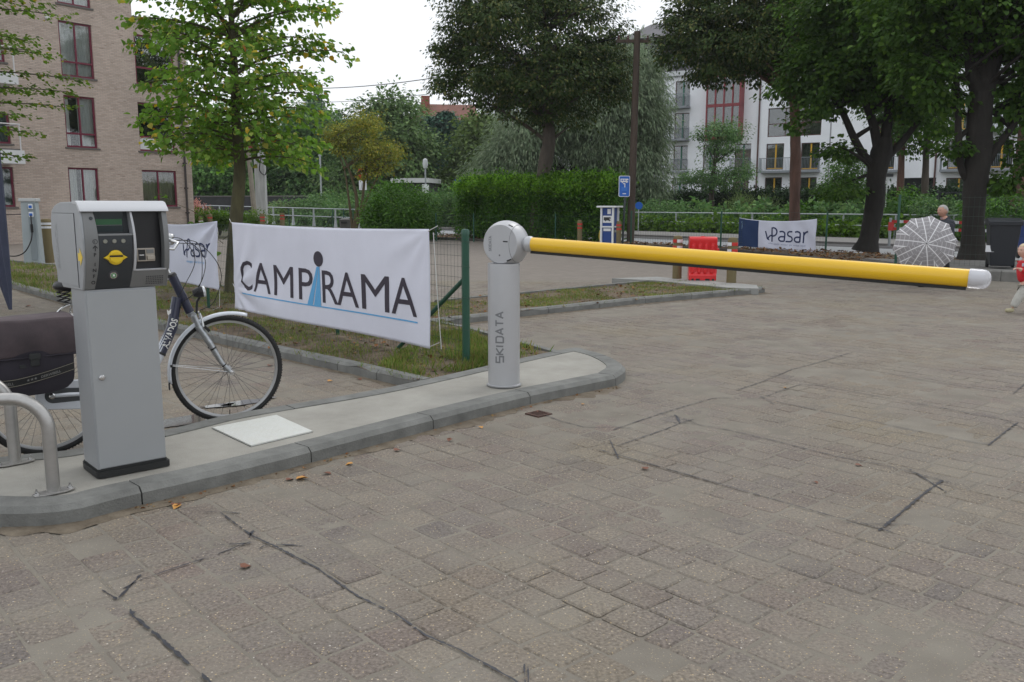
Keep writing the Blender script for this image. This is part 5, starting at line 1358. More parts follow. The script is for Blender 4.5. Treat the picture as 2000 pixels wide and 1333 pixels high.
# a small black figurine in the ground floor window
mb = MB(); mb.lathe([(0,0),(.10,0),(.11,.14),(.07,.22),(.035,.26),(.06,.31),(.065,.38),(.03,.43),(0,.44)], 12, Matrix.Translation((-4.98,.05,.83+.32))); mb.lathe([(0,0),(.2,0),(.2,.32),(0,.32)], 8, Matrix.Translation((-4.98,.14,.83))); mb.build('window_ornament', M_BLACK, brick)

# ---- white apartment building
WB = Vector((14.9, 80.7, 0)); wth = math.atan2(-.544, .839)
white = empty('white_apartment_building', WB, wth, 'long white rendered apartment building with balconies and green and yellow door frames beyond the road', 'building')
M_WHITE = mat('white_render', (.84,.86,.89), .85, var=(.6,.05)); M_GF = mat('green_frame', (.01,.12,.07), .5); M_YF = mat('yellow_frame', (.62,.36,.02), .5); M_BRN = mat('brown_frame', (.09,.035,.03), .5); M_RED = mat('oxide_red', (.22,.028,.035), .5)
M_SLAB = mat('balcony_slab', (.24,.26,.28), .8); M_RAILG = mat('balcony_steel', (.22,.25,.27), .5, .5); M_ZINC = mat('zinc_roof', (.10,.095,.105), .5, .3, var=(1,.1)); M_GLD = glass_mat('dim_glass', .14, (.55,.6,.6))
cols = {  # window rects: xa, xb, za, zb, mullion colour
 'g': [(-.24,1.15,10.17,12.43),(-.26,1.17,7.35,9.63),(-.28,1.09,4.58,6.77),(-.34,1.02,1.7,3.89),(-3.4,-1.62,10.25,12.5),(-3.4,-1.9,7.35,9.6),(-3.4,-1.9,4.58,6.77),(-3.4,-1.9,1.7,3.89),(2.56,3.75,4.5,6.77),(5.43,6.89,4.46,6.72),(2.45,3.86,1.7,3.89),(5.38,6.79,1.7,3.82)],
 'y': [(8.20,9.72,4.45,6.63),(11.14,12.66,4.38,6.60),(8.20,9.67,1.7,3.80),(11.19,12.55,1.7,3.76),(22.32,24.01,1.5,3.54),(25.13,26.75,1.5,3.42),(22.3,23.9,4.2,6.35),(25.1,26.7,4.2,6.3),(17.0,18.5,4.3,6.4),(22.3,23.9,7.1,9.2),(17.0,18.5,7.1,9.2),(29.5,31.0,1.5,3.4),(29.5,31.0,4.2,6.3)],
 'l': [(-19.9,-18.4,z,z+2.2) for z in (1.7,4.5,7.3,10.1)]+[(-15.4,-13.9,z,z+2.2) for z in (1.7,4.5,7.3,10.1)]+[(-11,-9.5,z,z+2.2) for z in (1.7,4.5,7.3)]+[(-7,-5.5,z,z+2.2) for z in (1.7,4.5,7.3)]}
big = [(8.24,12.7,7.19,9.58)]; rec = [(19.2,21.61,1.2,3.59)]
allops = cols['g']+cols['y']+cols['l']+big+rec
wall_openings('wall', -21.2, 36, -.2, 12.85, allops, M_WHITE, white, depth=.22, back=12)
M_CGREY = mat('grey_curtain', (.24,.27,.28), .9, var=(10,.3), stretch=(7,1,.15))
for k, lst in cols.items():
    for i, o in enumerate(lst):
        mb = MB(); xa, xb, za, zb = o
        w = window(white, xa, xb, za, zb, M_BRN, y=.16, mull=(), curtain=(M_CGREY if i % 3 != 2 else None), sill=None, fw=.07, glass=M_GLD)
        c = (xa+xb)/2+.05; MB().box((c-.06,.11,za+.07),(c+.06,.19,zb-.07)).build('door_post', M_GF if k != 'y' else M_YF, w)
        if k == 'y': MB().box((xa+.1,.115,za+.07),(xb-.1,.185,za+.15)).build('door_rail', M_YF, w)
window(white, 8.24, 12.7, 7.19, 9.58, M_BRN, y=.16, mull=(.33,.66), trans=.45, curtain=None, sill=None, glass=M_GLD)
MB().box((19.2,.9,1.2),(21.61,1.0,3.59)).build('loggia_back', M_ROOM, white)
# projecting oriel in oxide red
mb = MB(); x0, x1, z0, z1 = 3.05, 6.12, 7.05, 12.4
for x in (x0, x0+.77, x0+1.54, x0+2.31, x1-.12): mb.box((x,-1.0,z0+.3),(x+.12,-.88,z1))
mb.box((x0,-1.02,z0),(x1,.0,z0+.32)); mb.box((x0,-1.02,9.85),(x1,0,10.1)); mb.box((x0,-1.02,z1),(x1,0,z1+.2)); mb.box((x0,-.9,z0+.32),(x0+.1,0,z1)); mb.box((x1-.1,-.9,z0+.32),(x1,0,z1)); ori = mb.build('oriel', M_RED, white)
MB().box((x0+.1,-.93,z0+.32),(x1-.1,-.90,z1)).build('oriel_glass', M_GLD, ori); MB().box((x0+1.2,-.80,z0+.4),(x0+1.32,-.72,z1)).build('oriel_post', M_GF, ori); MB().box((x0+.1,-.3,z0+.32),(x1-.1,-.2,z1)).build('oriel_back', M_ROOM, ori)
def balcony(xa, xb, z, d=1.0, steel=True):
    s = MB().box((xa,-d,z-.18),(xb,-.005,z)).build('balcony', M_SLAB, white); mb = MB()
    n = int((xb-xa)/.12)
    for k in range(n+1): x = xa+.03+(xb-xa-.06)*k/n; mb.box((x-.011,-d+.02,z),(x+.011,-d+.042,z+1.02))
    for k in range(int(d/.14)): mb.box((xa+.02,-d+.05+k*.14,z),(xa+.042,-d+.072+k*.14,z+1.02)); mb.box((xb-.042,-d+.05+k*.14,z),(xb-.02,-d+.072+k*.14,z+1.02))
    mb.box((xa,-d+.01,z+1.02),(xb,-d+.06,z+1.07)); mb.build('balcony_railing', M_RAILG, s)
for z in (10.15,7.32): balcony(-3.6,1.25,z)
balcony(-.45,1.2,4.5,.35); balcony(5.2,6.98,4.4,.6); balcony(7.88,12.8,4.33,.9)
balcony(-.6,1.3,1.65,.3); balcony(2.2,6.98,1.65,.5); balcony(7.9,12.8,1.65,.5); balcony(21.9,27.0,4.15,.9); balcony(16.5,19,4.2,.8); balcony(21.9,27.0,7.05,.9)
MB().box((-21.4,-.35,12.851),(36,.3,13.25)).build('cornice', mat('cornice_white', (.55,.57,.58), .7), white)
mb = MB(); mb.add([(-21.2,.2,13.25),(36,.2,13.25),(36,4.5,17.2),(-21.2,4.5,17.2),(-21.2,12,17.2),(36,12,17.2)], [(0,1,2,3),(3,2,5,4),(0,3,4)]); mb.build('mansard_roof', M_ZINC, white, fix=True)
for x in (-3.4,-.8,4.6): 
    MB().box((x,.5,13.9),(x+1.3,2.0,15.4)).build('dormer', M_SLAB, white)
MB().box((-6.2,1.0,13.3),(-1.0,7,16.6)).build('roof_house', M_ZINC, white)
mb = MB(); mb.add([(-6.6,.6,16.6),(-.6,.6,16.6),(-.6,7.4,16.6),(-6.6,7.4,16.6),(-4.4,3.6,18.35),(-2.6,3.6,18.35)], [(0,1,5,4),(1,2,5),(2,3,4,5),(3,0,4),(0,3,2,1)]); rf_ = mb.build('hip_roof', M_ZINC, white, fix=True)
MB().tube([(-3.0,3.6,18.3),(-3.0,3.6,19.4)], .09, 6).build('chimney_pipe', M_ZINC, rf_)
for x in (7.5,21.5): MB().tube([(x,-.10,0),(x,-.10,12.8)], .07, 6).build('drainpipe', M_BRN, white)
MB().box((13.42,-.03,.0),(13.52,.0,12.8)).build('render_joint', mat('joint_grey', (.3,.3,.32), .8), white)

# ---- houses among the far trees
hs = empty('distant_house', A(862, 300, 130).xy.to_3d(), R(10), 'distant house with red tiled roof and chimney above the trees', 'house')
M_TILE = mat('red_tile', (.20,.085,.062), .8, var=(1.5,.2), bump=(6,.05)); M_RBR = mat('red_brick', (.25,.07,.045), .9, var=(8,.2))
MB().box((-4.5,0,0),(5.5,8,12.8)).build('wall', M_RBR, hs)
mb = MB(); mb.add([(-5,-.4,12.6),(6,-.4,12.6),(6,8.4,12.6),(-5,8.4,12.6),(-2.6,4,16.3),(5.5,4,16.3)], [(0,1,5,4),(1,2,5),(2,3,4,5),(3,0,4),(0,3,2,1)]); rf_ = mb.build('roof', M_TILE, hs, fix=True); MB().box((-2.6,2.2,14),(-1.4,3.4,17.3)).build('chimney', M_RBR, rf_)
p = A(565, 330, 88); hs = empty('red_house', (p.x, p.y, 0), R(15), 'dark red brick house half hidden in the trees behind the grey pole', 'house')
MB().box((-1.6,0,0),(2.2,6,7.2)).build('wall', M_RBR, hs); mb = MB(); mb.add([(-1.8,-.3,7.1),(2.4,-.3,7.1),(2.4,6.3,7.1),(-1.8,6.3,7.1),(.3,-.3,9.2),(.3,6.3,9.2)], [(0,1,4),(1,2,5,4),(2,3,5),(3,0,4,5),(0,3,2,1)]); mb.build('roof', M_TILE, hs, fix=True); MB().box((-1.7,-.08,4.4),(2.3,0,4.6)).build('string_course', M_SILL, hs)
p = A(805, 345, 70); hs = empty('flat_roof_kiosk', (p.x, p.y, 0), R(-10), 'low pavilion with a white flat roof edge beside the street lamp', 'pavilion')
MB().box((-1.2,0,0),(1.3,3,3.2)).build('wall', mat('dark_wall', (.05,.05,.05), .8), hs); MB().box((-1.6,-.6,3.2),(1.5,3.3,3.55)).build('roof_edge', M_WHPANE, hs)
# ================================================================== TREES AND SHRUBS
LG_YOUNG = leaf_mat('linden_leaf', [(0.140,0.270,0.040),(0.177,0.325,0.056),(0.111,0.214,0.033),(0.241,0.370,0.073),(0.482,0.482,0.130),(0.600,0.464,0.056),(0.370,0.130,0.038)], .42, pos=[0,.35,.6,.85,.94,.985,1])
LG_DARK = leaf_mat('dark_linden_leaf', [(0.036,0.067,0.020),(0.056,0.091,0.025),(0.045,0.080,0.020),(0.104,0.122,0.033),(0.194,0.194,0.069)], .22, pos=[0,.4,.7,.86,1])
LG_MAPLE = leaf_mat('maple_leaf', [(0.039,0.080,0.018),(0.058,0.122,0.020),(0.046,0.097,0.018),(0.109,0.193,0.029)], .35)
LG_WILLOW = leaf_mat('willow_leaf', [(0.173,0.233,0.138),(0.233,0.304,0.183),(0.132,0.183,0.102),(0.304,0.355,0.223)], .25)
LG_MID = leaf_mat('mid_green_leaf', [(0.092,0.184,0.065),(0.126,0.241,0.074),(0.077,0.156,0.055),(0.195,0.299,0.092)], .25)
LG_FIR = leaf_mat('conifer_needles', [(0.038,0.100,0.065),(0.056,0.130,0.082),(0.030,0.082,0.052)], .1)
LG_YELL = leaf_mat('yellowing_leaf', [(0.204,0.235,0.039),(0.312,0.312,0.055),(0.125,0.180,0.034),(0.438,0.360,0.062)], .35)
LG_HEDGE = leaf_mat('hornbeam_leaf', [(0.047,0.121,0.016),(0.074,0.176,0.022),(0.054,0.135,0.019),(0.128,0.250,0.030)], .3)
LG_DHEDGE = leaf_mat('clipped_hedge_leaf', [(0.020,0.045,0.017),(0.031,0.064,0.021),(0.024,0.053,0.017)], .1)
LG_TOP = leaf_mat('hornbeam_top_leaf', [(0.145,0.304,0.032),(0.203,0.392,0.043),(0.116,0.246,0.026),(0.261,0.435,0.058)], .35)
LG_BRIGHT = leaf_mat('bright_ground_leaf', [(.09,.18,.02),(.13,.22,.03),(.06,.13,.02)], .35)
LG_FEATH = leaf_mat('feathery_leaf', [(.13,.19,.065),(.17,.23,.09),(.10,.15,.05)], .3)

# --- young linden behind the fence (its bigger, nearest leaves are single objects)
def young_linden():
    base = Vector((-4.588, 14.2, .06)); root = empty('linden_tree', base, 0, 'young linden with loose yellow-green crown rising behind the fence between the two banners', 'tree')
    path = [(Vector(p)-base, r) for p, r in [((-4.588,14.2,.05),.125),((-4.52,14.2,.75),.112),((-4.448,14.2,1.337),.105),((-4.36,14.2,2.067),.092),((-4.385,14.2,2.786),.075),((-4.37,14.2,3.571),.06),((-4.38,14.2,4.65),.04),((-4.36,14.2,5.9),.02)]]
    mb = MB(); cp = crom([p for p, r in path], 4); rr = np.interp(np.linspace(0, len(path)-1, len(cp)), range(len(path)), [r for p, r in path])
    mb.tube(cp, list(rr), 14)
    pts = []; dirs = []
    H = [(i, 2.12+i*.041) for i in range(96)]
    for i, h in H:
        t = (h-2.15)/3.9; reach = (1.05+.58*math.sin(min(1,t*1.25+.12)*math.pi*.62))*random.uniform(.72,1.12)*(1-.35*max(0,t-.75)*4*.5)
        az = i*2.399+random.uniform(-.3,.3); s = Vector((np.interp(h, [p[0].z for p in path], [p[0].x for p in path]), 0, h))
        rise = .12+.62*t; e = s + Vector((math.cos(az)*reach, math.sin(az)*reach, reach*rise*random.uniform(.4,1.1)-.12))
        mid = s.lerp(e, .5)+Vector((0,0,.16*reach)); bz = bez(s, mid, e, 9)
        mb.tube(bz, [.020*(1-.85*k/9)+.003 for k in range(10)], 6)
        for k in range(2, 10):
            p = bz[k]; d = (bz[k]-bz[k-1]).normalized()
            for sgn in (-1, 1):
                side = Vector((-d.y, d.x, 0))*sgn; L_ = random.uniform(.14,.42)*(1.15-.06*k); q = p + side*L_ + d*L_*.5 + Vector((0,0,random.uniform(-.10,.10)))
                mb.tube([p, q], [.005,.002], 4, cap=False)
                for m_ in range(random.randint(7,10)):
                    u = p.lerp(q, random.uniform(.15,1.1)) + Vector([random.gauss(0,.055) for _ in range(3)]); pts.append(u-Vector((0,0,.02))); dirs.append((q-p).normalized()*.6+d*.4)
            if k > 6:
                for m_ in range(4): pts.append(p+Vector([random.gauss(0,.05) for _ in range(3)])); dirs.append(d)
    for (a, b) in ((Vector((-.13,0,1.05)), (-.95,-.2,1.42)), (Vector((-.12,0,1.02)), (-.55,.1,.98)), (Vector((-.10,0,.88)), (.30,-.1,.92)), (Vector((-.1,0,.82)), (-.16,-.25,.72))):   # shoots low on the trunk
        b = Vector(b)+Vector((.0,0,.12)); mb.tube([a, a.lerp(b,.5)+Vector((0,0,.05)), b], [.006,.004,.002], 4)
        for k in range(5): pts.append(b+Vector([random.gauss(0,.06) for _ in range(3)])); dirs.append((b-a).normalized())
    pts = np.array([tuple(p) for p in pts]); dirs = np.array([tuple(p) for p in dirs]); N = len(pts)
    ax = dirs + rng.normal(size=(N,3))*.45; ax[:,2] -= .55; nr = rng.normal(size=(N,3))*.45; nr[:,2] += .9; sz = .084*(.6+.7*rng.random(N))
    near = set(np.argsort(pts[:,1])[:300].tolist()); far = np.array([i for i in range(N) if i not in near])
    o = link('crown', leaf_mesh('crown', pts[far], ax[far], nr[far], sz[far], T_HEART), LG_YOUNG, root); tag(o, kind='stuff')
    lm_ = leaf_mesh('leaf', np.zeros((1,3)), np.array([[0.,1.,0.]]), np.array([[0,0,1.]]), np.ones(1), T_HEART); lm_.materials.append(LG_YOUNG)
    for i in near:
        a = Vector(ax[i]).normalized(); n = Vector(nr[i]); n = (n-a*n.dot(a)).normalized(); x = a.cross(n)
        l = bpy.data.objects.new('leaf', lm_); l.parent = root; M = Matrix((x, a, n)).transposed().to_4x4(); l.rotation_euler = M.to_euler(); l.location = Vector(pts[i]); l.scale = (float(sz[i]),)*3; COL.objects.link(l)
    mb.build('trunk', mat('linden_bark', (.085,.075,.045), .9, var=(5,.4,(.13,.12,.06)), bump=(30,.012), stretch=(1,1,.3)), root, smooth=60)
young_linden()
# --- second young tree reaching in from the left, trunk outside the frame
def left_tree():
    base = Vector((-9.0, 12.6, .0)); root = empty('street_tree', base, 0, 'tree with layered bright green boughs reaching in at the top left corner', 'tree')
    mb = MB(); mb.tube([(0,0,0),(.05,0,2),(0,0,4),(.05,0,6.5)], [.13,.11,.08,.03], 10); pts = []; dirs = []
    for i in range(110):
        h = 2.1+i*.040; t = i/110; az = i*2.399; 
        s = Vector((.03,0,h)); reach = random.uniform(1.8,2.75)*(1-.2*t)*(1 if i > 8 else .75)
        e = s+Vector((math.cos(az)*reach, math.sin(az)*reach, reach*.06+random.uniform(-.1,.15))); mid = s.lerp(e,.5)+Vector((0,0,.22)); bz = bez(s, mid, e, 10)
        mb.tube(bz, [.018*(1-.85*k/10)+.003 for k in range(11)], 5)
        for k in range(3, 11):
            p = bz[k]; d = (bz[k]-bz[k-1]).normalized()
            for sgn in (-1,1):
                side = Vector((-d.y, d.x, 0))*sgn; L_ = random.uniform(.12,.40); q = p+side*L_+d*L_*.6
                for m_ in range(13): u = p.lerp(q, random.random())+Vector((random.gauss(0,.04), random.gauss(0,.04), random.gauss(-.01,.03))); pts.append(tuple(u)); dirs.append(tuple((q-p).normalized()+d*.5))
    pts = np.array(pts); dirs = np.array(dirs); N = len(pts); ax = dirs+rng.normal(size=(N,3))*.4; ax[:,2] -= .3; nr = rng.normal(size=(N,3))*.35; nr[:,2] += 1
    o = link('crown', leaf_mesh('crown', pts, ax, nr, .060*(.6+.7*rng.random(N)), T_HEART), leaf_mat('boxelder_leaf', [(0.094,0.175,0.025),(0.125,0.225,0.031),(0.075,0.138,0.020),(0.188,0.250,0.044),(0.375,0.275,0.050)], .4, pos=[0,.4,.7,.92,1]), root); tag(o, kind='stuff')
    mb.build('trunk', BARK(), root, smooth=60)
left_tree()

def lob(px, py, Y, rx, rz, ry=None): p = A(px, py, Y); return (p.x, p.y, p.z, rx, ry or rx, rz)
# --- big dark linden in the middle
Y = 36.0
b = A(1045, 476, Y); b.z = .05
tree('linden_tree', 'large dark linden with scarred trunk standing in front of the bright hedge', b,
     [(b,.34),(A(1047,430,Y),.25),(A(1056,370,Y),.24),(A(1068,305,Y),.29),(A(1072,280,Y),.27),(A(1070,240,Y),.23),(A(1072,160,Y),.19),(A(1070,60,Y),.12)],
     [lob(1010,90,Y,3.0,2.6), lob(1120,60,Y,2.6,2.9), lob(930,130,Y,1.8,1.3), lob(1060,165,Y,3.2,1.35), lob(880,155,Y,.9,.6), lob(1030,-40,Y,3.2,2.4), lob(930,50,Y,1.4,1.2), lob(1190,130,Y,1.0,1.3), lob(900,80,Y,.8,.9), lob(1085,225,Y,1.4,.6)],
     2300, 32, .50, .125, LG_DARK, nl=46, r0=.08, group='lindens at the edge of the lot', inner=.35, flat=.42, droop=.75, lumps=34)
# --- right linden with the reddish trunk
Y = 34.0
b = A(1553, 487, Y); b.z = .02
M_RBARK = mat('reddish_bark', (.115,.062,.045), .9, var=(3,.45), bump=(14,.02), stretch=(1,1,.25))
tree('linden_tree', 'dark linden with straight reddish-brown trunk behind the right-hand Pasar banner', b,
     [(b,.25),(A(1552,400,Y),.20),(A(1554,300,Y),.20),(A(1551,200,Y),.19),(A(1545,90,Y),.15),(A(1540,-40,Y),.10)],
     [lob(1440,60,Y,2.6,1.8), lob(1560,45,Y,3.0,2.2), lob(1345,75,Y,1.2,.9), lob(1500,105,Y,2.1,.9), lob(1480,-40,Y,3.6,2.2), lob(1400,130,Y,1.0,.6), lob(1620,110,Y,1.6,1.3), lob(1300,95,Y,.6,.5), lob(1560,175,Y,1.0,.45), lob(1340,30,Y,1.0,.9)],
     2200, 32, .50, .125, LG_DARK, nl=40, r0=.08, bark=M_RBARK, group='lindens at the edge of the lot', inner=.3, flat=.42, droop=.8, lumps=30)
# --- two big maples at the right
M_DBARK = mat('dark_bark', (.022,.019,.016), .95, var=(3,.4), bump=(16,.025), stretch=(1,1,.3))
Y = 27.5
b = A(1690, 494, Y); b.z = .02
tree('maple_tree', 'large dark-trunked maple leaning right with a forked trunk, left of the man with the umbrella', b,
     [(b,.42),(A(1697,468,Y),.31),(A(1704,430,Y),.28),(A(1709,390,Y),.27),(A(1713,340,Y),.30),(A(1722,300,Y),.32),(A(1728,270,Y),.24)],
     [lob(1620,140,Y,1.6,1.3), lob(1700,80,Y,2.2,1.8), lob(1790,130,Y,1.5,1.3), lob(1740,-20,Y,3.0,2.2), lob(1650,20,Y,1.9,1.6), lob(1800,50,Y,1.8,1.6), lob(1600,195,Y,.7,.5), lob(1775,200,Y,.9,.5), lob(1690,175,Y,1.0,.6), lob(1560,240,Y,.4,.25), lob(1640,290,Y,.5,.3), lob(1830,240,Y,.6,.4), lob(1640,370,Y,.8,.35)],
     1350, 28, .50, .125, LG_MAPLE, nl=46, r0=.09, bark=M_DBARK, tpl=T_HEART, group='maples at the edge of the lot', inner=.25, flat=.5, droop=.45,
     extra=[[(A(1708,322,Y),.15),(A(1688,305,Y),.13),(A(1668,270,Y),.12),(A(1640,210,Y),.10),(A(1600,160,Y),.06)], [(A(1718,300,Y),.18),(A(1700,225,Y),.13),(A(1670,160,Y),.09)], [(A(1726,290,Y),.18),(A(1738,200,Y),.14),(A(1740,90,Y),.09)], [(A(1728,310,Y),.14),(A(1760,280,Y),.11),(A(1800,230,Y),.08),(A(1840,190,Y),.05)]])
Y = 21.6
b = A(1896, 519, Y); b.z = .15
tree('maple_tree', 'thick lumpy-trunked maple at the right with tall forked limbs, beside the wheelie bin', b,
     [(b,.36),(A(1900,480,Y),.285),(A(1902,420,Y),.25),(A(1903,370,Y),.27),(A(1908,330,Y),.30),(A(1914,290,Y),.27),(A(1912,240,Y),.28),(A(1918,180,Y),.27)],
     [lob(1860,-30,Y,2.2,1.5), lob(2000,20,Y,1.6,1.5), lob(2090,130,Y,1.6,1.8), lob(1815,130,Y,.9,1.1), lob(2010,290,Y,.7,.5), lob(1862,290,Y,.35,.3), lob(2050,0,Y,2.0,1.8), lob(1940,-120,Y,2.6,1.6), lob(1990,170,Y,.8,.9), lob(1790,40,Y,1.1,1.0), lob(1850,190,Y,.5,.5), lob(1965,345,Y,.5,.3)],
     1150, 26, .42, .115, LG_MAPLE, nl=50, r0=.06, bark=M_DBARK, tpl=T_HEART, group='maples at the edge of the lot', inner=.2, flat=.5, droop=.45,
     extra=[[(A(1914,190,Y),.20),(A(1893,120,Y),.12),(A(1893,20,Y),.10),(A(1890,-80,Y),.08)], [(A(1918,180,Y),.20),(A(1922,90,Y),.13),(A(1912,10,Y),.11),(A(1905,-70,Y),.09)], [(A(1922,185,Y),.24),(A(1945,90,Y),.20),(A(1960,40,Y),.16),(A(1972,0,Y),.14),(A(1990,-80,Y),.12)],
            [(A(1895,355,Y),.12),(A(1878,330,Y),.09),(A(1872,270,Y),.085),(A(1868,160,Y),.07),(A(1845,40,Y),.05)], [(A(1920,330,Y),.14),(A(1945,290,Y),.10),(A(1975,250,Y),.09),(A(2005,200,Y),.07)]])
# a further trunk pair of thin trees in front of the white building at the right
for px, top, lab in ((1757, 330, 'slim brown tree trunk standing between the two maples, in front of the white building'), (1805, 335, 'slim mossy tree trunk right behind the grey-haired man')):
    Y = 46; b = A(px, 440, Y); b.z = .02
    tree('street_tree', lab, b, [(b,.22),(A(px+1,380,Y),.18),(A(px+4,300,Y),.16),(A(px+6,200,Y),.10)], [lob(px+5,230,Y,1.9,1.7), lob(px-10,170,Y,2.2,2.0)], 260, 26, .6, .16, LG_MAPLE, nl=14, r0=.07, bark=M_RBARK if px < 1780 else BARK(), inner=.2)
b = A(1990, 450, 40); b.z = .02
tree('street_tree', 'brown trunk at the right edge of the view beyond the wheelie bin', b, [(b,.42),(A(1990,380,40),.36),(A(1998,300,40),.3),(A(2004,200,40),.2)], [lob(2010,190,40,1.6,1.4)], 160, 24, .6, .16, LG_MAPLE, nl=8, bark=M_RBARK)
# --- light green young tree before the white facade
Y = 58; b = A(1392, 400, Y); b.z = .1
tree('young_tree', 'small bright green tree with tiered boughs in front of the white building and red oriel', b, [(b,.22),(A(1390,370,Y),.16),(A(1396,320,Y),.12),(A(1405,250,Y),.06)],
     [lob(1400,345,Y,1.7,.9), lob(1350,345,Y,1.1,.55), lob(1450,335,Y,1.1,.8), lob(1405,290,Y,1.3,.7), lob(1410,250,Y,1.5,.6), lob(1375,262,Y,.8,.4), lob(1430,262,Y,.9,.5)], 420, 26, .6, .13, LG_MID, nl=24, r0=.05, inner=.2, flat=.4)
for px, py, Y, lab in ((1655, 345, 50, 'small light green tree left of the dark leaning maple trunk'),):
    b = A(px, 440, Y); b.z = .02
    tree('young_tree', lab, b, [(b,.12),(A(px,360,Y),.08),(A(px,300,Y),.04)], [lob(px,330,Y,1.3,1.3), lob(px-25,360,Y,1.0,.7), lob(px+20,370,Y,1.0,.6)], 260, 22, .6, .14, LG_HEDGE, nl=16, r0=.04, inner=.2)
# --- grey-green willows in the middle distance
Y = 56
for k, (bx_, lobes, lab) in enumerate(((1120, [lob(1010,330,Y,2.6,1.8), lob(1040,260,Y,2.4,2.0), lob(960,350,Y,1.8,1.2), lob(1090,220,Y,2.2,2.2), lob(1000,300,Y,1.8,1.5)], 'grey-green willow with drooping boughs left of the scarred linden trunk'),
     (1165, [lob(1200,200,Y,3.0,3.4), lob(1250,320,Y,2.0,1.8), lob(1190,300,Y,2.2,1.7), lob(1235,150,Y,2.0,2.4), lob(1270,250,Y,1.3,2.0), lob(1140,290,Y,1.6,1.2), lob(1265,370,Y,1.2,.9), lob(1150,370,Y,1.6,.7)], 'tall grey-green willow behind the leaning utility pole'))):
    b = A(bx_, 420, Y); b.z = .05
    tree('willow_tree', lab, b, [(b,.45),(A(bx_+2,350,Y),.36),(A(bx_+10,280,Y),.26),(A(bx_+30,200,Y),.15)], lobes, 900+400*k, 44, .95, .30, LG_WILLOW, nl=26, r0=.14, bark=M_DBARK, tpl=T_THIN, group=None, inner=.35, flat=.9, droop=1.1)
# --- yellowing multi-stem tree
Y = 42; b = A(690, 452, Y); b.z = .05
tree('ornamental_tree', 'sparse yellowing multi-stemmed tree left of the round bush', b, [(b,.13),(A(697,400,Y),.09),(A(688,350,Y),.06),(A(665,290,Y),.03)],
     [lob(665,275,Y,.8,.8), lob(650,255,Y,.5,.5), lob(730,285,Y,1.0,.8), lob(770,290,Y,.8,.5), lob(720,235,Y,1.0,.6), lob(700,262,Y,.8,.6), lob(745,320,Y,.8,.5), lob(715,330,Y,.5,.6)], 420, 18, .42, .105, LG_YELL, nl=60, r0=.035, inner=.1, bark=mat('twig_bark', (.11,.085,.045), .9),
     extra=[[(b,.10),(A(705,410,Y),.07),(A(712,350,Y),.06),(A(720,280,Y),.03)], [(b,.09),(A(712,400,Y),.06),(A(740,340,Y),.04),(A(765,300,Y),.02)], [(b,.08),(A(680,380,Y),.05),(A(672,330,Y),.03),(A(650,270,Y),.02)]])
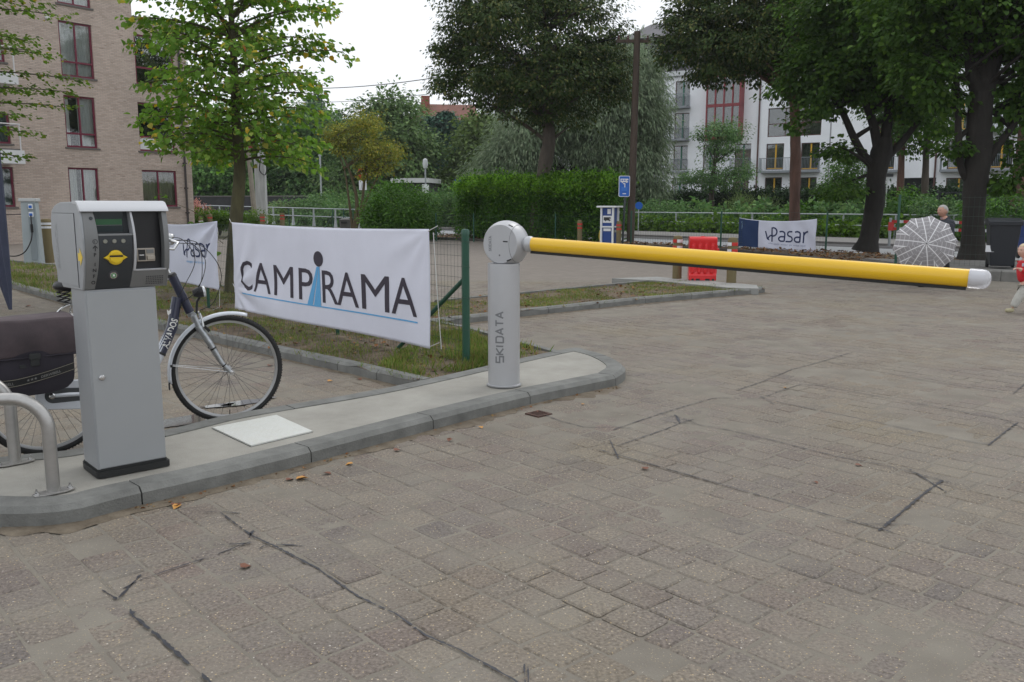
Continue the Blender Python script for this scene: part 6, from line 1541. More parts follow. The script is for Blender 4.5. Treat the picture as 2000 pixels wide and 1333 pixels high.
# --- round bush and bright hedges in the bed at the back of the lot
Y = 37.5
def glb(px, y0, Y, rx, rz, ry=None): p = A(px, y0, Y); return (p.x, p.y, p.z, rx, ry or rx, rz)
bush('round_bush', 'round mid-green hornbeam bush left of the bright hedge', [glb(780,418,Y,1.4,1.35), glb(740,430,Y,.75,1.0), glb(822,430,Y,.7,1.0), glb(780,445,Y,1.4,.9)], 700, 32, .42, .105, LG_HEDGE, 'bush', inner=.7, flat=.7, droop=.5)
def hedge(name, label, px0, px1, pyt, Y0, Y1, m, thick=.9, ncl=900, per=34, ls=.09, cs=.35, zb=.1, cat='hedge', kz=1.0, ragged=.12, group=None, zt=None, bright_top=False):
    p0, p1 = A(px0, pyt, Y0), A(px1, pyt, Y1); zt = zt or (p0.z+p1.z)/2; n = ncl
    t = rng.random(n); c = np.zeros((n,3)); face = rng.random(n)
    d = np.array([p1.x-p0.x, p1.y-p0.y]); L_ = np.linalg.norm(d); d /= L_; nn = np.array([-d[1], d[0]]); 
    off = np.where(face < .55, -thick/2, np.where(face < .72, thick/2, (rng.random(n)-.5)*thick)); z = np.where(face < .72, zb+(zt-zb)*rng.random(n), zt)
    off = off + rng.normal(size=n)*.06; z = z+rng.normal(size=n)*ragged*(z > zt-.3)
    c[:,0] = p0.x+d[0]*L_*t+nn[0]*off; c[:,1] = p0.y+d[1]*L_*t+nn[1]*off; c[:,2] = z
    D = np.zeros((n,3)); D[:,0] = nn[0]*np.sign(off); D[:,1] = nn[1]*np.sign(off); D[:,2] = np.where(z >= zt-.05, 1, .2)
    cx, cy = (p0.x+p1.x)/2, (p0.y+p1.y)/2; root = empty(name, (cx, cy, 0), 0, label, cat, group)
    N = n*per; o = rng.normal(size=(n,per,3))*cs*.5; pos = (c[:,None]+o).reshape(-1,3)-np.array([cx,cy,0]); out = np.repeat(D, per, 0); pos[:,2] = np.maximum(pos[:,2], .02)
    ax = out+rng.normal(size=(N,3))*.55; ax[:,2] -= .15; nr = out*.5+rng.normal(size=(N,3))*.4; nr[:,2] += .7
    ob = link('foliage', leaf_mesh('foliage', pos, ax, nr, ls*(.6+.8*rng.random(N)), T_DIAM), m, root); tag(ob, kind='stuff')
    if bright_top:  # brighter green leaves set along the top and upper front face
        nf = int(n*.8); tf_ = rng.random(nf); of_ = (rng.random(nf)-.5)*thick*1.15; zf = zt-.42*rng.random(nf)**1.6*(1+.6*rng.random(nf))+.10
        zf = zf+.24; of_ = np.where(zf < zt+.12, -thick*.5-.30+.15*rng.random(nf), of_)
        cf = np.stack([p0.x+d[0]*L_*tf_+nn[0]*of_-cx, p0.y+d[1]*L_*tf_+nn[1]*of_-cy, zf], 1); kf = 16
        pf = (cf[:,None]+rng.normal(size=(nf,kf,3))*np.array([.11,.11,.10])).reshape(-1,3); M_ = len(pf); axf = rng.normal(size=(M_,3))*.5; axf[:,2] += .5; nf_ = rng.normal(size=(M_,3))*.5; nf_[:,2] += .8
        tag(link('top_leaves', leaf_mesh('top_leaves', pf, axf, nf_, ls*.9*(.6+.8*rng.random(M_)), T_DIAM), LG_TOP, root), kind='stuff')
    # woody, dark interior
    a = math.atan2(d[1], d[0]); mb = MB(); M = Matrix.Rotation(a, 4, 'Z')
    k = int(L_/.45)+1
    for i in range(k):
        x = -L_/2+L_*(i+.5)/k; mb.tube([M @ Vector((x,0,0)), M @ Vector((x+random.uniform(-.2,.2),random.uniform(-.15,.15),zt*.55)), M @ Vector((x+random.uniform(-.3,.3),random.uniform(-.2,.2),zt*.92))], [.035,.025,.01], 5)
    mb.build('stem', BARK(), root)
    return root
hedge('hedge', 'bright green hornbeam hedge left of the scarred linden trunk', 918, 1050, 368, 38.5, 36.8, LG_HEDGE, 1.6, 1150, 30, .105, .45, bright_top=True)
hedge('hedge', 'bright green hornbeam hedge between the scarred linden trunk and the blue camper sign', 1068, 1208, 366, 36.2, 34.6, LG_HEDGE, 1.4, 1250, 30, .105, .45, bright_top=True)
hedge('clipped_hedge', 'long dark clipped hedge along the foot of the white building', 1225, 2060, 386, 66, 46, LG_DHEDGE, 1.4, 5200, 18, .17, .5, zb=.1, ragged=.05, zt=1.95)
hedge('clipped_hedge', 'dark hedge beyond the railing left of the bright hornbeam hedges', 640, 925, 404, 64, 58, LG_MID, 2.0, 1200, 22, .16, .7, zt=1.6, ragged=.25)
bush('shrub', 'pale feathery bush on the bank left of the Pasar banner', [lob(1445,412,50,.9,.9), lob(1475,425,49,1.0,.6), lob(1500,415,49,.6,.9)], 240, 30, .5, .15, LG_FEATH, 'bush', tpl=T_THIN, inner=.2, flat=1.2, droop=-.6)
k_ = 0
for px, py, Y, r, m, lab in ((1330,425,49,1.0,LG_MID,'mid-green shrub on the bank behind the railing, left of the feathery bush'),(1275,420,51,1.0,LG_MID,'mid-green shrub behind the railing right of the blue sign'),(1560,425,44,.8,LG_HEDGE,'leafy shrub round the foot of the reddish linden trunk'),
     (1640,425,44,.9,LG_MID,'shrub below the grey gate on the bank'),(1790,405,40,1.0,LG_HEDGE,'light green shrub left of the grey-haired man'),(1845,420,37,.9,LG_MID,'dark shrub behind the head of the grey-haired man'),(1960,420,34,1.2,LG_HEDGE,'bushy green shrub above the dark wheelie bin'),(1750,440,40,.8,LG_MID,'low shrub behind the red and white boards')):
    bush('shrub', lab, [lob(px,py,Y,r*1.3,r), lob(px+18,py+12,Y,r,.7*r), lob(px-16,py+12,Y,r,.7*r)], 200, 26, .5, .13, m, 'bush', group='shrubs on the bank behind the railing', inner=.3)
def strip_plants(name, label, q, t0, t1, n, m, h, ls, wid=.8, z0=.05):
    P = []; 
    t = t0+(t1-t0)*rng.random(n); qq = q+wid*(rng.random(n)-.5)*2; ctr = np.stack([NRD.x*qq+DRD.x*t, NRD.y*qq+DRD.y*t, z0+h*rng.random(n)*(.6+.5*np.sin(t*2.1)**2)], 1)
    per = 10; pos = (ctr[:,None]+rng.normal(size=(n,per,3))*.12).reshape(-1,3); N = len(pos); pos[:,2] = np.maximum(pos[:,2], .05); ax = rng.normal(size=(N,3)); nr = rng.normal(size=(N,3))*.5; nr[:,2] += 1
    o = link(name, leaf_mesh(name, pos, ax, nr, ls*(.6+.8*rng.random(N)), T_HEART), m, None); tag(o, kind='stuff'); return o
strip_plants('ground_cover', '', 36.6, 6, 42, 1500, LG_BRIGHT, .7, .17)
strip_plants('bank_undergrowth', '', 39.5, -14, 60, 2600, LG_MID, 1.5, .22, 1.8)
# --- distant trees on the left and behind
def far_tree(name, label, px, Y, lobes, m=LG_MID, ncl=520, per=26, cs=1.6, ls=.34, tpl=T_DIAM, trunk=True, **kw):
    b = A(px, 430, Y); b.z = .05; top = max(l[2] for l in lobes)
    tree(name, label, b, [(b,.35),((b.x,b.y,top*.45),.25),((b.x+.3,b.y,top*.9),.1)], lobes, ncl, per, cs, ls, m, nl=16, r0=.12, bark=M_DBARK, group='trees behind the road', tpl=tpl, lumps=12, **kw)
Y = 78
far_tree('broadleaf_tree', 'bushy light green tree right beside the brick building corner', 400, Y, [lob(400,300,Y,3.6,3.0), lob(430,250,Y,2.6,2.4), lob(385,360,Y,3.0,2.2), lob(450,330,Y,3.0,3.0), lob(415,390,Y,3.2,1.4)], leaf_mat('light_tree_leaf', [(0.096,0.210,0.053),(0.131,0.271,0.061),(0.079,0.166,0.044),(0.175,0.297,0.079)], .25), 700)
far_tree('broadleaf_tree', 'dark green tree behind the grey concrete pole', 520, 84, [lob(520,300,84,3.2,3.6), lob(555,260,84,2.6,2.6), lob(500,370,84,3.0,2.6), lob(540,380,84,2.4,2.2)], LG_MID, 620)
far_tree('broadleaf_tree', 'broad dark tree left of the yellowing tree', 600, 80, [lob(600,290,80,3.4,3.2), lob(640,310,80,3.0,2.8), lob(590,360,80,3.4,2.6), lob(650,365,80,3.0,2.4), lob(620,250,80,2.4,1.8)], LG_MID, 700)
far_tree('broadleaf_tree', 'tallest rounded tree behind the yellowing tree', 750, 74, [lob(755,240,74,2.8,2.4), lob(760,300,74,3.6,3.2), lob(720,320,74,2.6,2.6), lob(800,310,74,1.9,2.6), lob(765,200,74,1.3,1.2), lob(760,360,74,3.4,1.8)], leaf_mat('ash_leaf', [(0.095,0.166,0.053),(0.132,0.217,0.068),(0.080,0.142,0.046),(0.189,0.265,0.095)], .25), 800)
def conifer(label, px, Y, top, bot, rad, n=1500):
    b = A(px, 430, Y); b.z = .05; zt = A(px, top, Y).z; zb_ = A(px, bot, Y).z; root = empty('conifer_tree', b, 0, label, 'conifer', 'trees behind the road')
    t = rng.random(n)**.8; z = zb_+(zt-zb_)*t; r = rad*(1-t)**.75*(.55+.5*rng.random(n)); a = rng.random(n)*6.28
    C = np.stack([r*np.cos(a), r*np.sin(a), z-.05], 1); D = np.stack([np.cos(a), np.sin(a), np.zeros(n)], 1); per = 12
    pos = (C[:,None]+rng.normal(size=(n,per,3))*np.array([.35,.35,.15])).reshape(-1,3); N = len(pos); ax = np.repeat(D, per, 0)+rng.normal(size=(N,3))*.3; ax[:,2] -= .35; nr = rng.normal(size=(N,3))*.3; nr[:,2] += 1
    o = link('crown', leaf_mesh('crown', pos, ax, nr, .42*(.6+.7*rng.random(N)), T_THIN if False else T_DIAM), LG_FIR, root); tag(o, kind='stuff')
    MB().tube([(0,0,0),(0,0,zt*.95)], [.3,.04], 8).build('trunk', M_DBARK, root)
conifer('dark blue-green conifer below the red tiled roof', 845, 96, 232, 420, 2.6); conifer('conifer right of the tall rounded tree', 872, 92, 222, 420, 2.4); conifer('conifer beside the left end of the white building', 905, 98, 240, 430, 2.8)
conifer('tall spruce spire rising behind the broad dark tree', 622, 110, 190, 430, 2.2)
far_tree('broadleaf_tree', 'mid-green tree against the left end of the white building', 925, 76, [lob(925,270,76,2.2,2.2), lob(935,340,76,2.6,2.4), lob(900,370,76,2.2,1.8), lob(940,400,76,2.6,1.2)], leaf_mat('olive_leaf', [(0.108,0.166,0.049),(0.146,0.215,0.058),(0.088,0.137,0.039)], .25), 520)
far_tree('broadleaf_tree', 'round-topped tree on the skyline left of the tallest tree', 665, 112, [lob(662,255,112,3.4,2.4), lob(640,300,112,3.6,3.0), lob(700,300,112,3.6,3.0)], LG_DHEDGE, 420, cs=2, ls=.4)
far_tree('broadleaf_tree', 'hillside tree left of the red tiled roof', 805, 118, [lob(800,232,118,3.6,3.0), lob(830,280,118,4.0,3.4), lob(780,300,118,4,3.6)], LG_MID, 420, cs=2, ls=.42)
for i, (px, py, Y, r, lab) in enumerate(((690,425,60,1.6,'rounded shrub beyond the railing left of the round bush'),(655,425,60,1.3,'low shrub behind the railing near the bin'),(860,410,60,1.8,'leafy bush below the street lamp'),(560,425,66,1.4,'clipped pale green shrub ball right of the grey pole'),(600,420,64,1.7,'broad bush beyond the left railing'))):
    bush('shrub', lab, [lob(px,py,Y,r*1.3,r), lob(px+15,py+5,Y,r,.9*r)], 220, 26, .55, .17, LG_MID if i != 3 else LG_FEATH, 'bush', group='shrubs beyond the left railing', inner=.5)
# far wooded slope closing the view
hl = MB(); n = 60; vs = []
for k in range(n+1):
    x = -160+320*k/n; zt_ = 7+9*math.exp(-((x+25)/42)**2)+1.2*noise.noise(Vector((x*.05,0,1))); vs += [(x, 135, -1), (x, 150, zt_*.75), (x, 185, zt_)]
hl.add(vs, [(3*k+j, 3*k+3+j, 3*k+4+j, 3*k+1+j) for k in range(n) for j in range(2)]); tag(hl.build('wooded_hill', LG_DHEDGE if False else mat('hill_green', (.018,.036,.016), .95, var=(.3,.4), bump=(.8,1.0)), smooth=180), kind='structure')
t = rng.random(2600); xx = -110+150*t; yy = 136+45*rng.random(2600); zz_ = np.array([np.interp(y, [135,150,185], [-1, .75*(7+9*math.exp(-((x+25)/42)**2)), 7+9*math.exp(-((x+25)/42)**2)]) for x, y in zip(xx, yy)])
C = np.stack([xx, yy, zz_+1.2], 1); per = 26; pos = (C[:,None]+rng.normal(size=(2600,per,3))*np.array([1.5,1.5,1.1])).reshape(-1,3); N = len(pos); nr = rng.normal(size=(N,3))*.5; nr[:,2] += 1
tag(link('far_woods', leaf_mesh('far_woods', pos, rng.normal(size=(N,3)), nr, .75*(.6+.7*rng.random(N)), T_DIAM), LG_MID), kind='stuff')
# ================================================================== STREET THINGS AND PROPS
M_GALV = mat('galvanised', (.42,.45,.46), .45, .5, var=(8,.1)); M_WOODP = mat('weathered_wood_pole', (.085,.062,.048), .9, var=(2,.3), bump=(20,.01), stretch=(4,4,.3))
M_POST = mat('treated_wood', (.24,.185,.085), .85, var=(3,.3,(.17,.14,.07)), bump=(25,.006), stretch=(3,3,.3)); M_REFR = mat('red_band', (.55,.025,.02), .35); M_REFW = mat('white_band', (.75,.76,.78), .3)
M_BLUE = mat('sign_blue', (.008,.12,.52), .35); M_DBLUE = mat('panel_blue', (.012,.055,.24), .4); M_WPAINT = mat('white_paint', (.78,.80,.80), .45)
# far green fence along the back of the lot
def small_fence(label, pts, h, m=M_GRNP, mesh=True, gap_v=.10, r=.006, braces=()):
    b = Vector((pts[0][0], pts[0][1], 0)); t = empty('mesh_fence', b, 0, label, 'fence', None)
    for p in pts: q = Vector((p[0], p[1], 0))-b; mb = MB(); mb.tube([q, q+Vector((0,0,h))], .03, 8); mb.build('post', m, t, smooth=50)
    for i, j in braces: q = Vector((pts[i][0], pts[i][1], 0))-b; mb = MB(); mb.tube([q+Vector((0,0,h*.75)), q+(Vector((pts[j][0], pts[j][1], 0))-b-q).normalized()*1.5+Vector((0,0,.05))], .022, 8); mb.build('brace', m, t)
    if mesh:
        mb = MB()
        for i in range(len(pts)-1):
            a, c = Vector((*pts[i], 0))-b, Vector((*pts[i+1], 0))-b; L_ = (c-a).length; n = int(L_/gap_v)
            for k in range(n): p = a.lerp(c, k/n); mb.tube([p+Vector((0,0,.05)), p+Vector((0,0,h-.03))], r*.6, 3, cap=False)
            for k in range(int(h/.2)+1): z = .05+k*.2; mb.tube([a+Vector((0,0,z)), c+Vector((0,0,z))], r*.7, 3, cap=False)
        tag(mb.build('wire_mesh', M_WIRE, t), kind='stuff')
    return t
g = lambda px, py: (G(px, py).x, G(px, py).y)
small_fence('low green wire fence before the bright hedges at the back of the lot', [g(852,471), (A(925,430,35.5).x, 35.5), (A(1085,430,34).x, 34.0), g(1232,480)], 1.15, r=.004)
small_fence('low green wire fence holding the white and blue Pasar banner', [g(1232,481), g(1407,487), g(1612,496)], 1.28, r=.004)
p3 = (8.55,20.2)
small_fence('tall green wire fence in front of the thick maple and the wheelie bin', [(8.62,19.6), (14.2,15.0)], 1.72, r=.0035, braces=())
small_fence('green wire fence with two braced posts left of the round bush', [g(565,447), g(651,453), g(672,453), (A(690,430,48).x,48)], 1.25, r=.004, braces=((1,0),(2,3)))
# galvanised railing beyond the road, two stretches
def railing(label, q, t0, t1, z0, h, step=2.4):
    a, c = NRD*q+DRD*t0, NRD*q+DRD*t1; t = empty('railing', (a.x, a.y, z0), 0, label, 'railing'); L_ = (c-a).length; n = int(L_/step)
    for k in range(n+1):
        p = (c-a)*(k/n); mb = MB(); mb.tube([p, p+Vector((0,0,h*.45)), p+Vector((0,0,h))], [.085,.05,.045], 8); mb.build('post', M_GALV, t, smooth=50)
    for z in (h, h*.52):
        mb = MB(); mb.tube([Vector((0,0,z)), (c-a)+Vector((0,0,z))], .032, 6); mb.build('rail', M_GALV, t)
railing('grey galvanised tube railing along the bank, from the feathery bush to the hedge', 36.3, 12, 44, .05, 1.02)
railing('grey galvanised tube railing on the bank at the right, behind the maples', 36.1, -26, 9.5, .05, 1.0)
a, c = A(368, 430, 62), A(700, 436, 50)
t = empty('railing', (a.x, a.y, .42), 0, 'grey railing with tapered posts beyond the road, right of the brick building', 'railing'); d = Vector((c.x-a.x, c.y-a.y, 0)); n = 9
for k in range(n+1):
    p = d*(k/n); p.z = -.25*(k/n); mb = MB(); mb.tube([p, p+Vector((0,0,.45)), p+Vector((0,0,1.05))], [.11,.06,.05], 8); mb.build('post', M_GALV, t, smooth=50)
for z in (1.05,.58): mb = MB(); mb.tube([Vector((0,0,z)), d+Vector((0,0,z-.25))], .032, 6); mb.build('rail', M_GALV, t)
mb = MB(); off = Vector((-.3,-2.2,0)); mb.add([(a.x-8,a.y-3,.38),(c.x+3,c.y-3,.05),(c.x+3,c.y+1,.05),(a.x-8,a.y+1,.42),(a.x-8,a.y-3,-.2),(c.x+3,c.y-3,-.2)], [(0,1,2,3),(0,4,5,1)]); tag(mb.build('sidewalk', M_WALK, fix=True), kind='structure')
p = A(430, 405, 70); w_ = empty('dark_wall', (p.x, p.y, 0), R(-12), 'long dark wall behind the left railing beside the brick building', 'wall'); MB().box((-6,0,0),(9,.4,2.1)).build('wall_face', mat('dark_stone', (.03,.03,.032), .8, var=(2,.3)), w_); MB().box((-6,-.05,2.1),(9,.45,2.2)).build('coping', M_SILL, w_)
# utility pole and wires
b = G(1231, 476); up_ = empty('utility_pole', b, 0, 'tall dark wooden utility pole leaning right above the hedge', 'utility pole'); top = A(1245, 62, b.y+.2)-b
MB().tube([(0,0,0), top*.5, top], [.15,.135,.12], 12).build('pole', M_WOODP, up_, smooth=60)
MB().bar(top-Vector((.8,.0,.35)), top+Vector((.5,0,-.35)), .09, .11).build('crossarm', M_WOODP, up_)
for dx in (-.7,-.35,.4): mb = MB(); mb.lathe([(.0,0),(.04,.0),(.05,.05),(.025,.08),(.04,.13),(0,.16)], 10, Matrix.Translation(top+Vector((dx,0,-.29)))); mb.build('insulator', M_BRN, up_)
def wire(label, p, q, sag, r=.018):
    pts = [p.lerp(q, k/24)-Vector((0,0,sag*4*(k/24)*(1-k/24))) for k in range(25)]; b = pts[0]
    o = MB().tube([x-b for x in pts], r, 4).build('overhead_cable', M_CAB, None); o.location = b; return tag(o, label, 'cable', None)
T0 = b+top
wire('upper overhead cable crossing the sky left of the dark linden', T0-Vector((.7,0,.2)), A(480, 165, 62), .9, .022); wire('lower thinner overhead cable crossing the sky', T0-Vector((.4,0,1.0)), A(480, 196, 62), .7, .014)
# poles by the young linden
b = G(513, 441); b.y = 52; b = A(513, 441, 52); b.z = .05; t = empty('utility_pole', b, 0, 'silver-grey concrete pole with a lantern right of the young linden trunk', 'utility pole'); tp = A(512, 195, 52)-b
MB().box((-.30,-.2,0),(.30,.2,4.2)).build('pole_foot', mat('pale_concrete', (.42,.43,.42), .8, var=(2,.2), stretch=(3,3,.4)), t, bevel=.03); MB().tube([(0.1,0,4.2), tp], [.22,.17], 8).build('pole', MATS['pale_concrete'], t)
MB().box((tp.x-.22,-.2,tp.z),(tp.x+.22,.2,tp.z+.9)).build('lantern', mat('lantern_glass', (.5,.52,.52), .3), t, bevel=.05)
mb = MB(); mb.tube(crom([tp+Vector((-.1,-.3,-3.2)), tp+Vector((-.25,-.3,-4.0)), tp+Vector((.05,-.3,-4.3)), tp+Vector((.2,-.3,-3.9))], 5), .03, 5); mb.build('cable_loop', M_CAB, t)
b = A(500, 440, 48); b.z = .05; tp = A(484, 285, 48)-b; t = empty('wooden_pole', b, 0, 'thin leaning pale wooden pole just right of the young linden trunk', 'pole'); MB().tube([(0,0,0), tp], [.15,.12], 8).build('pole', mat('pale_wood', (.30,.27,.22), .9, var=(3,.2)), t); MB().box((tp.x-.1,-.1,tp.z-.12),(tp.x+.35,.1,tp.z+.02)).build('cap_board', M_RBR, t)
b = A(629, 425, 66); b.z = .05; t = empty('thin_pole', b, 0, 'thin grey pole among the dark trees left of the yellowing tree', 'pole'); MB().tube([(0,0,0),(0,0,5.0)], .07, 6).build('pole', M_GALV, t); MB().box((-.1,-.1,5.0),(.1,.1,5.12)).build('pole_cap', M_GALV, t)
b = A(832, 415, 64); b.z = .05; t = empty('street_lamp', b, 0, 'slim grey street lamp with white globe head beside the conifers', 'street lamp'); hz = A(832, 322, 64).z; MB().tube([(0,0,0),(0,0,hz-.3)], .06, 8).build('pole', M_GALV, t); mb = MB(); mb.lathe([(0,-.35),(.14,-.3),(.2,0),(.16,.32),(0,.4)], 12, Matrix.Translation((0,0,hz))); mb.build('lamp_head', mat('lamp_globe', (.62,.64,.64), .3), t, smooth=50); MB().box((-.25,-.08,2.3),(.25,-.04,2.9)).build('small_sign', M_WPAINT, t)
# no-entry sign
b = A(711, 440, 60); b.z = .05; t = empty('no_entry_sign', b, 0, 'round red no-entry sign with white plate below, seen through the yellowing tree', 'road sign'); hz = A(711, 341, 60).z
MB().tube([(0,0,0),(0,0,hz+.3)], .04, 8).build('post', M_GALV, t); mb = MB(); mb.lathe([(0,0),(.36,0),(.36,.03),(0,.03)], 24, Matrix.Translation((0,-.05,hz)) @ Matrix.Rotation(R(90), 4, 'X')); mb.build('disc', M_REFR, t); MB().box((-.27,-.095,hz-.07),(.27,-.082,hz+.07)).build('bar', M_REFW, t)
MB().box((-.26,-.08,hz-1.1),(.26,-.05,hz-.42)).build('plate', M_REFW, t); mb = MB()
for x in (-.1,.1): mb = MB(); mb.bar((x,-.085,hz-1.0),(x*.3,-.085,hz-.6), .06, .01); mb.build('plate_mark', M_INK, t)
for (px, py, Y, lab) in ((895, 358, 62, 'small square blue sign left of the bright hedge'),(1247, 404, 47, 'small round blue sign at the end of the hedge')):
    b = A(px, 430, Y); b.z = .05; t = empty('blue_sign', b, 0, lab, 'road sign'); hz = A(px, py, Y).z; MB().tube([(0,0,0),(0,0,hz)], .03, 6).build('post', M_GALV, t)
    if px < 1000: MB().box((-.22,-.06,hz-.3),(.22,-.03,hz+.2)).build('plate', M_BLUE, t)
    else: mb = MB(); mb.lathe([(0,0),(.2,0),(.2,.03),(0,.03)], 20, Matrix.Translation((0,-.04,hz)) @ Matrix.Rotation(R(90), 4, 'X')); mb.build('plate', M_BLUE, t)
# blue motorhome sign
b = G(1216, 487); b.y = 30.5; b = A(1216, 483, 30.5); b.z = .05; t = empty('camper_sign', b, R(4), 'blue motorhome service sign with white border on a dark post in front of the hedge', 'road sign'); hz = A(1221, 367, 30.5).z
MB().tube([(0,.04,0),(0.08,.04,hz+.2)], .038, 10).build('post', mat('dark_steel', (.06,.07,.075), .5, .4), t)
sg = MB(); sg.prism(rrect(-.175,hz-.36,.215,hz+.355,(.05,.05,.05,.05)), lambda a, b_: (a, 0, b_), (0,.02,0)); sp_ = sg.build('plate', M_REFW, t, fix=True)
MB().prism(rrect(-.155,hz-.34,.195,hz+.335,(.04,.04,.04,.04)), lambda a, b_: (a, -.004, b_), (0,.003,0)).build('blue_field', M_BLUE, sp_, fix=True)
def camper(parent, ox, oz, k, m, y=-.009, m2=None):
    """motorhome pictogram: body, cab, wheels"""
    f = lambda a, b_: (ox+a*k, y, oz+b_*k)
    mb = MB(); mb.prism([(-.5,-.12),(-.5,.30),(.45,.30),(.5,.12),(.22,.10),(.42,-.02),(.5,-.12)], f, (0,-.002,0)); mb.build('camper_icon', m, parent, fix=True)
    for x in (-.25,.28): mb = MB(); mb.prism([(x+.085*math.cos(2*math.pi*j/14), -.14+.085*math.sin(2*math.pi*j/14)) for j in range(14)], f, (0,-.002,0)); mb.build('icon_wheel', m, parent, fix=True)
    if m2:
        for x0, x1 in ((-.38,-.16),(-.05,.12)): mb = MB(); mb.prism([(x0,.05),(x1,.05),(x1,.19),(x0,.19)], lambda a, b_: (ox+a*k, y-.003, oz+b_*k), (0,-.001,0)); mb.build('icon_window', m2, parent, fix=True)
camper(sp_, .02, hz+.17, .28, M_REFW, m2=M_BLUE)
MB().prism([(-.06,-.02),(.02,-.02),(.02,-.16),(-.01,-.16),(-.01,-.05),(-.06,-.05)], lambda a, b_: (.03+a, -.009, hz+.12+b_), (0,-.002,0)).build('icon_pipe', M_REFW, sp_, fix=True)
MB().box((-.08,-.0095,hz-.16),(.12,-.008,hz-.02)).build('faded_field', mat('sign_light_blue', (.03,.17,.58), .4), sp_); MB().box((-.04,-.010,hz-.27),(.08,-.008,hz-.24)).build('sign_line', M_REFW, sp_)
# blue service pillar
b = A(1190, 478, 30.2); b.z = .05; t = empty('service_pillar', b, R(-30), 'blue and white motorhome service pillar with flat white roof in front of the hedge', 'service pillar')
hz = A(1190, 406, 30.2).z-.05; wd = .43; 
MB().box((-wd/2+.03,-wd/2+.03,0),(wd/2-.03,wd/2-.03,hz)).build('cabinet', M_DBLUE, t)
for x in (-1,1):
    for y in (-1,1): MB().box((x*wd/2-.03,y*wd/2-.03,0),(x*wd/2+.03,y*wd/2+.03,hz-.0)).build('corner_post', M_WPAINT, t)
MB().box((-wd/2,-wd/2-.012,hz*.5),(wd/2,wd/2+.012,hz*.5+.05)).build('mid_rail', M_WPAINT, t)
MB().box((-.36,-.34,hz+.001),(.36,.34,hz+.06)).build('roof', M_WPAINT, t, bevel=.02)
pl_ = MB().box((-.17,-wd/2+.012,hz*.62),(.17,-wd/2+.028,hz*.62+.24)).build('pictogram_plate', M_REFW, t); camper(pl_, 0, hz*.62+.11, .26, M_INK, y=-wd/2+.010, m2=None)
MB().box((.0,-wd/2+.012,hz*.84),(.12,-wd/2+.028,hz*.84+.17)).build('notice', M_REFW, t); MB().box((-.14,-wd/2+.012,hz*.41),(.13,-wd/2+.028,hz*.41+.09)).build('label_plate', M_REFW, t)
MB().box((wd/2-.028,-.12,hz*.38),(wd/2+.05,.12,hz*.44)).build('tap_unit', M_GALV, t); MB().tube(crom([(-.2,0,.62),(-.32,-.04,.58),(-.38,0,.35),(-.34,.05,.12)], 5), .022, 6).build('yellow_hose', M_YEL, t)
# wooden bollards
def bollard(px, py, Y, h, r, label, bands, face=0):
    b = A(px, py, Y) if Y else G(px, py, .1); 
    if Y: b.z = .05
    t = empty('wooden_bollard', b, face, label, 'bollard', 'wooden bollards with reflector bands')
    mb = MB(); mb.lathe([(r,0),(r,h-.05),(r*.8,h-.01),(r*.3,h),(0,h)], 14); mb.build('stake', M_POST, t, smooth=50)
    for z, m in bands:
        mb = MB()
        for k in range(14):
            a0, a1 = 2*math.pi*k/14, 2*math.pi*(k+1)/14; rr = r+.004
            mm = m if isinstance(m, tuple) else None
            mb.add([(rr*math.cos(a), rr*math.sin(a), z+dz) for a in (a0, a1) for dz in (0, .055)], [(0,2,3,1)])
        mb.build('reflector_band', m, t, fix=True)
    return t
def half_band(t, z, r, m, a0, a1):
    mb = MB(); n = 8
    for k in range(n):
        p, q = R(a0+(a1-a0)*k/n), R(a0+(a1-a0)*(k+1)/n); mb.add([((r+.006)*math.cos(a), (r+.006)*math.sin(a), z+dz) for a in (p, q) for dz in (0, .06)], [(0,2,3,1)])
    mb.build('reflector_band', m, t)
bt_ = bollard(1322, 545, None, .82, .088, 'weathered wooden bollard with red and white bands left of the red plastic barrier', [])
for z in (.57,.69): half_band(bt_, z, .088, M_REFR, 170, 245); half_band(bt_, z, .088, M_REFW, 250, 330)
bt_ = bollard(1428, 553, None, .82, .088, 'weathered wooden bollard with red and white bands right of the red plastic barrier', [])
for z in (.55,.67): half_band(bt_, z, .088, M_REFW, 180, 245); half_band(bt_, z, .088, M_REFR, 250, 340)
bollard(1132, 478, 30.5, .92, .085, 'wooden bollard with orange-red bands left of the blue service pillar', [(.62,M_REFR),(.75,M_REFR)]); bollard(1208, 480, 29.8, .90, .085, 'wooden bollard with orange-red bands between service pillar and sign post', [(.6,M_REFR),(.73,M_REFR)])
bollard(552, 443, 42, 1.05, .11, 'brown wooden bollard with red head, left of two above the large banner', [(.75,M_REFR),(.9,M_REFR)]); bollard(513, 440, 40, 1.05, .11, 'dark red-banded wooden bollard at the foot of the grey concrete pole', [(.7,M_REFR),(.85,M_REFR)])
bollard(411, 443, 42, 1.0, .11, 'dark wooden bollard beside the hydrangea hedge', [(.8,M_REFR)]); bollard(393, 445, 41, .9, .10, 'white and red banded bollard before the hydrangea', [(.3,M_REFW),(.5,M_REFR),(.65,M_REFW)])
bw = bollard(96, 512, 22.0, 1.10, .125, 'wooden bollard with two white bands directly right of the grey charging pedestal', [(.86,M_REFW),(1.0-.05,M_REFW)])
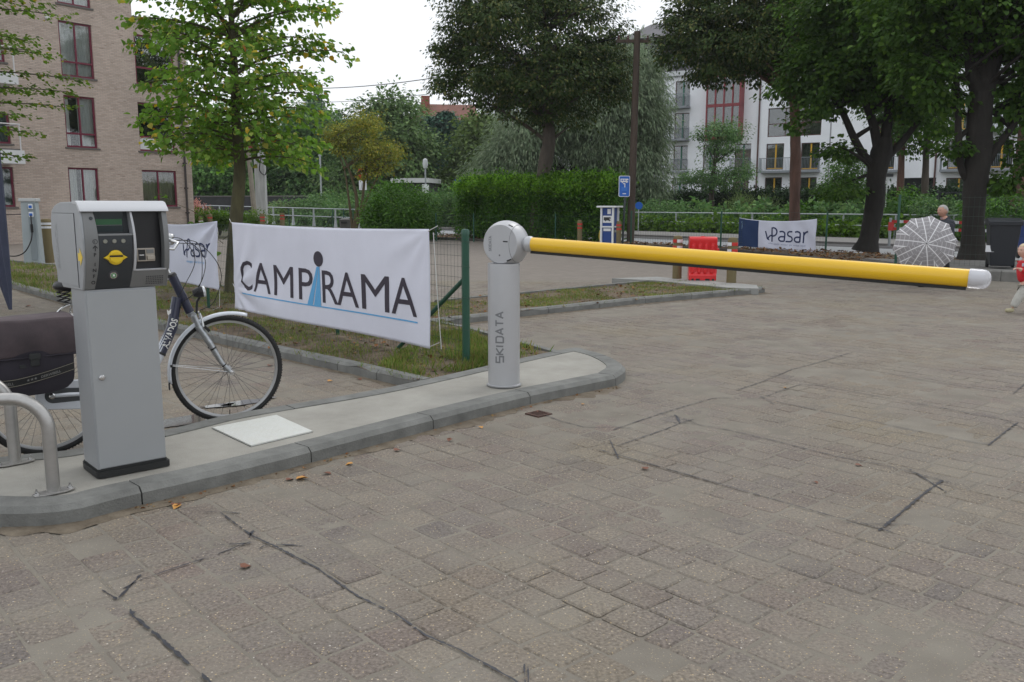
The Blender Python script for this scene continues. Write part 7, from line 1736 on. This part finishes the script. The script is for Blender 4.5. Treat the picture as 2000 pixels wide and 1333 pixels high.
# red water-filled barrier
pA_, pB_ = G(1345, 548, .106), G(1402, 552, .106); dd = (pB_-pA_); yaw = math.atan2(dd.y, dd.x)-R(0)
t = empty('plastic_barrier', pA_, R(-8), 'bright red ribbed plastic water-filled barrier between two wooden bollards', 'traffic barrier')
M_REDP = mat('red_plastic', (.72,.018,.022), .35, coat=.2); Wp, Dp, Hp = .50, .42, .80
mb = MB(); prof = [(-.02,0),(-.02,.10),(.02,.14),(.02,.40),(.015,.66),(.0,.70),(.0,.77),(.03,Hp),(Dp-.03,Hp),(Dp,.77),(Dp,.70),(Dp-.015,.66),(Dp-.02,.40),(Dp-.02,.14),(Dp+.02,.10),(Dp+.02,0)]
mb.prism(prof, lambda a, b_: (0, a, b_), (Wp,0,0)); mb.build('shell', M_REDP, t, bevel=.012, smooth=40, fix=True)
for k in range(4): MB().box((.035+k*.118,-.012,.14),(.092+k*.118,.03,.66)).build('rib', M_REDP, t, bevel=.012)
for k in range(4): MB().box((.045+k*.118,-.0,.62),(.10+k*.118,.02,.70)).build('upper_block', M_REDP, t, bevel=.01)
for k in range(3): MB().box((Wp-.012,.05+k*.12,.12),(Wp+.012,.12+k*.12,.66)).build('side_rib', M_REDP, t, bevel=.01)
for z in (.25,.52): MB().box((Wp,.14,z),(Wp+.05,.26,z+.07)).build('coupling_lug', M_REDP, t, bevel=.01)
for x0, x1 in ((.05,.09),(.13,.20),(.30,.38),(.42,.46)): MB().box((x0,-.024,.0),(x1,.05,.035)).build('fork_slot', M_BLACK, t)
mb = MB(); mb.lathe([(.0,0),(.04,0),(.04,.01),(.0,.01)], 14, Matrix.Translation((.25,.2,Hp))); mb.build('filler_cap', M_REDP, t)
# right Pasar banner
pL, pR = Vector((7.62,29.35,0)), Vector((9.42,27.45,0)); dd = pR-pL; yaw = math.atan2(dd.y, dd.x); W3 = 3.0; pR = pL+dd.normalized()*W3
hL = A(1438, 425, pL.y).z; 
pR = Vector((A(1598, 430, 26.95).x, 26.95, 0)); dd = pR-pL; yaw = math.atan2(dd.y, dd.x); W3 = dd.length; H3 = .98; z3 = 1.5-88/1700*27.5
def wave3(x, z):
    u, v = x/W3, z/H3; dy = .03*math.sin(x*3.1+z*2)*math.exp(-((u-.85)/.3)**2)+.016*math.sin((x+z*.8)*9)*(.2+u*.8)+.015*noise.noise(Vector((x*2,z*2,9)))
    return (dy-.05, (-.10*math.sin(math.pi*u)**.7 + .02)*v + .05*(1-v)*math.cos(u*3.14)-(1-v)*.0)
b3, b3c = banner('banner', (pL.x, pL.y, z3), yaw, W3, H3, 'white and navy cloth banner reading Pasar tied to the far green fence', M_CLOTH2, wave3, 70, 24)
U3 = W3*.27
mb = MB(); nx, nz = 24, 16; vs = []
for i in range(nx+1):
    for j in range(nz+1): x, z = U3*i/nx, (H3-.02)*j/nz; dy, dz = wave3(x, z); vs.append((x, dy-.004, z+dz))
mb.add(vs, [(i*(nz+1)+j, (i+1)*(nz+1)+j, (i+1)*(nz+1)+j+1, i*(nz+1)+j+1) for i in range(nx) for j in range(nz)]); mb.build('navy_panel', M_NCLO, b3, smooth=180)
on3 = lambda x0, z0, e=.006: (lambda x, y: (x0+x, wave3(x0+x, z0+y)[0]-e, z0+y+wave3(x0+x, z0+y)[1]))
pasar(b3, on3(U3+W3*.185, .30), W3*.146, M_NINK, .115); lettering('vleugels voor je vrije tijd', .075, on3(U3+W3*.14, .17), mat('faded_ink', (.22,.26,.40), .8), b3, width=W3*.46)
lettering('Pasar', .10, lambda x, y: on3(.16-y, H3-.12-x, .008)(0, 0), mat('pale_ink', (.25,.38,.52), .8), b3, width=.26)
# ---- red and white boards behind the umbrella
b = A(1738, 455, 31.5); b.z = .03; c = A(1960, 460, 28.5); t = empty('barrier_boards', b, 0, 'red and white striped horizontal boards on posts behind the umbrella and maple', 'barrier'); dd = Vector((c.x-b.x, c.y-b.y, 0)); L_ = dd.length; dd.normalize()
for zt in (A(1745, 433, 31.5).z, A(1745, 447, 31.5).z):
    n = 16
    for k in range(n): MB().bar(dd*(L_*k/n)+Vector((0,0,zt-.03)), dd*(L_*(k+1)/n)+Vector((0,0,zt-.03)), .02, .10).build('stripe', M_REFR if k % 2 == 0 else M_REFW, t)
for k in (0, .5, 1): MB().tube([dd*L_*k, dd*L_*k+Vector((0,0,1.0))], .05, 8).build('post', M_GALV, t)
MB().box((-.09,-.09,.55),(.09,-.02,.85)).build('end_marker', M_REFR, t)
# gate on the bank, iron fence at the right
b = A(1597, 425, 56); b.z = .1; t = empty('gate', b, R(-25), 'small grey vertical-bar gate in the hedge before the white building', 'gate'); W_, H_ = 1.35, 1.25; z0 = A(1615, 421, 56).z-.1
for x in (0, W_): MB().box((x-.04,-.04,0),(x+.04,.04,z0+H_)).build('gate_post', M_GALV, t)
MB().box((0,-.03,z0+H_-.08),(W_,.03,z0+H_)).build('top_rail', M_GALV, t); MB().box((0,-.03,z0),(W_,.03,z0+.08)).build('bottom_rail', M_GALV, t)
for k in range(9): x = .12+k*.14; MB().box((x-.016,-.016,z0),(x+.016,.016,z0+H_)).build('bar', M_GALV, t)
b = A(1830, 400, 44); b.z = .1; t = empty('iron_fence', b, R(-33), 'dark iron bar fence above the bank at the far right', 'fence'); zt = A(1850, 376, 44).z
for z in (zt-.15, zt-.55): MB().box((0,-.02,z),(9,.02,z+.05)).build('rail', M_DARK, t)
for k in range(5): MB().box((k*2.2-.05,-.05,0),(k*2.2+.05,.05,zt)).build('post', M_DARK, t)
mb = MB()
for k in range(74): mb.box((k*.12-.01,-.01,zt-.9),(k*.12+.01,.01,zt))
tag(mb.build('bars', M_DARK, t), kind='stuff')
b = A(1700, 400, 52); b.z = .1; t = empty('camera_pole', A(1729,410,50).xy.to_3d(), 0, 'thin white pole with a small dark lamp between the maple and the slim brown trunk', 'lamp post'); zt = A(1729, 345, 50).z; MB().tube([(0,0,0),(0,0,zt)], .035, 6).build('pole', M_WPAINT, t); MB().box((-.05,-.12,zt-.02),(.3,.12,zt+.18)).build('lamp_head', M_DARK, t, bevel=.03)
# wheelie bins
def bin_(name, x, y, z, yaw, label, m, k=1.0, sticker=False):
    t = empty(name, (x, y, z), yaw, label, 'wheelie bin', None, k)
    mb = MB(); a, b_ = (.23,.27), (.30,.36); vs = [(-a[0],-a[1],.06),(a[0],-a[1],.06),(a[0],a[1],.06),(-a[0],a[1],.06),(-b_[0],-b_[1],.98),(b_[0],-b_[1],.98),(b_[0],b_[1],.98),(-b_[0],b_[1],.98)]
    mb.add(vs, [(0,3,2,1),(4,5,6,7),(0,1,5,4),(1,2,6,5),(2,3,7,6),(3,0,4,7)]); mb.build('body', m, t, bevel=.025)
    MB().box((-.325,-.385,.93),(.325,.385,.99)).build('rim', m, t, bevel=.012); MB().prism([(-.40,.99),(.40,.99),(.42,1.05),(.1,1.085),(-.38,1.03)], lambda p, q: (-.33, p, q), (.66,0,0)).build('lid', m, t, bevel=.012, fix=True)
    MB().tube([(-.28,.43,1.02),(.28,.43,1.02)], .018, 8).build('handle', m, t)
    for s in (-1,1): mb = MB(); mb.lathe([(0,0),(.10,0),(.10,.05),(0,.05)], 18, Matrix.Translation((s*.25,.28,.10)) @ Matrix.Rotation(R(90), 4, 'Y')); mb.build('wheel', M_BRUB, t)
    if sticker: MB().box((-.34,-.30,.36),(-.18,-.2725,.50)).build('sticker', M_REFW, t)
    return t
c = G(1953, 524, .2); bin_('wheelie_bin', c.x, c.y, .2, R(-22), 'dark grey wheelie bin with a pale sticker on the raised pavement at the right', mat('bin_grey', (.018,.021,.027), .45), .95, True)
c = A(2003, 490, 23.5); bin_('wheelie_bin', c.x+.15, c.y, .05, R(-10), 'blue wheelie bin cut by the right edge of the view, behind the dark one', mat('bin_blue', (.01,.05,.28), .45), .95)
b = A(674, 440, 45); b.z = .05; t = empty('litter_bin', b, 0, 'small cylindrical grey-brown litter bin left of the round bush', 'bin'); mb = MB(); mb.lathe([(.26,0),(.28,.62),(.30,.64),(.30,.70),(.15,.76),(0,.77)], 18); mb.build('drum', mat('bin_brown', (.10,.095,.09), .6), t, smooth=40); MB().box((-.16,-.31,.50),(.16,-.26,.60)).build('slot', M_BLACK, t)
# charging pedestal, cable
b = G(68, 516, .05); t = empty('power_pedestal', b, R(12), 'light grey power pedestal with two blue sockets and a plugged black cable', 'power pedestal'); M_PED = mat('pedestal_grey', (.36,.41,.43), .5, var=(2,.06))
mb = MB(); vs = []
for z, w, d in ((0,.20,.15),(.03,.20,.15),(1.52,.165,.13)): vs += [(-w,-d,z),(w,-d,z),(w,d,z),(-w,d,z)]
mb.add(vs, [(0,3,2,1),(8,9,10,11)]+[(4*r_+i, 4*r_+(i+1) % 4, 4*r_+4+(i+1) % 4, 4*r_+4+i) for r_ in (0,1) for i in range(4)]); mb.build('column', M_PED, t, bevel=.012)
MB().box((-.20,-.165,1.52),(.20,.165,1.60)).build('cap', mat('pedestal_cap', (.50,.52,.52), .5), t, bevel=.012); MB().box((-.01,-.168,.10),(.13,-.135,1.48), Matrix.Identity(4)).build('front_recess', mat('pedestal_dark', (.25,.29,.31), .5), t, bevel=.006)
MB().box((-.25,-.2,-.03),(.25,.22,.0)).build('foot_slab', M_PAD, t)
for z in (1.40,1.21):
    s_ = MB().box((.015,-.20,z-.06),(.115,-.165,z+.06)).build('socket', M_WPAINT, t, bevel=.006); MB().box((.03,-.215,z-.035),(.10,-.198,z+.03)).build('socket_lid', M_BLUE, s_, bevel=.006)
MB().tube(crom([(.07,-.23,1.19),(.08,-.26,1.0),(.075,-.25,.80),(.03,-.28,.55),(-.15,-.3,.28),(-.45,-.3,.22),(-.8,-.3,.42),(-1.3,-.3,.50)], 7), .015, 6).build('cable', M_CAB, t, smooth=60); MB().tube([(.078,-.26,.98),(.076,-.255,.78)], .032, 8).build('cable_plug', M_BLACK, t)
MB().tube([(-1.6,.0,1.18),(-.4,.02,1.21),(-.18,0,1.22)], .012, 5).build('rear_cable', M_CAB, t)
# folded parasol hanging at the left edge
t = empty('folded_parasol', (-3.80, 6.5, 0), 0, 'closed dark grey-blue parasol hanging down at the left edge of the view', 'parasol'); M_PAR = mat('parasol_cloth', (.045,.052,.085), .85, var=(3,.2))
mb = MB(); n = 16; vs = []
PT_ = lambda z: -.10*(z-.72)
for r_, z in ((.010,.72),(.035,.9),(.065,1.25),(.10,1.7),(.13,2.2),(.10,2.7),(.02,3.05)):
    for k in range(n): a = 2*math.pi*k/n; q = r_*(1+.18*math.cos(a*8)); vs.append((q*math.cos(a)+PT_(z)+.03, q*math.sin(a), z))
mb.add(vs, [(i*n+k, i*n+(k+1) % n, (i+1)*n+(k+1) % n, (i+1)*n+k) for i in range(6) for k in range(n)]+[tuple(range(n))[::-1]]); mb.build('canopy', M_PAR, t, smooth=80)
MB().tube([(-.2,0,2.9),(-.24,0,3.25),(-.9,0,3.30),(-.95,0,3.0),(-.95,0,0)], .03, 8).build('mast', M_GALV, t); MB().box((-1.3,-.35,0),(-.6,.35,.06)).build('base', M_DARK, t)
# hydrangea, low hedge, white car beyond the brick building
bush('hydrangea', 'pink hydrangea heads above a low hedge at the corner of the brick building', [lob(385,412,44,.75,.42), lob(398,418,44,.5,.3)], 34, 40, .22, .09, leaf_mat('hydrangea_petal', [(.50,.25,.22),(.62,.36,.30),(.42,.18,.16)], .3), 'flowers', inner=.7, flat=.8, droop=0)
bush('low_hedge', 'bright low hedge running from the brick building past the young linden trunk', [lob(px, 428, 43, .8, .35, .5) for px in range(380, 521, 24)], 300, 34, .3, .09, LG_BRIGHT, 'hedge', inner=.6, flat=.8, droop=.2)
b = A(372, 402, 74); b.z = .3; t = empty('parked_car', b, R(20), 'sliver of a white car visible past the corner of the brick building', 'car')
mb = MB(); mb.prism([(-2,.3),(-2,.85),(-1.6,.95),(-1.0,1.42),(.5,1.45),(1.2,.98),(2,.85),(2.1,.35)], lambda a, b_: (a, -.8, b_), (0,1.6,0)); cb = mb.build('body', M_WPAINT, t, bevel=.08, smooth=40, fix=True)
mb = MB(); mb.prism([(-1.4,.98),(-.95,1.36),(.45,1.38),(1.0,.98)], lambda a, b_: (a, -.82, b_), (0,1.64,0)); mb.build('windows', M_BLACK, t, fix=True)
for x in (-1.25,1.3):
    for y in (-.8,.62): mb = MB(); mb.lathe([(0,0),(.32,0),(.32,.18),(0,.18)], 18, Matrix.Translation((x,y,.32)) @ Matrix.Rotation(R(-90), 4, 'X')); mb.build('wheel', M_BRUB, t)

# ================================================================== PEOPLE
M_SKIN = mat('skin', (.52,.29,.21), .55, var=(12,.08)); M_JACK = mat('dark_jacket', (.022,.026,.036), .75, var=(8,.25), bump=(60,.004)); M_TROU = mat('dark_trousers', (.016,.016,.02), .85); M_GHAIR = mat('grey_hair', (.42,.40,.38), .9, bump=(90,.01), var=(60,.2))
M_KSKIN = mat('child_skin', (.66,.40,.31), .5, var=(12,.06)); M_KRED = mat('red_jacket', (.58,.012,.022), .6, bump=(30,.006), var=(6,.15)); M_KTRO = mat('light_trousers', (.46,.45,.41), .85, bump=(25,.006), var=(8,.12)); M_KHAIR = mat('blond_hair', (.62,.50,.33), .8, bump=(80,.006)); M_SHOE = mat('beige_shoe', (.42,.38,.24), .7)
def skin_mesh(name, verts, edges, m, parent, sub=2, rootv=0):
    """one continuous tapered surface grown round a skeleton"""
    me = bpy.data.meshes.new(name); me.from_pydata([v[0] for v in verts], edges, []); ob = bpy.data.objects.new(name, me); COL.objects.link(ob)
    ob.modifiers.new('skin', 'SKIN')
    if not me.skin_vertices: me.skin_vertices.new()
    for i, v in enumerate(verts):
        r = v[1]; me.skin_vertices[0].data[i].radius = (r, r) if not isinstance(r, tuple) else r; me.skin_vertices[0].data[i].use_root = (i == rootv)
    s = ob.modifiers.new('sub', 'SUBSURF'); s.levels = sub; s.render_levels = sub
    bpy.context.view_layer.update(); me2 = bpy.data.meshes.new_from_object(ob.evaluated_get(bpy.context.evaluated_depsgraph_get()))
    bpy.data.objects.remove(ob); me2.polygons.foreach_set('use_smooth', [True]*len(me2.polygons)); me2.materials.clear()
    return link(name, me2, m, parent)
def head_geo(parent, c, k, yaw, skin, hair_m, hair_back=True, child=False):
    """head facing local -x turned by yaw; k = head height"""
    M = Matrix.Translation(c) @ Matrix.Rotation(yaw, 4, 'Z'); bm = bmesh.new(); bmesh.ops.create_uvsphere(bm, u_segments=32, v_segments=24, radius=1)
    for v in bm.verts:
        x, y, z = v.co
        w = .38 if z > 0 else .38-.10*abs(z)**1.5; dx = .44 if x < 0 else .46
        X_, Y_, Z_ = x*dx*k, y*w*k, z*.5*k
        if z < -.2 and x < .2: X_ *= 1.0+.02*0; Y_ *= 1-.25*(abs(z)-.2)
        if z < -.3 and x > 0: X_ *= .72
        f = max(0, -x)                                   # face side
        X_ -= k*.085*math.exp(-((z+.12)/.16)**2-(y/.16)**2)*f          # nose
        X_ += k*.030*math.exp(-((z-.10)/.09)**2)*math.exp(-((abs(y)-.36)/.20)**2)*f*1.6   # eye sockets
        X_ -= k*.022*math.exp(-((z-.24)/.08)**2)*f                       # brow
        X_ -= k*.020*math.exp(-((z+.45)/.07)**2-(y/.3)**2)*f; X_ -= k*.030*math.exp(-((z+.80)/.14)**2-(y/.4)**2)*f   # lips, chin
        v.co = M @ Vector((X_, Y_, Z_))
    me = bpy.data.meshes.new('head'); bm.to_mesh(me); bm.free(); me.polygons.foreach_set('use_smooth', [True]*len(me.polygons)); h = link('head', me, skin, parent)
    for s in (-1,1):
        mb = MB(); mb.lathe([(0,-.02*k),(.05*k,-.015*k),(.07*k,.0),(.05*k,.015*k),(0,.01*k)], 12, M @ Matrix.Translation((.04*k, s*.385*k, -.02*k)) @ Matrix.Rotation(R(90), 4, 'X') @ Matrix.Diagonal((.8,1.35,1,1))); mb.build('ear', skin, h, smooth=60)
        mb = MB(); mb.lathe([(0,-.022*k),(.016*k,-.016*k),(.022*k,0),(.016*k,.016*k),(0,.022*k)], 10, M @ Matrix.Translation((-.395*k, s*.135*k, .05*k))); mb.build('eye', M_INK, h, smooth=60)
        mb = MB(); mb.bar(M @ Vector((-.435*k, s*.07*k, .115*k)), M @ Vector((-.40*k, s*.20*k, .11*k)), .03*k, .018*k); mb.build('eyebrow', hair_m, h)
    mb = MB(); mb.bar(M @ Vector((-.432*k,-.075*k,-.235*k)), M @ Vector((-.432*k,.075*k,-.235*k)), .02*k, .016*k); mb.build('mouth', mat('lip', (.38,.14,.11), .5), h)
    bm = bmesh.new(); bmesh.ops.create_uvsphere(bm, u_segments=28, v_segments=20, radius=1)
    for v in list(bm.verts):
        x, y, z = v.co
        line = .58 if x < -.5 else (.34 if x < -.15 else (.06 if x < .25 else -.40))
        if z < line-.08: bm.verts.remove(v); continue
        rr = 1.03+.012*noise.noise(v.co*6); v.co = M @ Vector((x*.452*k*rr+.006*k, y*.388*k*rr, z*.510*k*rr))
    me = bpy.data.meshes.new('hair'); bm.to_mesh(me); bm.free(); me.polygons.foreach_set('use_smooth', [True]*len(me.polygons)); link('hair', me, hair_m, h)
    return h
def hand(parent, wrist, direction, k, skin, curl=.5, up=(0,0,1), name='hand'):
    """palm with four separate fingers of different length and a thumb from the side"""
    d = Vector(direction).normalized(); u = Vector(up); s = d.cross(u).normalized(); u = s.cross(d).normalized(); w = Vector(wrist)
    V = [(w, k*.16), (w+d*k*.22, (k*.20, k*.12)), (w+d*k*.48, (k*.22, k*.11))]; E = [(0,1),(1,2)]
    for i, (o, L_) in enumerate(((-.17,.38),(-.06,.46),(.06,.43),(.16,.34))):
        b = w+d*k*.50+s*k*o; a1 = curl*.9; p1 = b+(d*math.cos(a1*.6)-u*math.sin(a1*.6))*k*L_*.5; p2 = p1+(d*math.cos(a1*1.6)-u*math.sin(a1*1.6))*k*L_*.5
        n = len(V); V += [(b, k*.055), (p1, k*.050), (p2, k*.040)]; E += [(2,n),(n,n+1),(n+1,n+2)]
    b = w+d*k*.22+s*k*-.20; n = len(V); V += [(b, k*.065), (b-s*k*.14+d*k*.14, k*.055), (b-s*k*.16+d*k*.30, k*.045)]; E += [(1,n),(n,n+1),(n+1,n+2)]
    return skin_mesh(name, [(tuple(p), r) for p, r in V], E, skin, parent, 1)
# --- man with umbrella: root at his feet, walking to the left
MR = Vector((7.86, 16.0, 0)); man = empty('person', MR, 0, 'grey-haired man in dark jacket walking left behind a lowered checked umbrella', 'person')
# local -x is his walking direction
V = [((0,0,.80),.115),((.01,0,.93),.12),((.03,0,1.08),(.135,.15)),((.04,0,1.17),.11),((.02,0,1.245),.055),((.0,0,1.31),.05),
     ((-.005,-.075,.74),.085),((-.13,-.085,.42),.055),((-.27,-.085,.09),.038),((.02,.075,.74),.085),((.14,.08,.43),.055),((.20,.085,.10),.038),
     ((.045,-.165,1.15),.055),((.06,-.20,.93),.045),((-.08,-.21,.80),.035),((.045,.165,1.15),.055),((.10,.20,.93),.045),((.02,.20,.75),.035)]
E_ = [(0,1),(1,2),(2,3),(3,4),(4,5),(0,6),(6,7),(7,8),(0,9),(9,10),(10,11),(3,12),(12,13),(13,14),(3,15),(15,16),(16,17)]
skin_mesh('body', V, E_, M_SKIN, man)
VJ = [((0,0,.76),(.15,.17)),((.01,0,.93),(.14,.165)),((.03,0,1.08),(.15,.175)),((.045,0,1.19),(.125,.15)),((.03,0,1.265),(.075,.085)),((.045,-.165,1.155),.075),((.06,-.205,.93),.06),((-.07,-.213,.81),.05),((.045,.165,1.155),.075),((.10,.205,.93),.06),((.02,.203,.77),.05)]
skin_mesh('jacket', VJ, [(0,1),(1,2),(2,3),(3,4),(3,5),(5,6),(6,7),(3,8),(8,9),(9,10)], M_JACK, man)
skin_mesh('collar', [((.045,0,1.22),(.10,.105)),((.028,0,1.285),(.078,.085))], [(0,1)], M_JACK, man)
skin_mesh('trousers', [((0,0,.80),(.125,.14)),((-.005,-.075,.72),.10),((-.13,-.085,.42),.070),((-.265,-.085,.11),.058),((.02,.075,.72),.10),((.14,.08,.43),.070),((.195,.085,.12),.058)], [(0,1),(1,2),(2,3),(0,4),(4,5),(5,6)], M_TROU, man)
for x, y, z in ((-.30,-.085,.045),(.17,.085,.045)): skin_mesh('shoe', [((x+.06,y,z+.01),.045),((x-.04,y,z),.045),((x-.13,y,z-.008),.035)], [(0,1),(1,2)], M_BLACK, man, 2)
head_geo(man, Vector((-.03,0,1.385)), .215, R(18), M_SKIN, M_GHAIR)
skin_mesh('shirt_collar', [((-.025,0,1.235),(.055,.06)),((-.02,0,1.265),(.05,.055))], [(0,1)], mat('pink_shirt', (.45,.32,.36), .8), man)
hd_ = hand(man, (-.08,-.21,.80), (-.9,-.1,-.2), .155, M_SKIN, 1.5); hand(man, (.02,.20,.75), (-.1,0,-1), .155, M_SKIN, .5, up=(1,0,0))
# --- umbrella, canopy towards the camera
UC = Vector((7.225, 15.25, .83)); axis = Vector((-.30,-.93,.18)).normalized()
um = empty('umbrella', UC, 0, 'open grey and white plaid umbrella held low in front of the walking man', 'umbrella')
qn = axis.to_track_quat('Z', 'Y').to_matrix().to_4x4()
def plaid():
    m = bpy.data.materials.new('plaid_cloth'); m.use_nodes = True; nt = m.node_tree; N = nt.nodes; L = nt.links; b = N['Principled BSDF']; b.inputs['Roughness'].default_value = .8
    uv = N.new('ShaderNodeUVMap'); sp = N.new('ShaderNodeSeparateXYZ'); L.new(uv.outputs[0], sp.inputs[0])
    def line(src, scale, w, ph=0):
        mu = N.new('ShaderNodeMath'); mu.operation = 'MULTIPLY_ADD'; mu.inputs[1].default_value = scale; mu.inputs[2].default_value = ph; L.new(src, mu.inputs[0]); fr = N.new('ShaderNodeMath'); fr.operation = 'FRACT'; L.new(mu.outputs[0], fr.inputs[0])
        lt = N.new('ShaderNodeMath'); lt.operation = 'LESS_THAN'; lt.inputs[1].default_value = w; L.new(fr.outputs[0], lt.inputs[0]); return lt.outputs[0]
    c = (.36,.345,.355)
    c1 = mixc(nt, line(sp.outputs[0], 44, .35), c, (.24,.23,.235)); c1 = mixc(nt, line(sp.outputs[1], 44, .35), c1, (.24,.23,.235))
    c1 = mixc(nt, line(sp.outputs[1], 13, .14), c1, (.46,.45,.46)); c1 = mixc(nt, line(sp.outputs[0], 9.5, .16, .42), c1, (.72,.71,.72))
    f = N.new('ShaderNodeMath'); L.new(c1, b.inputs['Base Color']); return m
M_PLAID = plaid(); NR = 10; RU = .53
def rib_pt(a, t): return qn @ Vector((RU*t*math.cos(a), RU*t*math.sin(a), -.20*t**2.1))
for k in range(NR):
    a0, a1 = 2*math.pi*(k+.25)/NR, 2*math.pi*(k+1.25)/NR; me = bpy.data.meshes.new('panel'); vs = []; uvs = []; nt_, na = 10, 6
    for i in range(nt_+1):
        t_ = i/nt_
        for j in range(na+1):
            s_ = j/na; sag = 1-.05*math.sin(math.pi*s_)*t_**3; a = a0+(a1-a0)*s_
            chord = rib_pt(a0, t_).lerp(rib_pt(a1, t_), s_)*(1); rd_ = (qn.inverted() @ chord); rd_.x *= sag+.02*math.sin(math.pi*s_); rd_.y *= sag+.02*math.sin(math.pi*s_)
            vs.append(tuple(qn @ rd_)); uvs.append(((a-(a0+a1)/2)*t_*RU*.95+.5, t_*RU+.1*k))
    fs = [(i*(na+1)+j, (i+1)*(na+1)+j, (i+1)*(na+1)+j+1, i*(na+1)+j+1) for i in range(nt_) for j in range(na)]
    me.from_pydata(vs, [], fs); ul = me.uv_layers.new(name='UVMap')
    for lp in me.loops: ul.data[lp.index].uv = uvs[lp.vertex_index]
    me.polygons.foreach_set('use_smooth', [True]*len(me.polygons)); link('panel', me, M_PLAID, um)
    MB().tube([rib_pt(a0, t_/8)-axis*.006 for t_ in range(9)], .003, 5).build('rib', M_CHROME, um)
mb = MB(); mb.lathe([(.0,.03),(.008,.02),(.010,-.01),(.0,-.012)], 10, qn); mb.build('ferrule', M_BLACK, um)
sh_end = MR+Vector((-.16,-.22,.78))-UC
MB().tube([(0,0,0), sh_end], .006, 8).build('shaft', M_CHROME, um); MB().tube(crom([sh_end, sh_end*1.10, sh_end*1.16+Vector((.03,0,-.02)), sh_end*1.13+Vector((.06,0,-.05))], 4), .012, 8).build('handle', M_BRN, um)
# --- toddler in a red jacket running in from the right
KR_ = Vector((7.19, 12.15, 0)); kid = empty('person', KR_, 0, 'blond toddler in red jacket and light trousers running in at the right edge', 'person')
# local -x is the running direction
VB = [((0,0,.40),.075),((-.01,0,.52),.08),((-.03,0,.66),(.085,.095)),((-.04,0,.74),.04),((-.055,0,.79),.035),((-.03,-.045,.36),.06),((-.12,-.05,.22),.042),((-.19,-.05,.065),.028),((.04,.045,.36),.06),((.12,.05,.20),.042),((.25,.05,.13),.028),
      ((-.03,-.115,.68),.036),((-.11,-.15,.58),.030),((-.21,-.15,.63),.024),((-.02,.115,.68),.036),((.06,.14,.55),.030),((.03,.15,.44),.024)]
skin_mesh('body', VB, [(0,1),(1,2),(2,3),(3,4),(0,5),(5,6),(6,7),(0,8),(8,9),(9,10),(2,11),(11,12),(12,13),(2,14),(14,15),(15,16)], M_KSKIN, kid)
skin_mesh('jacket', [((.0,0,.41),(.125,.115)),((-.01,0,.52),(.120,.118)),((-.03,0,.66),(.105,.115)),((-.045,0,.735),.06),((-.03,-.120,.675),.058),((-.11,-.155,.575),.050),((-.185,-.152,.62),.042),((-.02,.120,.675),.058),((.06,.145,.55),.050),((.035,.15,.465),.042)], [(0,1),(1,2),(2,3),(2,4),(4,5),(5,6),(2,7),(7,8),(8,9)], M_KRED, kid)
skin_mesh('hood', [((.03,0,.73),(.07,.085)),((-.045,0,.755),(.062,.068))], [(0,1)], M_KRED, kid)
skin_mesh('trousers', [((0,0,.40),(.10,.105)),((-.03,-.05,.34),.080),((-.12,-.052,.215),.066),((-.185,-.052,.07),.056),((.04,.05,.34),.080),((.12,.052,.20),.062),((.235,.052,.135),.050)], [(0,1),(1,2),(2,3),(0,4),(4,5),(5,6)], M_KTRO, kid)
for (x, y, z, dx) in ((-.205,-.05,.034,-1),(.275,.05,.115,.2)): skin_mesh('shoe', [((x+.045,y,z+.008),.034),((x-.02,y,z+.004),.034),((x-.085,y,z),.026)], [(0,1),(1,2)], M_SHOE, kid, 2)
MB().box((-.15,-.122,.655),(-.09,-.112,.70)).build('badge', mat('badge_grey', (.45,.46,.5), .6), kid, bevel=.006)
head_geo(kid, Vector((-.065,0,.865)), .20, R(12), M_KSKIN, M_KHAIR, child=True)
hand(kid, (-.205,-.15,.63), (-1,0,.05), .095, M_KSKIN, .7); hand(kid, (.03,.15,.45), (-.2,0,-1), .095, M_KSKIN, .6, up=(1,0,0))
# ================================================================== HAZE
hz_ = bpy.data.materials.new('air'); hz_.use_nodes = True; nt = hz_.node_tree; nt.nodes.clear(); o_ = nt.nodes.new('ShaderNodeOutputMaterial'); pv = nt.nodes.new('ShaderNodeVolumePrincipled')
pv.inputs['Color'].default_value = (.93,.96,1,1); pv.inputs['Density'].default_value = .00035; pv.inputs['Anisotropy'].default_value = .2; nt.links.new(pv.outputs[0], o_.inputs['Volume'])
tag(MB().box((-440,-80,-1.1),(440,540,26)).build('haze', hz_, None), kind='stuff')
